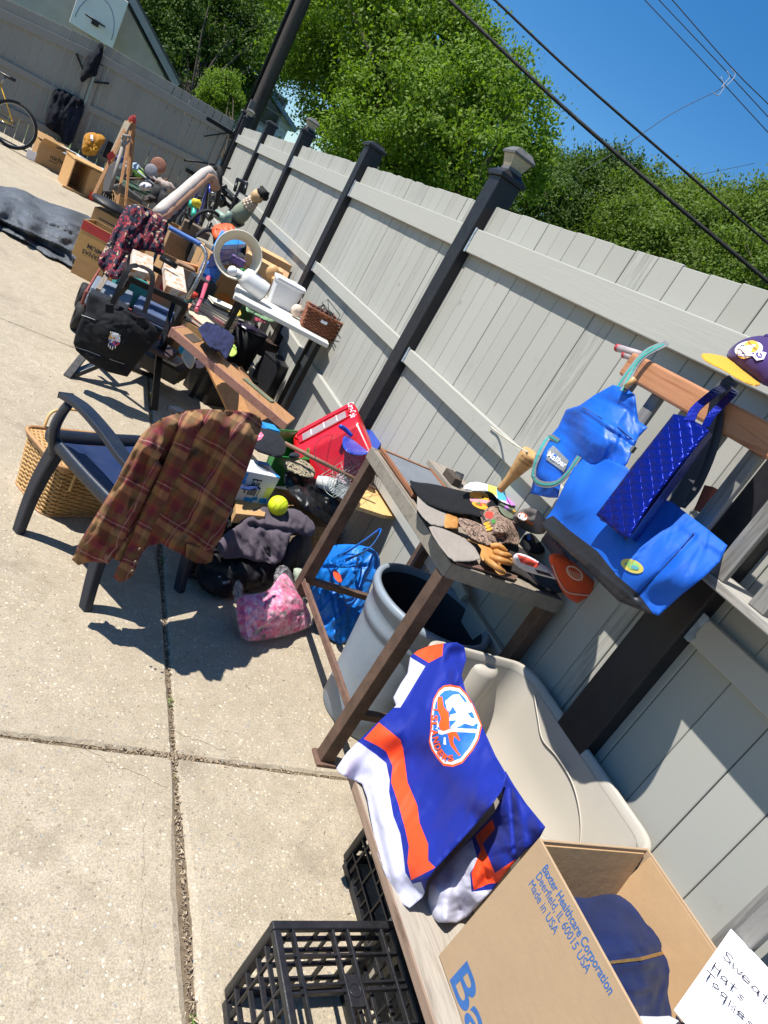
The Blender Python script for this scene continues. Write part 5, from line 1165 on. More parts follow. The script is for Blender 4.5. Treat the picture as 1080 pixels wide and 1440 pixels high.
# ---- purple and gold cap on the rail
PUR = fabric('purple_twill', '#3a2560', .85, .12, 600); GOLD = fabric('gold_twill', '#d99a26', .8, .1, 500); GU = fabric('brim_underside', '#5a4a30', .85)
lc = thing('purple_cap', 'purple baseball cap with gold brim and basketball emblem, on the reddish rail', 'cap', (1.58, 1.25, 1.71))
soft('crown', [(1020, 503), (1026, 490), (1042, 478), (1062, 472), (1082, 472), (1110, 480), (1120, 520), (1105, 548), (1078, 545), (1058, 530), (1038, 515)], ctl((1022, 500, 'x', 1.50), (1082, 545, 'x', 1.48), (1110, 500, 'x', 1.52), (1062, 474, 'x', 1.52), (1060, 505, 'x', 1.49)), [PUR], step=3.4, puff=.06, back=.08, edge=30, fold=.002, fscale=30, parent=lc, ridges=[(1032, 508, 1080, 478, 3, -.003)])
sl = SURF[0]
LG = [mat('logo_gold', '#e2a233', .6, .05), JWP, mat('logo_purple', '#4a2a85', .6), mat('logo_line', '#7a4a14', .6)]
print_poly([(ell(1053, 491, 20, 11.5, -8), 1), (ell(1046, 496, 10.5, 8.5), 0), (ell(1057, 487, 10.5, 8.5), 0), ([(1037, 493), (1055, 490), (1078, 496), (1074, 505), (1064, 507), (1058, 500), (1038, 500)], 1), ([(1038, 488), (1062, 484), (1064, 488), (1040, 492)], 1)], sl, LG, lc, 'emblem', .003, 3)
print_text('LAKERS', (1036, 499), (1072, 503), 9.0, sl, LG[2], lc, 'emblem_lettering', bold=.03, off=.0035)
q = MB()
q.tube([sl(a, b, .007) for a, b in ((1040, 490), (1047, 497), (1050, 504))], .0006, 4); q.tube([sl(a, b, .007) for a, b in ((1052, 480), (1058, 486), (1064, 492))], .0006, 4); q.build('ball_lines', LG[3], lc)
soft('brim', [(985, 497), (1000, 497), (1022, 502), (1040, 514), (1062, 530), (1072, 541), (1060, 544), (1040, 535), (1018, 521), (998, 512), (988, 505)], ctl((987, 500, 'x', 1.40), (1022, 503, 'x', 1.49), (1070, 540, 'x', 1.47), (1040, 534, 'x', 1.40)), [GOLD], step=3.2, puff=.012, back=.004, edge=9, parent=lc)
q = MB(); q.ball(sl(1078, 474, -.01), .008); q.build('button', PUR, lc)
# ================================================================== CHAIR, SHIRT, PICNIC BASKET
CHM = mat('dark_blue_plastic', '#1a2230', .42, .12, 8, .12, 90, spec=.5, dirt=.08)
SEATM = mat('navy_plastic_seat', '#1a2a4e', .5, .12, 8, .12, 90, dirt=.08)
B0 = Vector((.43, 2.15, 0)); CU = Vector((.818, .575, 0)).normalized(); CF = Vector((-.575, .818, 0)).normalized()
def CH(a, b, z): return B0 + CU * a + CF * b + Vector((0, 0, z))
chr_ = thing('plastic_chair', 'dark blue plastic armchair with a plaid shirt over its back', 'chair', tuple(CH(.22, .23, 0)))
q = MB()
def seatz(b): return .395 + .03 * (b / .47)
vs = []; NA, NB = 14, 14
for j in range(NB + 1):
    for i in range(NA + 1):
        a = .00 + .45 * i / NA; b = .02 + .47 * j / NB; u = (i / NA - .5) * 2
        z = seatz(b) - .012 * (1 - u * u) - (.022 * max(0, (b - .44) / .05) ** 2); vs.append(CH(a, b, z))
for j in range(NB + 1):
    for i in range(NA + 1): vs.append(vs[j * (NA + 1) + i] - Vector((0, 0, .012)))
n1 = (NA + 1) * (NB + 1); fs = []
for j in range(NB):
    for i in range(NA):
        k = j * (NA + 1) + i; fs.append((k, k + 1, k + NA + 2, k + NA + 1)); fs.append((n1 + k, n1 + k + NA + 1, n1 + k + NA + 2, n1 + k + 1))
q.add(vs, fs, 0, True)
q.build('seat', SEATM, chr_)
q = MB()
fr = [CH(-.01, .02, .41), CH(-.015, .25, .415), CH(-.01, .47, .425), CH(.02, .505, .415), CH(.22, .51, .41), CH(.42, .505, .415), CH(.46, .47, .425), CH(.465, .25, .415), CH(.46, .02, .41)]
q.tube(bez(fr, 40), .014, 10, flat=1.9); q.build('seat_frame', CHM, chr_)
q = MB()
for k in range(3): q.tube([CH(.09 + k * .13, .08, seatz(.08) - .008), CH(.09 + k * .13, .42, seatz(.42) - .008)], .0018, 5)
q.build('seat_groove', CHM, chr_)
# angled legs that widen upward, each joined to the arm
def chleg(foot, top, w0, w1, name='leg'):
    q = MB(); d = (top - foot).normalized(); s1 = CU; s2 = d.cross(s1).normalized(); rings = []
    n = 9
    for k in range(n + 1):
        t = k / n; c = foot.lerp(top, t) + CF * (.018 * math.sin(t * math.pi)); w = w0 + (w1 - w0) * t; h = .034 + .016 * t
        rings.append([c + s1 * (x * h / 2) + s2 * (y * w / 2) for x, y in ((-1, -.8), (-.8, -1), (.8, -1), (1, -.8), (1, .8), (.8, 1), (-.8, 1), (-1, .8))])
    loft(q, [[tuple(p) for p in r] for r in rings], smooth=False); q.add(rings[0], [tuple(range(8))[::-1]]); q.add(rings[-1], [tuple(range(8))]); return q.build(name, CHM, chr_, bevel=.004)
for a, ax_ in ((0.0, .01), (.45, .44)):
    chleg(CH(a, .47, 0), CH(ax_, .45, .40), .042, .055)
    chleg(CH(a, 0, 0), CH(ax_, .05, .42), .040, .055)
for a, sgn in ((-.025, 1), (.475, -1)):
    q = MB()   # arm upright, arm rest and its run into the back
    up1 = [CH(a + .03 * sgn, .455, .38), CH(a, .46, .47), CH(a, .455, .54), CH(a, .435, .600)]
    q.tube(bez(up1, 16), [.034 - .0005 * k for k in range(17)][:len(bez(up1, 16))], 12, flat=.62); q.build('arm_upright', CHM, chr_)
    q = MB(); pts = bez([CH(a, .47, .607), CH(a - .002 * sgn, .36, .622), CH(a, .22, .610), CH(a + .005 * sgn, .10, .585), CH(a + .015 * sgn, .02, .575), CH(a + .02 * sgn, .0, .585)], 30)
    q.ribbon(pts, .056, CU, .020); q.build('armrest', CHM, chr_, bevel=.006)
# backrest, leaning backward
q = MB(); vs = []; NA, NB = 16, 12
def bk(a, t, off=0.0):
    b = .03 - .060 * t - .030 * math.sin(max(0, min(1, a / .45)) * math.pi) * .8 + off; z = .42 + (.425 - .035 * abs(a / .225 - 1) ** 3) * t
    wdt = 1 - .17 * t; return CH(.225 - .038 * t + (a - .225) * wdt, b, z)
for o_ in (0, -.012):
    for j in range(NB + 1):
        for i in range(NA + 1): vs.append(bk(-.005 + .46 * i / NA, .955 * j / NB, o_))
fs = []; n1 = (NA + 1) * (NB + 1)
for j in range(NB):
    for i in range(NA):
        k = j * (NA + 1) + i; fs.append((k, k + NA + 1, k + NA + 2, k + 1)); fs.append((n1 + k, n1 + k + 1, n1 + k + NA + 2, n1 + k + NA + 1))
q.add(vs, fs, 0, True); q.build('backrest', CHM, chr_)
q = MB(); q.tube(bez([bk(-.005, 0), bk(-.005, .5), bk(-.0, .90), bk(.03, .95), bk(.225, .965), bk(.42, .95), bk(.455, .90), bk(.455, .5), bk(.455, 0)], 40), .014, 10); q.build('back_frame', CHM, chr_)

def plaid():
    m, n = newmat('brown_plaid_flannel'); uv = n.coord('UV'); sep = n.new('SeparateXYZ'); n.link(uv, sep.inputs[0])
    obj = n.coord('Object'); wv = n.noise(uv, 9, 2, .5); off = n.math('MULTIPLY', n.math('SUBTRACT', wv, .5), .022)
    u = n.math('ADD', sep.outputs[0], off); v = n.math('ADD', sep.outputs[1], n.math('MULTIPLY', off, 1.2))
    B1, R1, T1, O1 = H('#6b5238'), H('#6a2c36'), H('#a58058'), H('#8a4c30')
    def bands(x, per):
        f = n.math('FRACT', n.math('DIVIDE', x, per))
        return f, n.ramp(f, [(0, R1), (.16, R1), (.20, T1), (.32, T1), (.36, B1), (.52, B1), (.56, O1), (.64, R1), (.80, R1), (.84, B1)])
    fu, cu_ = bands(u, .052); fv, cv_ = bands(v, .060)
    c = n.mix(.5, cu_, cv_)
    for f, p_, w_ in ((fu, .08, .010), (fv, .08, .012)):
        ln = n.math('LESS_THAN', n.math('ABSOLUTE', n.math('SUBTRACT', f, p_)), w_)
        c = n.mix(n.math('MULTIPLY', ln, .42), c, H('#b8a294'))
    c = n.mix(n.ramp(n.noise(obj, 14, 4, .6), [(.3, .25), (.7, 0.0)]), c, H('#3a2418'))
    n.link(c, n.b.inputs['Base Color']); n.b.inputs['Roughness'].default_value = .9; n.b.inputs['Specular IOR Level'].default_value = .2
    n.bump(n.math('ADD', n.noise(obj, 900, 2), n.noise(obj, 60, 3)), .3, .002); return m
PLAID = plaid()
o_s = [(259, 578), (285, 575), (326, 577), (352, 580), (366, 587), (369, 596), (362, 618), (356, 636), (345, 668), (333, 696), (322, 725), (315, 747), (306, 765), (300, 772), (296, 790), (281, 792), (264, 784), (240, 772), (226, 764), (215, 764), (204, 776), (193, 796), (188, 808), (180, 815), (168, 819), (159, 812), (166, 798), (168, 790), (152, 793), (130, 790), (110, 795), (101, 787), (112, 762), (130, 732), (148, 703), (162, 680), (174, 655), (186, 633), (198, 612), (216, 596), (240, 584)]
pB = CH(.225, -.135, .84)
cs = [(366, 592, CH(.39, -.095, .865)), (326, 577, CH(.28, -.105, .895)), (259, 578, CH(.10, -.105, .895)), (214, 598, CH(-.02, -.09, .86))]
nB = -CF
for a, b, back_ in ((290, 785, .05), (330, 700, .06), (230, 765, .07), (260, 680, .075), (180, 812, .06), (105, 788, -.02), (150, 700, .0), (180, 640, .03), (200, 720, .05), (300, 640, .085), (225, 640, .08), (250, 600, .11), (300, 600, .12), (340, 620, .10)):
    cs.append((a, b, Wp(a, b, CH(.22, -back_, 0), CF)))
ps = thing('plaid_shirt', 'brown and burgundy plaid flannel shirt draped over the dark plastic chair', 'shirt', tuple(CH(.2, -.18, .3)))
def lift(k): return [(a_, b_, p_ - (p_ - CAM).normalized() * k) for a_, b_, p_ in cs]
CRS = (14, .008, 60, 2.6, 118, 16)
o_body = [(240, 584), (259, 578), (285, 575), (326, 577), (352, 580), (366, 587), (369, 596), (362, 618), (356, 636), (345, 668), (333, 696), (322, 725), (315, 747), (306, 765), (300, 772), (296, 790), (281, 792), (264, 784), (240, 772), (226, 764), (208, 768), (190, 790), (168, 790), (150, 780), (140, 740), (165, 690), (190, 640), (215, 600)]
soft('body', o_body, lift(0), [PLAID], step=3.2, th=.005, fold=.016, fscale=20, fdir=118, edge=8, parent=ps, uvrot=33, uvwarp=.12, creases=CRS, smooth=0,
     ridges=[(300, 600, 258, 750, 7, -.035), (330, 596, 292, 772, 9, .035), (318, 640, 290, 740, 5, -.02), (350, 600, 318, 720, 5, .018), (275, 640, 240, 760, 7, .02)])
o_slv = [(244, 583), (228, 588), (214, 597), (198, 612), (186, 633), (174, 655), (162, 680), (148, 703), (130, 732), (112, 762), (101, 787), (110, 795), (122, 791), (130, 790), (142, 791), (152, 793), (162, 778), (176, 755), (192, 726), (208, 696), (222, 668), (229, 655), (222, 648), (238, 622), (254, 596)]
soft('left_sleeve', o_slv, lift(.022), [PLAID], step=3.0, th=.006, puff=.035, fold=.016, fscale=16, fdir=118, edge=14, parent=ps, uvrot=28, uvwarp=.15, creases=(16, .008, 46, 2.4, 118, 16), smooth=0,
     ridges=[(214, 612, 140, 765, 7, .03), (206, 640, 130, 785, 5, -.03), (228, 640, 168, 760, 6, .025), (196, 640, 118, 780, 4, .015)])
o_fr = [(252, 584), (262, 578), (284, 576), (286, 590), (276, 612), (262, 648), (246, 680), (230, 712), (216, 740), (204, 768), (194, 790), (188, 808), (180, 815), (168, 819), (159, 812), (164, 800), (172, 786), (184, 756), (198, 722), (214, 688), (230, 654), (244, 620), (250, 600)]
soft('front_edge', o_fr, lift(.035), [PLAID], step=3.0, th=.006, puff=.018, fold=.008, fscale=16, fdir=118, edge=9, parent=ps, uvrot=30, uvwarp=.15, creases=(8, .006, 40, 2.4, 115, 12), smooth=0,
     ridges=[(266, 600, 200, 760, 5, .02), (276, 600, 226, 710, 2, -.012)])
soft('cuff', [(262, 764), (280, 768), (302, 770), (298, 790), (290, 793), (276, 792), (261, 784)], lift(.015), [PLAID], step=3, th=.006, puff=.012, edge=6, parent=ps, uvrot=33, smooth=0)
q = MB()
for a_, b_ in ((196, 772), (190, 790), (186, 803)): q.disc(Wp(a_, b_, CH(.2, -.17, 0), CF) - (Wp(a_, b_, CH(.2, -.17, 0), CF) - CAM).normalized() * .05, .006, 10, nB, .003)
q.build('button', mat('shirt_button', '#5a4638', .4), ps)

# ---- wicker picnic basket
WK1 = mat('wicker_cane', '#b08a55', .6, .25, 60, .3, 120); WK2 = mat('wicker_rim', '#a97f55', .55, .15, 30, .2, 80)
pbk = thing('picnic_basket', 'natural woven wicker picnic basket with two looped handles behind the plastic chair', 'basket', (.32, 2.85, 0))
pc = Vector((.325, 2.905, 0)); pu = Vector((.86, .51, 0)).normalized(); pvv = Vector((-.51, .86, 0)).normalized(); HL, HW, HH = .19, .135, .235
def per(s, z, gl=0.0, gr=.05):
    """point on the rounded rectangular wall at perimeter fraction s"""
    k = 1 + .10 * (z / HH); hl, hw = HL * k + gl, HW * k + gl; r = gr
    segs = [(2 * hl - 2 * r), (math.pi / 2 * r), (2 * hw - 2 * r), (math.pi / 2 * r)] * 2; tot_ = sum(segs); d = (s % 1.0) * tot_
    cs_ = [(-hl + r, -hw), None, (hl, -hw + r), None, (hl - r, hw), None, (-hl, hw - r), None]
    dirs = [(1, 0), None, (0, 1), None, (-1, 0), None, (0, -1), None]; cen = [None, (hl - r, -hw + r, -90), None, (hl - r, hw - r, 0), None, (-hl + r, hw - r, 90), None, (-hl + r, -hw + r, 180)]
    for i, L in enumerate(segs):
        if d <= L or i == 7:
            if i % 2 == 0: x, y = cs_[i][0] + dirs[i][0] * d, cs_[i][1] + dirs[i][1] * d
            else:
                cx_, cy_, a0 = cen[i]; a = math.radians(a0 + 90 * d / L); x, y = cx_ + r * math.cos(a), cy_ + r * math.sin(a)
            return pc + pu * x + pvv * y + Vector((0, 0, z))
        d -= L
def pn(s, z): return (per(s, z) - pc - Vector((0, 0, z))).normalized()
q = MB(); NP = 150; rows = 24
for rw in range(rows):
    z = .008 + (HH - .016) * rw / (rows - 1); pts = []
    for k in range(NP):
        w_ = math.sin(2 * math.pi * k / NP * 38 / 2 + rw * math.pi); pts.append(per(k / NP, z + .0006 * w_, .0035 * w_ + .0015 * noisy((k * .4, rw * 3), 1)))
    q.tube(pts, .0050, 5, closed=True)
q.build('woven_side', WK1, pbk)
q = MB()
for k in range(38): q.tube([per((k + .5) / 38, .0), per((k + .5) / 38, HH)], .0042, 5)
q.build('stake', WK1, pbk)
q = MB(); q.tube([per(k / 80, HH + .004, .004) for k in range(80)], .009, 8, closed=True); q.build('rim', WK2, pbk)
q = MB(); q.tube([per(k / 80, .004, .003) for k in range(80)], .007, 8, closed=True); q.build('rim', WK2, pbk)
q = MB()
for k in range(44):      # lid weave across
    x = -HL * 1.06 + 2 * HL * 1.06 * k / 43; pts = []
    for j in range(40):
        y = -HW * 1.06 + 2 * HW * 1.06 * j / 39; pts.append(pc + pu * x + pvv * y + Vector((0, 0, HH + .014 + .003 * math.sin(j * .9 + k * math.pi))))
    q.tube(pts, .0048, 5)
for j in range(12):
    y = -HW * 1.0 + 2 * HW * j / 11; q.tube([pc + pu * (-HL * 1.07) + pvv * y + Vector((0, 0, HH + .014)), pc + pu * (HL * 1.07) + pvv * y + Vector((0, 0, HH + .014))], .0045, 5)
q.build('woven_lid', WK1, pbk)
q = MB(); q.tube([per(k / 80, HH + .018, .010) for k in range(80)], .0085, 8, closed=True); q.build('lid_rim', WK2, pbk)
for side in (-1, 1):
    q = MB(); o_ = pvv * (HW * 1.12 * side)
    q.tube(bez([pc + o_ + pu * -.13 + Vector((0, 0, .14)), pc + o_ * 1.05 + pu * -.13 + Vector((0, 0, HH + .02)), pc + o_ * (1.25 if side > 0 else 1.4) + pu * -.10 + Vector((0, 0, HH + .085)), pc + o_ * (1.3 if side > 0 else 1.6) + pu * .0 + Vector((0, 0, HH + .105)), pc + o_ * (1.25 if side > 0 else 1.4) + pu * .10 + Vector((0, 0, HH + .085)), pc + o_ * 1.05 + pu * .13 + Vector((0, 0, HH + .02)), pc + o_ + pu * .13 + Vector((0, 0, .14))], 36), .0065, 8)
    q.build('handle', mat('bent_cane', '#c9a46a', .5, .12, 30), pbk)
# ================================================================== PILE BETWEEN CHAIR AND TABLE
def obox(mb, base, L, Wd, Hh, yaw=0.0, pitch=0.0, roll=0.0, mi=0, lift=0.0):
    R = Matrix.Rotation(math.radians(yaw), 3, 'Z') @ Matrix.Rotation(math.radians(pitch), 3, 'Y') @ Matrix.Rotation(math.radians(roll), 3, 'X')
    mb.box(Vector(base) + R @ Vector((0, 0, Hh / 2 + lift)), (L, Wd, Hh), R, mi); return R
def carton(name, label, base, L, Wd, Hh, yaw, m, cat='box', open_top=True, flaps=False, group=None, fillz=None):
    """cardboard box with thin walls, optionally with flaps standing out"""
    t = thing(name, label, cat, tuple(base), group); R = Matrix.Rotation(math.radians(yaw), 3, 'Z'); b = Vector(base); k = .006
    def pl(nm, c, s): q = MB(); q.box(b + R @ Vector(c), s, R); return q.build(nm, m, t, bevel=.001, seg=1)
    for s in (-1, 1):
        pl('side', (0, s * (Wd / 2 - k / 2), Hh / 2), (L, k, Hh)); pl('side', (s * (L / 2 - k / 2), 0, Hh / 2 - .001), (k, Wd - 2 * k, Hh - .002))
    pl('base', (0, 0, k / 2), (L - 2 * k, Wd - 2 * k, k))
    if not open_top: pl('lid', (0, 0, Hh - k / 2 + .0065), (L, Wd, k))
    if flaps:
        for s in (-1, 1):
            q = MB(); R2 = R @ Matrix.Rotation(s * math.radians(35), 3, 'X'); q.box(b + R @ Vector((0, s * Wd / 2, Hh + .001)) + R2 @ Vector((0, s * Wd * .2, .0)), (L, Wd * .4, k), R2); q.build('flap', m, t, bevel=.001, seg=1)
    return t, R
CARD2 = mat('old_card', '#ad8a60', .88, .1, 8, .3, 40, spec=.2)
COOL = mat('red_cooler_plastic', '#b5121b', .3, .08, 6, .1, 60, coat=.3); GREYP = mat('pale_grey_plastic', '#8d8080', .5, .2)
# red cooler: tall slab-like chest leaning back; corners traced on one plane
def plane3(a, b, c):
    n = (b - a).cross(c - a).normalized(); return a, n
cA, cB, cC = W(490, 562, x=1.56), W(535, 628, x=1.60), W(395, 607, y=3.62)
cp0, cn = plane3(cA, cB, cC)
if cn.dot(CAM - cp0) < 0: cn = -cn
cl = thing('red_cooler', 'red plastic cooler chest tipped on its side against the fence, white script at its corner', 'cooler', (1.5, 3.4, .2))
def CP(px, py): return Wp(px, py, cp0, cn)
# side face (seen as the big red face) drops below the lid edge
lidq = [CP(395, 608), CP(478, 562), CP(494, 563), CP(504, 576)]
up3 = Vector((0, 0, 1))
faceq = [W(404, 632, y=3.46), W(505, 578, x=1.585), W(535, 628, x=1.60), W(530, 660, x=1.60), W(470, 730, y=3.05), W(418, 690, y=3.15)]
dd_ = Vector((.02, .26, -.02))
q = MB(); f0, f1, f2, f3 = W(413, 642, y=3.30), W(505, 592, y=3.30), W(532, 655, y=3.05), W(445, 735, y=3.05)
b4 = [p + Vector((.015, .24, .045)) for p in (f0, f1, f2, f3)]
q.hexa([f3, f2, b4[2], b4[3], f0, f1, b4[1], b4[0]]); q.build('body', COOL, cl, bevel=.022, seg=4)
tp = lambda u, v, h: f0.lerp(f1, u).lerp(b4[0].lerp(b4[1], u), v) + (f0 - f3).normalized() * h
q = MB(); q.hexa([tp(.16, .40, .002), tp(.84, .40, .002), tp(.84, .66, .002), tp(.16, .66, .002), tp(.16, .40, .005), tp(.84, .40, .005), tp(.84, .66, .005), tp(.16, .66, .005)]); q.build('handle_recess', GREYP, cl, bevel=.002)
q = MB(); q.tube(bez([tp(.12, .34, .006), tp(.86, .34, .006), tp(.88, .53, .006), tp(.86, .72, .006), tp(.12, .72, .006), tp(.10, .53, .006), tp(.12, .34, .006)], 40), .004, 6); q.build('recess_edge', COOL, cl)
q = MB()
for u in (.3, .5, .7): q.beam(tp(u, .41, .006), tp(u, .65, .006), .005, .005, up=(f0 - f3))
q.build('recess_rib', mat('white_plastic', '#d5d3d6', .4, .05), cl)
try:
    text('Coca-Cola', tp(.90, .92, .0035), (b4[0] - f0) * -1, (f1 - f0), (.052), JWP, cl, 'lettering', .0004, .0, sx=.72, shear=.35)
except Exception as e_: print(e_)
q = MB(); obox(q, (1.66, 3.42, 0), .22, .30, .12, 10); q.build('support_block', CARD2, label='cardboard block under the red cooler', cat='block')
GRN = mat('green_plastic', '#0f7a35', .35, .12, 8, .1, 60)
gb = thing('green_bin', 'small open green plastic bin in front of the red cooler', 'bin', (1.3, 3.2, .3))
g0 = W(372, 604, z=.52); q = MB(); g = [W(392, 604, z=.50), W(434, 607, z=.50), W(434, 645, z=.50), W(388, 640, z=.50)]
gc_ = sum(g, Vector()) / 4
def ringp(pts, k, z): c = sum(pts, Vector()) / len(pts); return [tuple(Vector((c.x + (p.x - c.x) * k, c.y + (p.y - c.y) * k, z))) for p in pts]
loft(q, [ringp(g, .80, .30), ringp(g, 1.0, .50), ringp(g, 1.05, .50), ringp(g, 1.05, .49), ringp(g, 1.0, .488), ringp(g, .96, .495), ringp(g, .77, .31)], smooth=False); q.add(ringp(g, .77, .31), [(0, 1, 2, 3)]); q.add(ringp(g, .80, .30), [(3, 2, 1, 0)]); q.build('shell', GRN, gb, bevel=.003)
BLP = mat('blue_dustpan_plastic', '#1d3e9c', .35, .1, 8, .1)
dp = thing('dustpan', 'blue plastic dustpan with short handle lying on the wire basket', 'dustpan', (1.6, 3, .6))
dq = [(484, 612), (492, 612), (510, 603), (528, 606), (538, 620), (530, 634), (510, 641), (496, 640), (483, 632), (481, 620)]
soft('pan', dq, ctl((484, 612, 'z', .66), (538, 620, 'z', .66), (496, 640, 'z', .66)), [BLP], puff=-.012, back=.02, th=.004, step=3, edge=8, parent=dp)
q = MB(); q.tube(bez([W(495, 613, z=.675), W(486, 604, z=.69), W(478, 599, z=.70)], 8), [.010, .011, .012, .013, .013, .013, .013, .012, .010], 10); q.build('handle', BLP, dp)
WIRM = mat('pale_green_wire', '#8e9e96', .45, .2, 20, metal=.4); WIRD = mat('dark_wire', '#3a3d3c', .5, .2, 20, metal=.5)
wb = thing('wire_basket', 'tangle of coated wire basket panels in front of the fence beyond the steel table', 'wire basket', (1.6, 2.9, .3))
w00, w10, w11, w01 = W(452, 668, z=.55), W(524, 622, z=.60), W(548, 655, z=.62), W(470, 700, z=.50)
q = MB()
for k in range(11):
    t = k / 10; a, b = w00.lerp(w01, t), w10.lerp(w11, t); m = (a + b) / 2 - Vector((0, 0, .03 * math.sin(k))); q.tube(bez([a, m, b], 8), .0016, 5)
for k in range(7):
    t = k / 6; a, b = w00.lerp(w10, t), w01.lerp(w11, t); q.tube(bez([a, (a + b) / 2 + Vector((0, 0, -.025)), b], 8), .0016, 5)
q.build('upper_grid', WIRM, wb)
v0, v1, v2, v3 = W(535, 640, z=.60), W(553, 640, z=.62), W(545, 705, z=.30), W(500, 690, z=.32)
q = MB()
for k in range(9):
    t = k / 8; q.tube(bez([v0.lerp(v1, t), v0.lerp(v1, t).lerp(v3.lerp(v2, t), .5) + Vector((.03, 0, -.02)), v3.lerp(v2, t)], 8), .0015, 5)
    q.tube([v0.lerp(v3, t), v1.lerp(v2, t)], .0015, 5)
q.build('side_grid', WIRM, wb)
q = MB(); l0 = W(508, 640, z=.60)
for (cx_, cy_, r1, r2, rot) in ((515, 625, 30, 22, 10), (500, 650, 34, 20, -30), (470, 640, 30, 26, 50)):
    q.tube([W(a, b, z=.62) for a, b in ell(cx_, cy_, r1, r2, rot, 40)][:30], .0014, 5)
q.build('loose_wire', WIRD, wb)
# chicken wire mesh lower down
wb2 = thing('wire_mesh', 'dark square wire mesh standing behind the grey sweater', 'wire mesh', (1.3, 2.6, 0))
m0, m1, m2, m3 = W(405, 745, z=.28), W(485, 745, z=.30), W(470, 800, z=.04), W(425, 815, z=.03); q = MB()
for k in range(11):
    t = k / 10; q.tube([m0.lerp(m1, t), m3.lerp(m2, t)], .0012, 4); q.tube([m0.lerp(m3, t), m1.lerp(m2, t)], .0012, 4)
q.build('mesh', WIRD, wb2)
PINE = woodmat('fresh_pine', '#d0aa70', '#b58c52', 1.0, 'Y', .6, .15)
q = MB(); q.slab([W(a, b, z=.48) for a, b in ((493, 676), (520, 684), (574, 713), (574, 729), (540, 724), (497, 710))], (0, 0, -.022)); q.build('pine_board', PINE, label='light pine board lying between the wire basket and the steel table', cat='board', bevel=.002)
q = MB(); c = W(556, 712, z=.485); q.lathe(c, [(.0001, 0), (.034, 0), (.038, .05), (.036, .085), (.031, .085), (.032, .05), (.028, .006), (.0001, .005)], 24); q.build('black_mug', mat('black_glaze', '#15151a', .3, .1), label='black mug standing at the end of the pine board under the table', cat='mug')
q = MB(); p, r = W(400, 623, z=.58), W(527, 688, z=.55); q.tube([p, r], .0105, 10); q.build('wooden_rod', woodmat('brown_dowel', '#7d5f4c', '#5b4335', 1, 'X'), label='thin brown wooden rod lying across the pile toward the wire basket', cat='rod')
# stand under things: a low plastic table of crates
carton('cardboard_carton', 'closed cardboard carton under the black jacket in the pile', (1.30, 3.0, 0), .42, .34, .26, 20, CARD2, open_top=False)
carton('cardboard_carton', 'cardboard carton under the green bin and white printed box', (1.02, 3.08, 0), .34, .36, .30, 25, CARD2, open_top=False)
# white and blue printed carton
WBX = mat('white_carton', '#c2c4c6', .6, .06, 8, .1); BPR = mat('carton_blue', '#1f83c9', .6, .1); KPR = mat('carton_black', '#1d1f22', .6); YPR = mat('carton_yellow', '#b9bf6a', .6, .2)
wbx = thing('white_carton', 'white carton with blue squares and black symbols, beside the plaid shirt', 'carton', (1.0, 2.9, .33))
wt = [W(352, 640, z=.56), W(397, 650, z=.56), W(401, 664, z=.56)]
P0, P1, P2, P3 = W(345, 662, z=.50), W(394, 672, z=.50), W(404, 652, z=.50), W(355, 638, z=.50)
u_ = (P1 - P0); u_.z = 0; L_u = .26; u_.normalize(); v_ = Vector((-u_.y, u_.x, 0)); O = W(394, 672, z=.50)
def WB(a, b, z): return O + u_ * a + v_ * b + Vector((0, 0, z - .50))
q = MB(); q.hexa([WB(-.26, 0, .345), WB(0, 0, .345), WB(0, .13, .345), WB(-.26, .13, .345), WB(-.26, 0, .50), WB(0, 0, .50), WB(0, .13, .50), WB(-.26, .13, .50)]); q.build('body', WBX, wbx, bevel=.003)
def wbp(quads, m, nm):
    q = MB()
    for a0, a1, z0_, z1_ in quads: q.hexa([WB(a0, -.0012, z0_), WB(a1, -.0012, z0_), WB(a1, 0, z0_), WB(a0, 0, z0_), WB(a0, -.0012, z1_), WB(a1, -.0012, z1_), WB(a1, 0, z1_), WB(a0, 0, z1_)])
    q.build(nm, m, wbx)
wbp([(-.25, -.17, .455, .492), (-.20, -.165, .435, .455), (-.25, -.19, .375, .41), (-.13, -.08, .35, .372), (-.05, -.01, .355, .38), (-.09, -.06, .362, .38)], BPR, 'printed_squares')
wbp([(-.135, -.085, .462, .470), (-.13, -.125, .43, .46), (-.12, -.112, .43, .452), (-.105, -.10, .43, .458), (-.095, -.088, .43, .455), (-.15, -.143, .39, .42), (-.075, -.072, .37, .43)] + [(-.13 + k * .006, -.127 + k * .006, .385, .42) for k in range(8)], KPR, 'printed_marks')
wbp([(-.04, -.003, .385, .44)], YPR, 'printed_band')
q = MB(); 
for a in (-.06,): q.lathe(WB(a, .07, .501), [(.0001, .0006), (.034, .0006), (.034, 0)], 24, sx=1.0)
q.build('printed_disc', mat('carton_grey', '#6b7480', .6), wbx)
q = MB(); q.hexa([WB(-.06, .10, .5), WB(0, .10, .5), WB(0, .13, .5), WB(-.06, .13, .5), WB(-.06, .10, .502), WB(0, .10, .502), WB(0, .13, .502), WB(-.06, .13, .502)]); q.hexa([WB(-.02, .0, .5), WB(0, .0, .5), WB(0, .03, .5), WB(-.02, .03, .5), WB(-.02, .0, .502), WB(0, .0, .502), WB(0, .03, .502), WB(-.02, .03, .502)]); q.build('printed_squares', BPR, wbx)
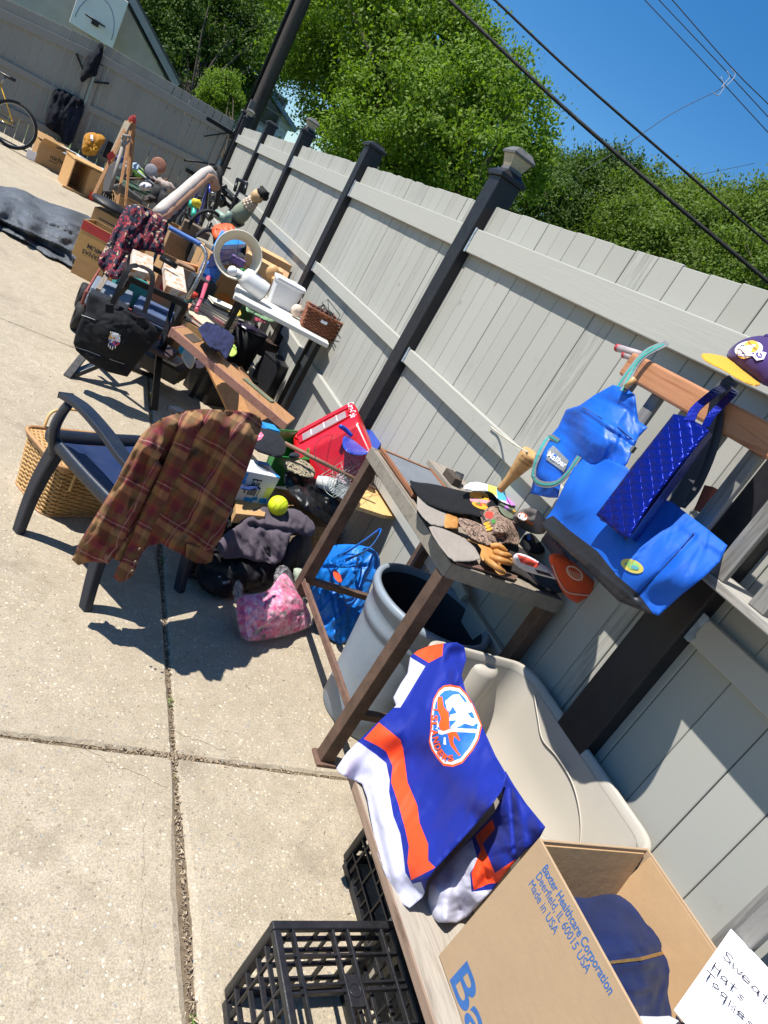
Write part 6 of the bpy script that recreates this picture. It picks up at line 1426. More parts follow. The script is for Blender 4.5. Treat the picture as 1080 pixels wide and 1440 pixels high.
# dark cap with pink label
dc = thing('dark_cap', 'dark grey cap with a pink and white label, on the white printed carton', 'cap', (1.1, 3.1, .52))
soft('crown', [(355, 604), (366, 601), (382, 605), (396, 612), (403, 626), (400, 640), (392, 645), (376, 640), (358, 634), (352, 620)], ctl((356, 606, 'z', .58), (402, 626, 'z', .60), (376, 640, 'z', .57)), [fabric('charcoal_twill', '#1c1d22', .9, .2, 400, .4, .03)], puff=.05, back=.05, step=3, edge=12, fold=.005, fscale=14, creases=(12, .007, 22, 1.8), parent=dc, ridges=[(382, 606, 392, 640, 3, .008), (360, 625, 398, 630, 2.5, -.006)])
print_poly([([(362, 613), (367, 607), (371, 612), (367, 618), (362, 620)], 0), ([(364, 613), (367, 610), (369, 612), (366, 616)], 1)], SURF[0], [mat('pink_label', '#c9627c', .6), JWP], dc, 'label', .003, 3)
q = MB(); obox(q, W(378, 604, z=.50), .09, .07, .02, 20); q.build('blue_packet', BPR, label='small blue packet peeping out behind the dark cap', cat='packet')
# camouflage cap 2, white cup, grey cloth
CAMO2 = camo('khaki_camo', ('#1f2018', '#8d7f66', '#b0a489', '#2c2b22'), 30)
soft('khaki_cap', [(399, 650), (408, 646), (424, 645), (436, 652), (444, 662), (442, 672), (430, 672), (416, 666), (402, 660)], ctl((400, 650, 'z', .50), (443, 664, 'z', .50), (416, 666, 'z', .49)), [CAMO2], puff=.03, back=.04, step=3, edge=10, fold=.006, fscale=12, ridges=[(402, 654, 440, 664, 2.5, -.012)], label='khaki camouflage cap with dark brim beside the green bin', cat='cap')
q = MB(); c0 = W(446, 676, z=.47); q.lathe(c0, [(.0001, 0), (.030, 0), (.036, .05), (.040, .10), (.036, .10), (.032, .05), (.026, .004), (.0001, .004)], 24, (.8, -.45, .25)); q.build('white_cup', mat('white_ceramic', '#cfcdc8', .35, .05), label='white cup lying on its side next to the black jacket', cat='cup')
GREYC = fabric('heather_grey', '#74777a', .9, .15, 400, .4)
soft('grey_cloth', [(462, 676), (472, 672), (484, 678), (494, 688), (504, 694), (508, 702), (498, 712), (488, 708), (478, 700), (466, 692), (460, 684)], ctl((462, 676, 'z', .49), (506, 700, 'z', .51), (478, 700, 'z', .49)), [GREYC], puff=.03, back=.03, step=3, edge=9, fold=.008, fscale=10, label='crumpled light grey cloth in front of the pine board', cat='cloth')
PINKC = fabric('dusty_pink', '#b59aa0', .85)
soft('pink_cloth', [(470, 668), (486, 664), (494, 674), (492, 684), (478, 676)], ctl((470, 668, 'z', .5), (494, 676, 'z', .5), (478, 676, 'z', .5)), [PINKC], puff=.02, back=.02, step=3, edge=6, fold=.004, fscale=8, label='small dusty pink cloth at the end of the brown rod', cat='cloth')
# black leather jacket
BLK = mat('black_leather', '#121315', .38, .2, 14, .4, 90, spec=.5)
soft('black_jacket', [(400, 665), (406, 660), (418, 664), (436, 668), (452, 678), (466, 684), (484, 694), (492, 704), (486, 722), (478, 742), (468, 748), (456, 734), (440, 724), (424, 712), (408, 694), (399, 680)],
     ctl((402, 664, 'z', .44), (452, 680, 'z', .45), (490, 704, 'z', .44), (470, 746, 'z', .30), (424, 712, 'z', .40)), [BLK], step=2.4, puff=.02, back=.05, edge=10, fold=.014, fscale=13, fdir=40,
     creases=(30, .010, 26, 1.8, 45, 50), ridges=[(412, 676, 476, 736, 4, .016), (424, 672, 484, 712, 4, .014), (418, 680, 470, 722, 3, -.014), (470, 690, 476, 740, 3, .012)], label='crumpled black leather jacket on the pile left of the steel table', cat='jacket')
# blue lid, cardboard tray, ball
q = MB(); q.slab([W(a, b, z=.345) for a, b in ((335, 692), (352, 691), (392, 706), (388, 716), (338, 702))], (0, 0, -.012)); q.build('blue_lid', mat('blue_lid_plastic', '#1667b8', .35), label='flat blue plastic lid under the cardboard tray', cat='lid', bevel=.003)
tr = thing('cardboard_tray', 'small open cardboard tray beside the yellow ball', 'tray', W(360, 730, z=.27))
T = [W(331, 698, z=.35), W(340, 695, z=.35), W(377, 709, z=.35), W(372, 726, z=.35), W(332, 722, z=.35)]
q = MB(); q.slab(T, (0, 0, -.05)); q.build('tray', CARD2, tr, bevel=.002)
YB = mat('yellow_softball', '#c3d21a', .6, .12, 20, .4, 130, dirt=.12)
sb2 = thing('softball', 'worn yellow softball resting on the grey sweater', 'ball', W(391, 720, z=.33)); bc = W(391, 711, z=.385)
q = MB(); q.ball(bc, .047, n=40); q.build('cover', YB, sb2)
q = MB(); tw = (CAM - bc).normalized(); s1_ = tw.cross(Vector((0, 0, 1))).normalized(); s2_ = s1_.cross(tw)
for sg_ in (-1, 1):
    pts = []
    for k in range(24):
        a = -1.1 + 2.2 * k / 23; d = (tw * math.cos(a) * .86 + s2_ * math.sin(a) + s1_ * sg_ * (.45 - .25 * math.cos(2 * a))).normalized(); pts.append(bc + d * .0474)
    q.tube(pts, .0009, 4)
q.build('seam', mat('ball_seam', '#8d9a18', .7), sb2)
# grey sweater over black crate
SWE = fabric('plum_grey_knit', '#544c55', .95, .14, 500, .5, .05)
soft('grey_sweater', [(303, 768), (318, 748), (334, 740), (344, 724), (360, 714), (376, 712), (392, 718), (410, 714), (426, 720), (440, 732), (444, 744), (438, 756), (424, 752), (410, 748), (404, 768), (398, 788), (385, 795), (372, 789), (360, 791), (344, 784), (326, 786), (312, 786)],
     ctl((304, 770, 'z', .22), (344, 726, 'z', .33), (376, 712, 'z', .36), (440, 738, 'z', .34), (404, 768, 'z', .26), (372, 789, 'z', .20), (330, 786, 'z', .18)), [SWE], step=2.6, puff=.022, back=.05, edge=10, fold=.012, fscale=17, fdir=60, creases=(30, .010, 30, 2.4, 70, 50),
     ridges=[(352, 738, 410, 748, 3, -.022), (350, 732, 412, 742, 5, .012), (375, 745, 378, 788, 4, -.02), (365, 745, 350, 780, 7, .014), (390, 750, 402, 780, 6, .014), (410, 716, 436, 746, 5, .012), (400, 722, 408, 745, 3, -.012), (330, 745, 312, 780, 8, .010)], label='crumpled plum grey knitted sweater below the yellow ball', cat='sweater')
milk_crate('black lattice crate half hidden between the plaid shirt and the grey sweater', .83, 2.52, s=.30, h=.25, upside=False)
q = MB(); c = W(378, 820, z=.03)
BPK = fabric('black_nylon', '#0e0f12', .6, .2, 300, .3, .02)
bp = thing('black_backpack', 'black backpack slumped on the concrete behind the pink plastic bag', 'backpack', (1.0, 2.45, 0))
soft('body', [(274, 800), (286, 778), (306, 768), (330, 775), (352, 785), (376, 792), (400, 790), (404, 812), (380, 822), (350, 828), (324, 842), (300, 838), (280, 826)],
     ctl((276, 800, 'z', .08), (306, 770, 'z', .16), (400, 792, 'z', .12), (324, 842, 'z', .02), (350, 800, 'z', .14)), [BPK], step=4, puff=.05, back=.06, edge=16, fold=.012, fscale=18, parent=bp, creases=(12, .012, 26, 2.5), ridges=[(290, 800, 340, 815, 4, -.012), (350, 792, 345, 826, 4, .012)])
q = MB(); q.tube(bez([SURF[0](365, 798, .01), SURF[0](372, 808, .02), SURF[0](368, 818, .015)], 8), .007, 8); q.build('buckle', CRATE, bp)
print_poly([(ell(309, 811, 2.2, 1.4), 0), ([(312, 818), (324, 816), (323, 820), (314, 822)], 0)], SURF[0], [mat('reflective_grey', '#7a7c80', .5)], bp, 'reflective_mark', .004, 3)
# carpeted post
CPT = mat('beige_carpet', '#6f6255', .95, .2, 60, .9, 500, .006)
t_ = thing('scratching_post', 'beige carpeted scratching post lying between the grey sweater and the blue shopping bag', 'scratching post', W(425, 800, z=0))
q = MB(); q.tube([W(420, 752, z=.22), W(425, 805, z=.075)], .062, 24); q.build('post', CPT, t_)
q = MB(); p = W(425, 812, z=.05); q.box(p, (.16, .05, .14), Matrix.Rotation(.5, 3, 'Z') @ Matrix.Rotation(.4, 3, 'X')); q.build('base', CPT, t_, bevel=.01)
SNK = fabric('canvas_green_white', '#9aa393', .8); 
soft('canvas_shoe', [(411, 800), (420, 798), (432, 804), (430, 816), (428, 832), (428, 848), (421, 842), (416, 826)], ctl((412, 800, 'z', .14), (430, 806, 'z', .14), (427, 846, 'z', .04)), [SNK, GRN], regions=[([(421, 812), (429, 816), (428, 832), (423, 828)], 1)], puff=.03, back=.03, step=3, edge=7, fold=.004, fscale=8, label='off white and green canvas shoe above the pink plastic bag', cat='shoe')
# pink clothes in clear plastic bag
def pinkm():
    m, n = newmat('pink_print_cloth'); c = n.coord('Object'); f = n.noise(c, 13, 4, .6, .8); g = n.noise(c, 26, 3, .5)
    cc = n.ramp(f, [(0, H('#2b2b3c')), (.37, H('#3d3a4c')), (.40, H('#c9557f')), (.50, H('#d8688f')), (.56, H('#e6a3b6')), (.62, H('#c94b78'))])
    cc = n.mix(n.ramp(g, [(.60, 0.0), (.64, .7)]), cc, H('#3f7d5d')); n.link(cc, n.b.inputs['Base Color']); n.b.inputs['Roughness'].default_value = .8; n.bump(n.noise(c, 60, 4), .5, .004); return m
def clearm():
    m, n = newmat('clear_plastic_film'); n.b.inputs['Base Color'].default_value = (.9, .9, .92, 1); n.b.inputs['Roughness'].default_value = .14; n.b.inputs['Alpha'].default_value = .2
    c = n.coord('Object'); f = n.noise(c, 28, 5, .7, 1.5); n.link(n.ramp(f, [(.42, .04), (.62, .24)]), n.b.inputs['Alpha']); n.bump(n.noise(c, 26, 2, .4, .6), .2, .004); return m
PKM, CLR = pinkm(), clearm(); MAG = fabric('magenta_trim', '#b8386a', .7)
pk = thing('plastic_bag_of_clothes', 'clear plastic bag of pink patterned clothes on the concrete', 'plastic bag', (1.2, 2.3, 0))
ko = [(329, 842), (340, 836), (360, 834), (378, 830), (386, 818), (394, 806), (402, 802), (412, 815), (420, 832), (432, 848), (441, 868), (440, 880), (420, 890), (390, 898), (350, 905), (338, 898), (332, 876)]
kc_ = ctl((329, 842, 'z', .14), (386, 815, 'z', .21), (402, 803, 'z', .23), (441, 870, 'z', .06), (350, 905, 'z', .012), (338, 897, 'z', .02), (390, 860, 'z', .14), (420, 890, 'z', .02))
soft('clothes', [(p[0] + (385 - p[0]) * .05, p[1] + (865 - p[1]) * .05) for p in ko], kc_, [PKM, MAG], regions=[([(326, 838), (343, 840), (345, 880), (352, 910), (330, 905)], 1)], step=3, puff=.03, back=.08, edge=12, fold=.014, fscale=15, creases=(20, .012, 24, 2.2), parent=pk)
soft('film', ko[:1] + [(326, 830), (334, 812), (344, 826)] + ko[1:5] + [(384, 812), (390, 796), (402, 794), (411, 806)] + ko[7:], kc_, [CLR], step=2.8, puff=.045, back=.09, edge=12, fold=.008, fscale=16, creases=(40, .009, 26, 1.4), parent=pk)
# blue shopping bag
BSB = mat('blue_woven_bag', '#0b6cc4', .45, .1, 8, .3, 200, spec=.4)
sbg = thing('shopping_bag', 'bright blue reusable shopping bag with open handles behind the steel table legs', 'shopping bag', (1.55, 2.4, 0))
so_ = [(441, 792), (450, 776), (464, 768), (480, 765), (505, 766), (528, 772), (536, 790), (532, 806), (522, 820), (515, 850), (500, 880), (484, 908), (468, 902), (448, 884), (436, 856), (434, 822)]
soft('body', so_, ctl((442, 792, 'z', .28), (480, 766, 'z', .34), (534, 784, 'z', .34), (484, 908, 'z', .0), (440, 860, 'z', .08), (500, 830, 'z', .20), (470, 850, 'z', .15)), [BSB], step=2.8, puff=.018, back=.09, edge=9, fold=.010, fscale=18, fdir=-50, creases=(36, .010, 40, 2.0, 110, 35), parent=sbg,
     ridges=[(455, 798, 515, 796, 2.6, -.02), (480, 800, 472, 880, 6, .012), (505, 800, 490, 880, 5, -.010), (460, 800, 448, 860, 5, .010), (505, 775, 500, 800, 4, .014)])
ss = SURF[0]
q = MB(); q.ribbon(bez([ss(460, 790, .01), W(485, 778, z=.40), W(515, 758, z=.44), W(533, 745, z=.46), W(533, 752, z=.46), W(518, 772, z=.42), W(490, 786, z=.38), ss(470, 796, .01)], 30), .018, (0, 0, 1), .002); q.build('handle', BSB, sbg)
q = MB(); q.ribbon(bez([ss(500, 800, .01), W(505, 782, z=.38), W(512, 772, z=.40), W(528, 780, z=.38), ss(528, 800, .02)], 22), .018, (0, 0, 1), .002); q.build('handle', BSB, sbg)
q = MB(); q.tube([W(a, b, z=.33) for a, b in ell(486, 788, 22, 9, -5, 28)], .005, 6, closed=True); q.build('rim', BSB, sbg)
soft('orange_item', [(470, 800), (478, 806), (482, 820), (474, 818), (468, 808)], ctl((470, 800, 'z', .33), (482, 818, 'z', .33), (468, 808, 'z', .33)), [JO], puff=.01, back=.02, step=3, edge=4, label='small orange item inside the blue shopping bag', cat='pouch')

# more dark clothing spread behind and below the plaid shirt
DC1 = fabric('washed_black', '#17181b', .9, .3, 300, .4, .03); DC2 = fabric('charcoal_fleece', '#2a292d', .95, .2, 300, .5, .03)
soft('black_hoodie', [(304, 706), (318, 694), (330, 700), (336, 716), (344, 728), (330, 742), (314, 756), (300, 770), (296, 740)], ctl((304, 706, 'z', .30), (340, 720, 'z', .32), (300, 768, 'z', .16)), [DC1], step=2.6, puff=.03, back=.05, edge=8, fold=.012, fscale=14, creases=(18, .012, 26, 2), label='black hoodie crumpled between the plaid shirt and the cardboard tray', cat='sweater')
soft('charcoal_trousers', [(404, 768), (414, 752), (424, 756), (428, 766), (412, 790), (404, 806), (392, 800), (398, 784)], ctl((410, 760, 'z', .25), (426, 764, 'z', .24), (398, 800, 'z', .12)), [DC2], step=2.6, puff=.02, back=.04, edge=7, creases=(10, .010, 20, 2), label='charcoal trousers between the grey sweater and the scratching post', cat='trousers')
soft('black_sleeve', [(372, 788), (384, 792), (398, 796), (396, 812), (380, 818), (362, 812), (352, 800), (358, 790)], ctl((372, 788, 'z', .19), (398, 798, 'z', .17), (362, 812, 'z', .10)), [DC1], step=2.6, puff=.025, back=.04, edge=7, creases=(12, .010, 18, 2), label='black sleeve hanging under the grey sweater toward the pink bag', cat='jacket')
# ================================================================== SMALLER GOODS FILLING THE PILES
def small(kind, px, py, z, sz, yaw, col, name, label, cat, **kw):
    m_ = mat('goods_' + col.strip('#') + kind, col, .55, .22, 25, .25, 60, dirt=.1); c = W(px, py, z=z); L, Wd, Hh = sz; q = MB()
    if z > .03 and kw.get('prop', True):      # whatever carries it
        carton('cardboard_carton', 'cardboard carton under the ' + label.split(',')[0].replace('the ', ''), (c.x, c.y, 0), L * 1.05, Wd * 1.05, z - .001, yaw, CARD2, open_top=False) if kw.get('carton') else None
    if kind == 'book':
        obox(q, c, L, Wd, .003, yaw); obox(q, c + Vector((0, 0, Hh - .003)), L, Wd, .003, yaw); t = thing(name, label, cat, c); q.build('cover', m_, t)
        q = MB(); obox(q, c + Vector((0, 0, .003)), L * .97, Wd * .96, Hh - .0065, yaw); q.build('pages', mat('book_pages', '#c9c0ae'), t); return
    if kind == 'box':
        obox(q, c, L, Wd, Hh, yaw); o = q.build(name, m_, label=label, cat=cat, bevel=.003); return
    if kind == 'tin':
        q.lathe(c, [(.0001, 0), (L * .5, 0), (L * .5, Hh * .94), (L * .47, Hh), (.0001, Hh)], 20); q.build(name, m_, label=label, cat=cat); return
    if kind == 'bottle':
        q.lathe(c, [(.0001, 0), (L * .5, 0), (L * .5, Hh * .6), (L * .2, Hh * .78), (L * .2, Hh), (.0001, Hh)], 16); q.build(name, m_, label=label, cat=cat); return
    if kind == 'shoe':
        R = Matrix.Rotation(math.radians(yaw), 3, 'Z'); t = thing(name, label, cat, c); q.box(c + Vector((0, 0, .012)), (L, Wd, .024), R); q.build('sole', PAPER, t, bevel=.010, seg=3)
        q = MB(); q.tube([c + R @ Vector((L * x, 0, z_)) for x, z_ in ((-.42, .07), (-.25, .08), (.0, .065), (.25, .045), (.42, .035))], [.05, .052, .045, .04, .03], 12, flat=.8); q.build('upper', m_, t); return
    if kind == 'cloth':
        ol = [(px + L * (1 + .3 * noisy((k, px), .9, 2)) * math.cos(k * .55), py + Wd * (1 + .35 * noisy((k, py), 1.1, 5)) * math.sin(k * .55)) for k in range(11)]
        soft(name, ol, onplane([(px - 5, py), (px + 5, py + 2), (px, py + 5)], z=z + Hh * .5), [fabric('cloth_' + col.strip('#'), col, .9, .2, 300, .4, .03)], step=2.2, puff=.02, back=Hh, edge=5, fold=.008, fscale=8, creases=(12, .010, 14, 1.5), label=label, cat=cat)
GOODS = [
 ('box', 250, 388, .42, (.16, .12, .10), 20, '#a33a2e', 'game_box', 'red board game box behind the second workbench jaw', 'game'),
 ('book', 262, 398, .45, (.22, .16, .03), -30, '#d5cdbb', 'book', 'cream book right of the second workbench jaw', 'book'),
 ('cloth', 256, 392, .44, 10, 6, .06, '#d7d3cf', 'white_cloth', 'white cloth crumpled beside the cart handle', 'cloth'),
 ('tin', 287, 412, .40, (.09, .09, .12), 0, '#2f6a9a', 'paint_tin', 'blue tin between the pink toy wand and the books', 'tin'),
 ('box', 296, 405, .46, (.14, .10, .09), -20, '#8a5a36', 'wooden_box', 'small brown wooden box above the stack of books', 'box'),
 ('book', 312, 430, .60, (.20, .15, .02), 10, '#e2dccb', 'book', 'pale thin book leaning over the stack of books', 'book'),
 ('book', 284, 456, .50, (.24, .18, .035), -60, '#c7bda2', 'book', 'cream spined book left of the stack of books', 'book'),
 ('book', 291, 462, .50, (.24, .18, .03), -50, '#9a3f32', 'book', 'brick red book just above the navy canvas bag', 'book'),
 ('box', 276, 450, .38, (.14, .12, .12), 15, '#6f8fa6', 'plastic_case', 'grey blue plastic case below the toy tower', 'case'),
 ('bottle', 258, 440, .40, (.06, .06, .20), 0, '#1f6f66', 'green_bottle', 'dark green bottle at the left of the toy tower', 'bottle'),
 ('cloth', 330, 440, .52, 10, 6, .06, '#c8b24e', 'yellow_cloth', 'yellow cloth under the corner of the white table', 'cloth'),
 ('box', 338, 446, .40, (.16, .12, .12), 30, '#4a6a3a', 'green_box', 'green box under the left part of the white table', 'box'),
 ('cloth', 368, 448, .48, 12, 6, .06, '#8a3a4a', 'wine_cloth', 'wine red cloth under the middle of the white table', 'cloth'),
 ('cloth', 326, 492, .44, 8, 9, .06, '#a7c25a', 'lime_cloth', 'lime and white packet beside the navy canvas bag', 'packet'),
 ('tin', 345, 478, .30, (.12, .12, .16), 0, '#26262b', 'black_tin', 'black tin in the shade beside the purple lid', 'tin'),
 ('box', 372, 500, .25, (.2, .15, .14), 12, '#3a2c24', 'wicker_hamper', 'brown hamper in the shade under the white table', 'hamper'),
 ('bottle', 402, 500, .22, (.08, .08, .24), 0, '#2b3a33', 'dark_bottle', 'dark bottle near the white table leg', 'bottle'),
 ('cloth', 300, 520, .30, 10, 8, .06, '#1d1d22', 'black_cloth', 'black cloth left of the tan plank', 'cloth'),
 ('cloth', 280, 512, .30, 12, 7, .06, '#2a2530', 'dark_cloth', 'dark violet cloth under the end of the wooden shelf', 'cloth'),
 ('box', 240, 506, .26, (.14, .20, .02), -22, '#8d8786', 'circuit_board', 'pale grey panel on the dark electronic case', 'panel'),
 ('cloth', 318, 368, .78, 9, 5, .06, '#c9c4bb', 'pale_cloth', 'pale cloth left of the lamp shade', 'cloth'),
 ('box', 270, 352, .50, (.22, .16, .12), 30, '#b08a5c', 'wooden_tray', 'light wooden tray behind the orange pine beam', 'tray'),
 ('tin', 300, 358, .60, (.12, .12, .10), 0, '#23262b', 'black_pot', 'black pot left of the blue tub', 'pot'),
 ('cloth', 312, 338, .72, 8, 5, .06, '#3d5aa8', 'blue_cloth', 'blue cloth under the orange sack', 'cloth'),
 ('book', 352, 392, .83, (.14, .10, .03), 20, '#7a2f3a', 'book', 'dark red book seen through the lamp shade ring', 'book'),
 ('box', 332, 372, .86, (.12, .09, .06), -15, '#6f5a8a', 'violet_box', 'violet box seen through the left of the lamp shade ring', 'box'),
 ('shoe', 316, 790, .03, (.24, .09, .1), 30, '#1b1b20', 'black_shoe', 'black shoe beside the black backpack', 'shoe'),
 ('cloth', 414, 640, .50, 8, 5, .05, '#20262f', 'navy_cloth', 'navy cloth between the dark cap and the khaki cap', 'cloth'),
 ('book', 440, 700, .33, (.20, .15, .03), 15, '#8a8478', 'book', 'grey book under the black leather jacket', 'book'),
 ('cloth', 432, 742, .26, 10, 7, .05, '#b7a58c', 'tan_cloth', 'tan cloth at the end of the grey sweater', 'cloth'),
 ('cloth', 352, 686, .42, 14, 4, .03, '#1a2d5a', 'navy_folded_cloth', 'folded navy cloth under the white printed carton', 'cloth'),
]
def add_goods():
    for g in GOODS:
        if g[0] == 'cloth': k, px, py, z, L, Wd, Hh, col, nm, lab, ca = g; small('cloth', px, py, z, (L, Wd, Hh), 0, col, nm, lab, ca)
        else: k, px, py, z, sz, yaw, col, nm, lab, ca = g; small(k, px, py, z, sz, yaw, col, nm, lab, ca)
# ================================================================== FOLDING WORKBENCH, BLACK TOTE, WHITE TABLE
WM = mat('black_painted_steel', '#131316', .4, .2, 20, .15, 60, metal=.3)
OSB = mat('paint_spattered_board', '#b98a5f', .8, .25, 30, .4, 60)
def osb():
    m, n = newmat('spattered_particle_board'); c = n.coord('Object'); f = n.noise(c, 22, 5, .7, 1.2); g = n.noise(c, 90, 3)
    cc = n.ramp(f, [(.35, H('#9a6f4c')), (.46, H('#b8926c')), (.50, H('#c9c1b6')), (.7, H('#aaa29a'))]); cc = n.mix(n.ramp(g, [(.6, 0.), (.66, .6)]), cc, H('#84402e')); n.link(cc, n.b.inputs['Base Color']); n.b.inputs['Roughness'].default_value = .8; n.bump(g, .4, .003); return m
OSB = osb()
wk = thing('folding_workbench', 'black steel folding workbench with two paint spattered wooden jaws', 'workbench', (.5, 4.7, 0))
for (a, b, c, d) in (((187, 350), (216, 362), (215, 386), (185, 378)), ((231, 369), (258, 376), (263, 412), (234, 401))):
    q = MB(); q.slab([W(*p, z=.78) for p in (a, b, c, d)], (0, 0, -.045)); q.build('jaw', OSB, wk, bevel=.002)
def wbar(pts, r=.013, nm='frame_bar'): q = MB(); q.tube(pts, r, 8); q.build(nm, WM, wk)
L0, L1 = .32, .68
for y in (4.33, 4.98):
    q = MB(); q.bx(L0, L1, y - .015, y + .015, .70, .733); q.build('frame_bar', WM, wk, bevel=.003)
for x in (L0 + .01, L1 - .01):
    q = MB(); q.bx(x - .014, x + .014, 4.345, 4.965, .66, .70); q.build('frame_bar', WM, wk, bevel=.003)
    q = MB(); q.beam((x, 4.36, .66), (x - (.10 if x < .5 else -.02), 4.62, .30), .03, .012); q.beam((x, 4.92, .66), (x, 4.55, .30), .03, .012); q.build('cross_brace', WM, wk)
    q = MB(); q.beam((x, 4.60, .33), (x - (.12 if x < .5 else -.08), 4.36, .0), .045, .016); q.build('leg', WM, wk)
    q = MB(); q.beam((x, 4.60, .33), (x - (.08 if x < .5 else -.08), 5.0, .0), .045, .016); q.build('leg', WM, wk)
q = MB(); q.bx(.24, .80, 4.96, 5.00, .0, .02); q.build('foot_bar', WM, wk)
p = W(97, 527, z=0); q = MB(); q.beam(p + Vector((.02, .0, .012)), (.46, 4.50, .22), .055, .03); q.build('leg', CHM, wk, bevel=.004)
q = MB(); q.tube([W(226, 362, z=.83), W(248, 375, z=.83)], .018, 8); q.build('clamp_screw', METAL, wk)
BCN = fabric('black_canvas', '#121317', .8, .2, 500, .45, .02)
bb_ = thing('black_tote_bag', 'black canvas tote bag with embroidered round emblem hanging from the workbench', 'tote bag', (.4, 4.25, .15))
o_t = [(125, 411), (154, 423), (163, 427), (186, 440), (204, 448), (229, 465), (220, 480), (203, 498), (194, 510), (179, 530), (151, 523), (127, 511), (107, 493), (103, 482), (107, 466), (114, 448), (120, 438), (122, 424)]
soft('body', o_t, ctl((125, 411, 'y', 4.27), (229, 465, 'y', 4.25), (179, 530, 'y', 4.20), (105, 482, 'y', 4.22), (165, 470, 'y', 4.16)), [BCN], step=2.4, puff=.02, back=.07, edge=8, fold=.004, fscale=18, smooth=0, parent=bb_, creases=(12, .008, 34, 2.0, 20, 50),
     ridges=[(160, 430, 205, 462, 3, -.012), (118, 442, 136, 450, 2, .008), (108, 488, 178, 512, 3, -.008), (160, 508, 172, 525, 3, .008), (196, 470, 206, 500, 4, .01)])
sk = SURF[0]
EM = [mat('emb_yellow', '#c9962c', .6), mat('emb_white', '#cfd0d2', .6), mat('emb_red', '#a83038', .6), mat('emb_blue', '#2c3c8c', .6)]
print_poly([(ell(161, 477, 8.2, 9.6, -10), 1), ([(153, 474), (156, 468), (163, 469), (167, 472), (160, 476), (155, 477)], 0), ([(153, 477), (160, 478), (164, 484), (160, 487), (155, 484)], 3), ([(160, 476), (167, 479), (168, 484), (162, 487), (158, 482)], 2), ([(152, 483), (153.5, 483), (153.2, 488), (152, 488)], 1), ([(154.5, 486), (156, 486), (155.5, 491), (154, 490)], 1), ([(158, 487), (159.4, 487), (158.4, 492), (157, 492)], 1), ([(162, 486), (163.2, 486), (162.4, 490), (161, 490)], 1)], sk, EM, bb_, 'emblem', .003, 2)
print_poly([([(155 + k * 2.6, 466 + k * 1.1 - 1.6 * math.sin(k / 6 * 3.14)), (156.6 + k * 2.6, 466.4 + k * 1.1 - 1.6 * math.sin(k / 6 * 3.14)), (156.4 + k * 2.6, 468.2 + k * 1.1 - 1.6 * math.sin(k / 6 * 3.14)), (154.8 + k * 2.6, 467.8 + k * 1.1 - 1.6 * math.sin(k / 6 * 3.14))], 1) for k in range(6)], sk, EM, bb_, 'embroidered_line', .003, 2)
q = MB(); q.ribbon(bez([W(158, 428, y=4.20), W(166, 408, y=4.22), W(178, 384, y=4.26), W(186, 374, y=4.30), W(202, 376, y=4.30), W(214, 386, y=4.26), W(212, 408, y=4.22), W(203, 440, y=4.17)], 40), .028, (1, 0, .3), .004); q.build('strap', BCN, bb_)
for px_, py_ in ((154, 434), (198, 452)):
    q = MB(); q.box(W(px_, py_, y=4.135), (.045, .012, .05), Matrix.Rotation(-.3, 3, 'Y')); q.build('strap_buckle', BCN, bb_, bevel=.003)
q = MB(); q.tube([sk(a, b, .001) for a, b in ((106, 488), (125, 494), (140, 500), (160, 507), (175, 512))], .0012, 4); q.tube([sk(a, b, .001) for a, b in ((115, 443), (124, 446), (134, 450))], .0012, 4); q.build('white_stitching', EM[1], bb_)
# red garden cart with grey tool cases
REDC = mat('faded_red_metal', '#8c4a42', .6, .25, 18, .3, 60, dirt=.3); TOOLG = mat('grey_case_plastic', '#727a86', .5, .1, 6, .1, 60); TEALB = mat('teal_box', '#1f7d78', .5)
RUB = mat('black_rubber_tyre', '#1b1a1a', .8, .2, 20, .4, 80)
ct = thing('red_cart', 'faded red metal cart with chrome and blue pull handle, carrying grey tool cases', 'cart', (.5, 5.6, 0))
q = MB(); obox(q, (.50, 5.62, .24), .60, .88, .03, -4); q.build('bed', REDC, ct, bevel=.006)
for s_ in (-1, 1):
    q = MB(); obox(q, (.50 + s_ * .30, 5.62, .24), .012, .90, .10, -4); q.build('side', REDC, ct, bevel=.003)
q = MB(); obox(q, (.47, 5.17, .24), .62, .012, .10, -4); q.build('side', REDC, ct, bevel=.003)
for x, y in ((.185, 5.36), (.80, 5.34), (.18, 5.95), (.82, 5.92)):
    ax_ = (1, .05, 0); c = Vector((x, y, .105)); q = MB(); q.lathe(c, [(.055, -.028), (.095, -.03), (.105, -.015), (.105, .015), (.095, .03), (.055, .028), (.055, -.028)], 28, ax_); t_ = q.build('wheel', RUB, ct)
    q = MB(); q.lathe(c, [(.0001, -.02), (.02, -.02), (.03, -.008), (.056, -.012), (.056, .012), (.03, .008), (.02, .02), (.0001, .02)], 24, ax_); q.build('hub', mat('grey_hub', '#8a8a8c', .4, .1, metal=.4), t_)
    q = MB(); q.tube([c, Vector((.5, y, .20))], .012, 8); q.build('axle', WM, ct)
CHR = mat('scuffed_chrome', '#a9a29a', .25, .15, 30, .1, 80, metal=.9)
hp = bez([W(238, 320, y=5.45), W(262, 333, y=5.4), W(280, 343, y=5.35), W(289, 355, y=5.3), W(288, 370, y=5.25), (Vector(W(275, 400, y=5.15))), W(262, 422, y=5.15)], 36)
q = MB(); q.tube(hp, .0145, 12); q.build('pull_handle', CHR, ct)
q = MB(); q.tube(hp[:14], .018, 12); q.build('blue_grip', mat('blue_grip_wrap', '#2c5a9a', .6, .2, 60), ct)
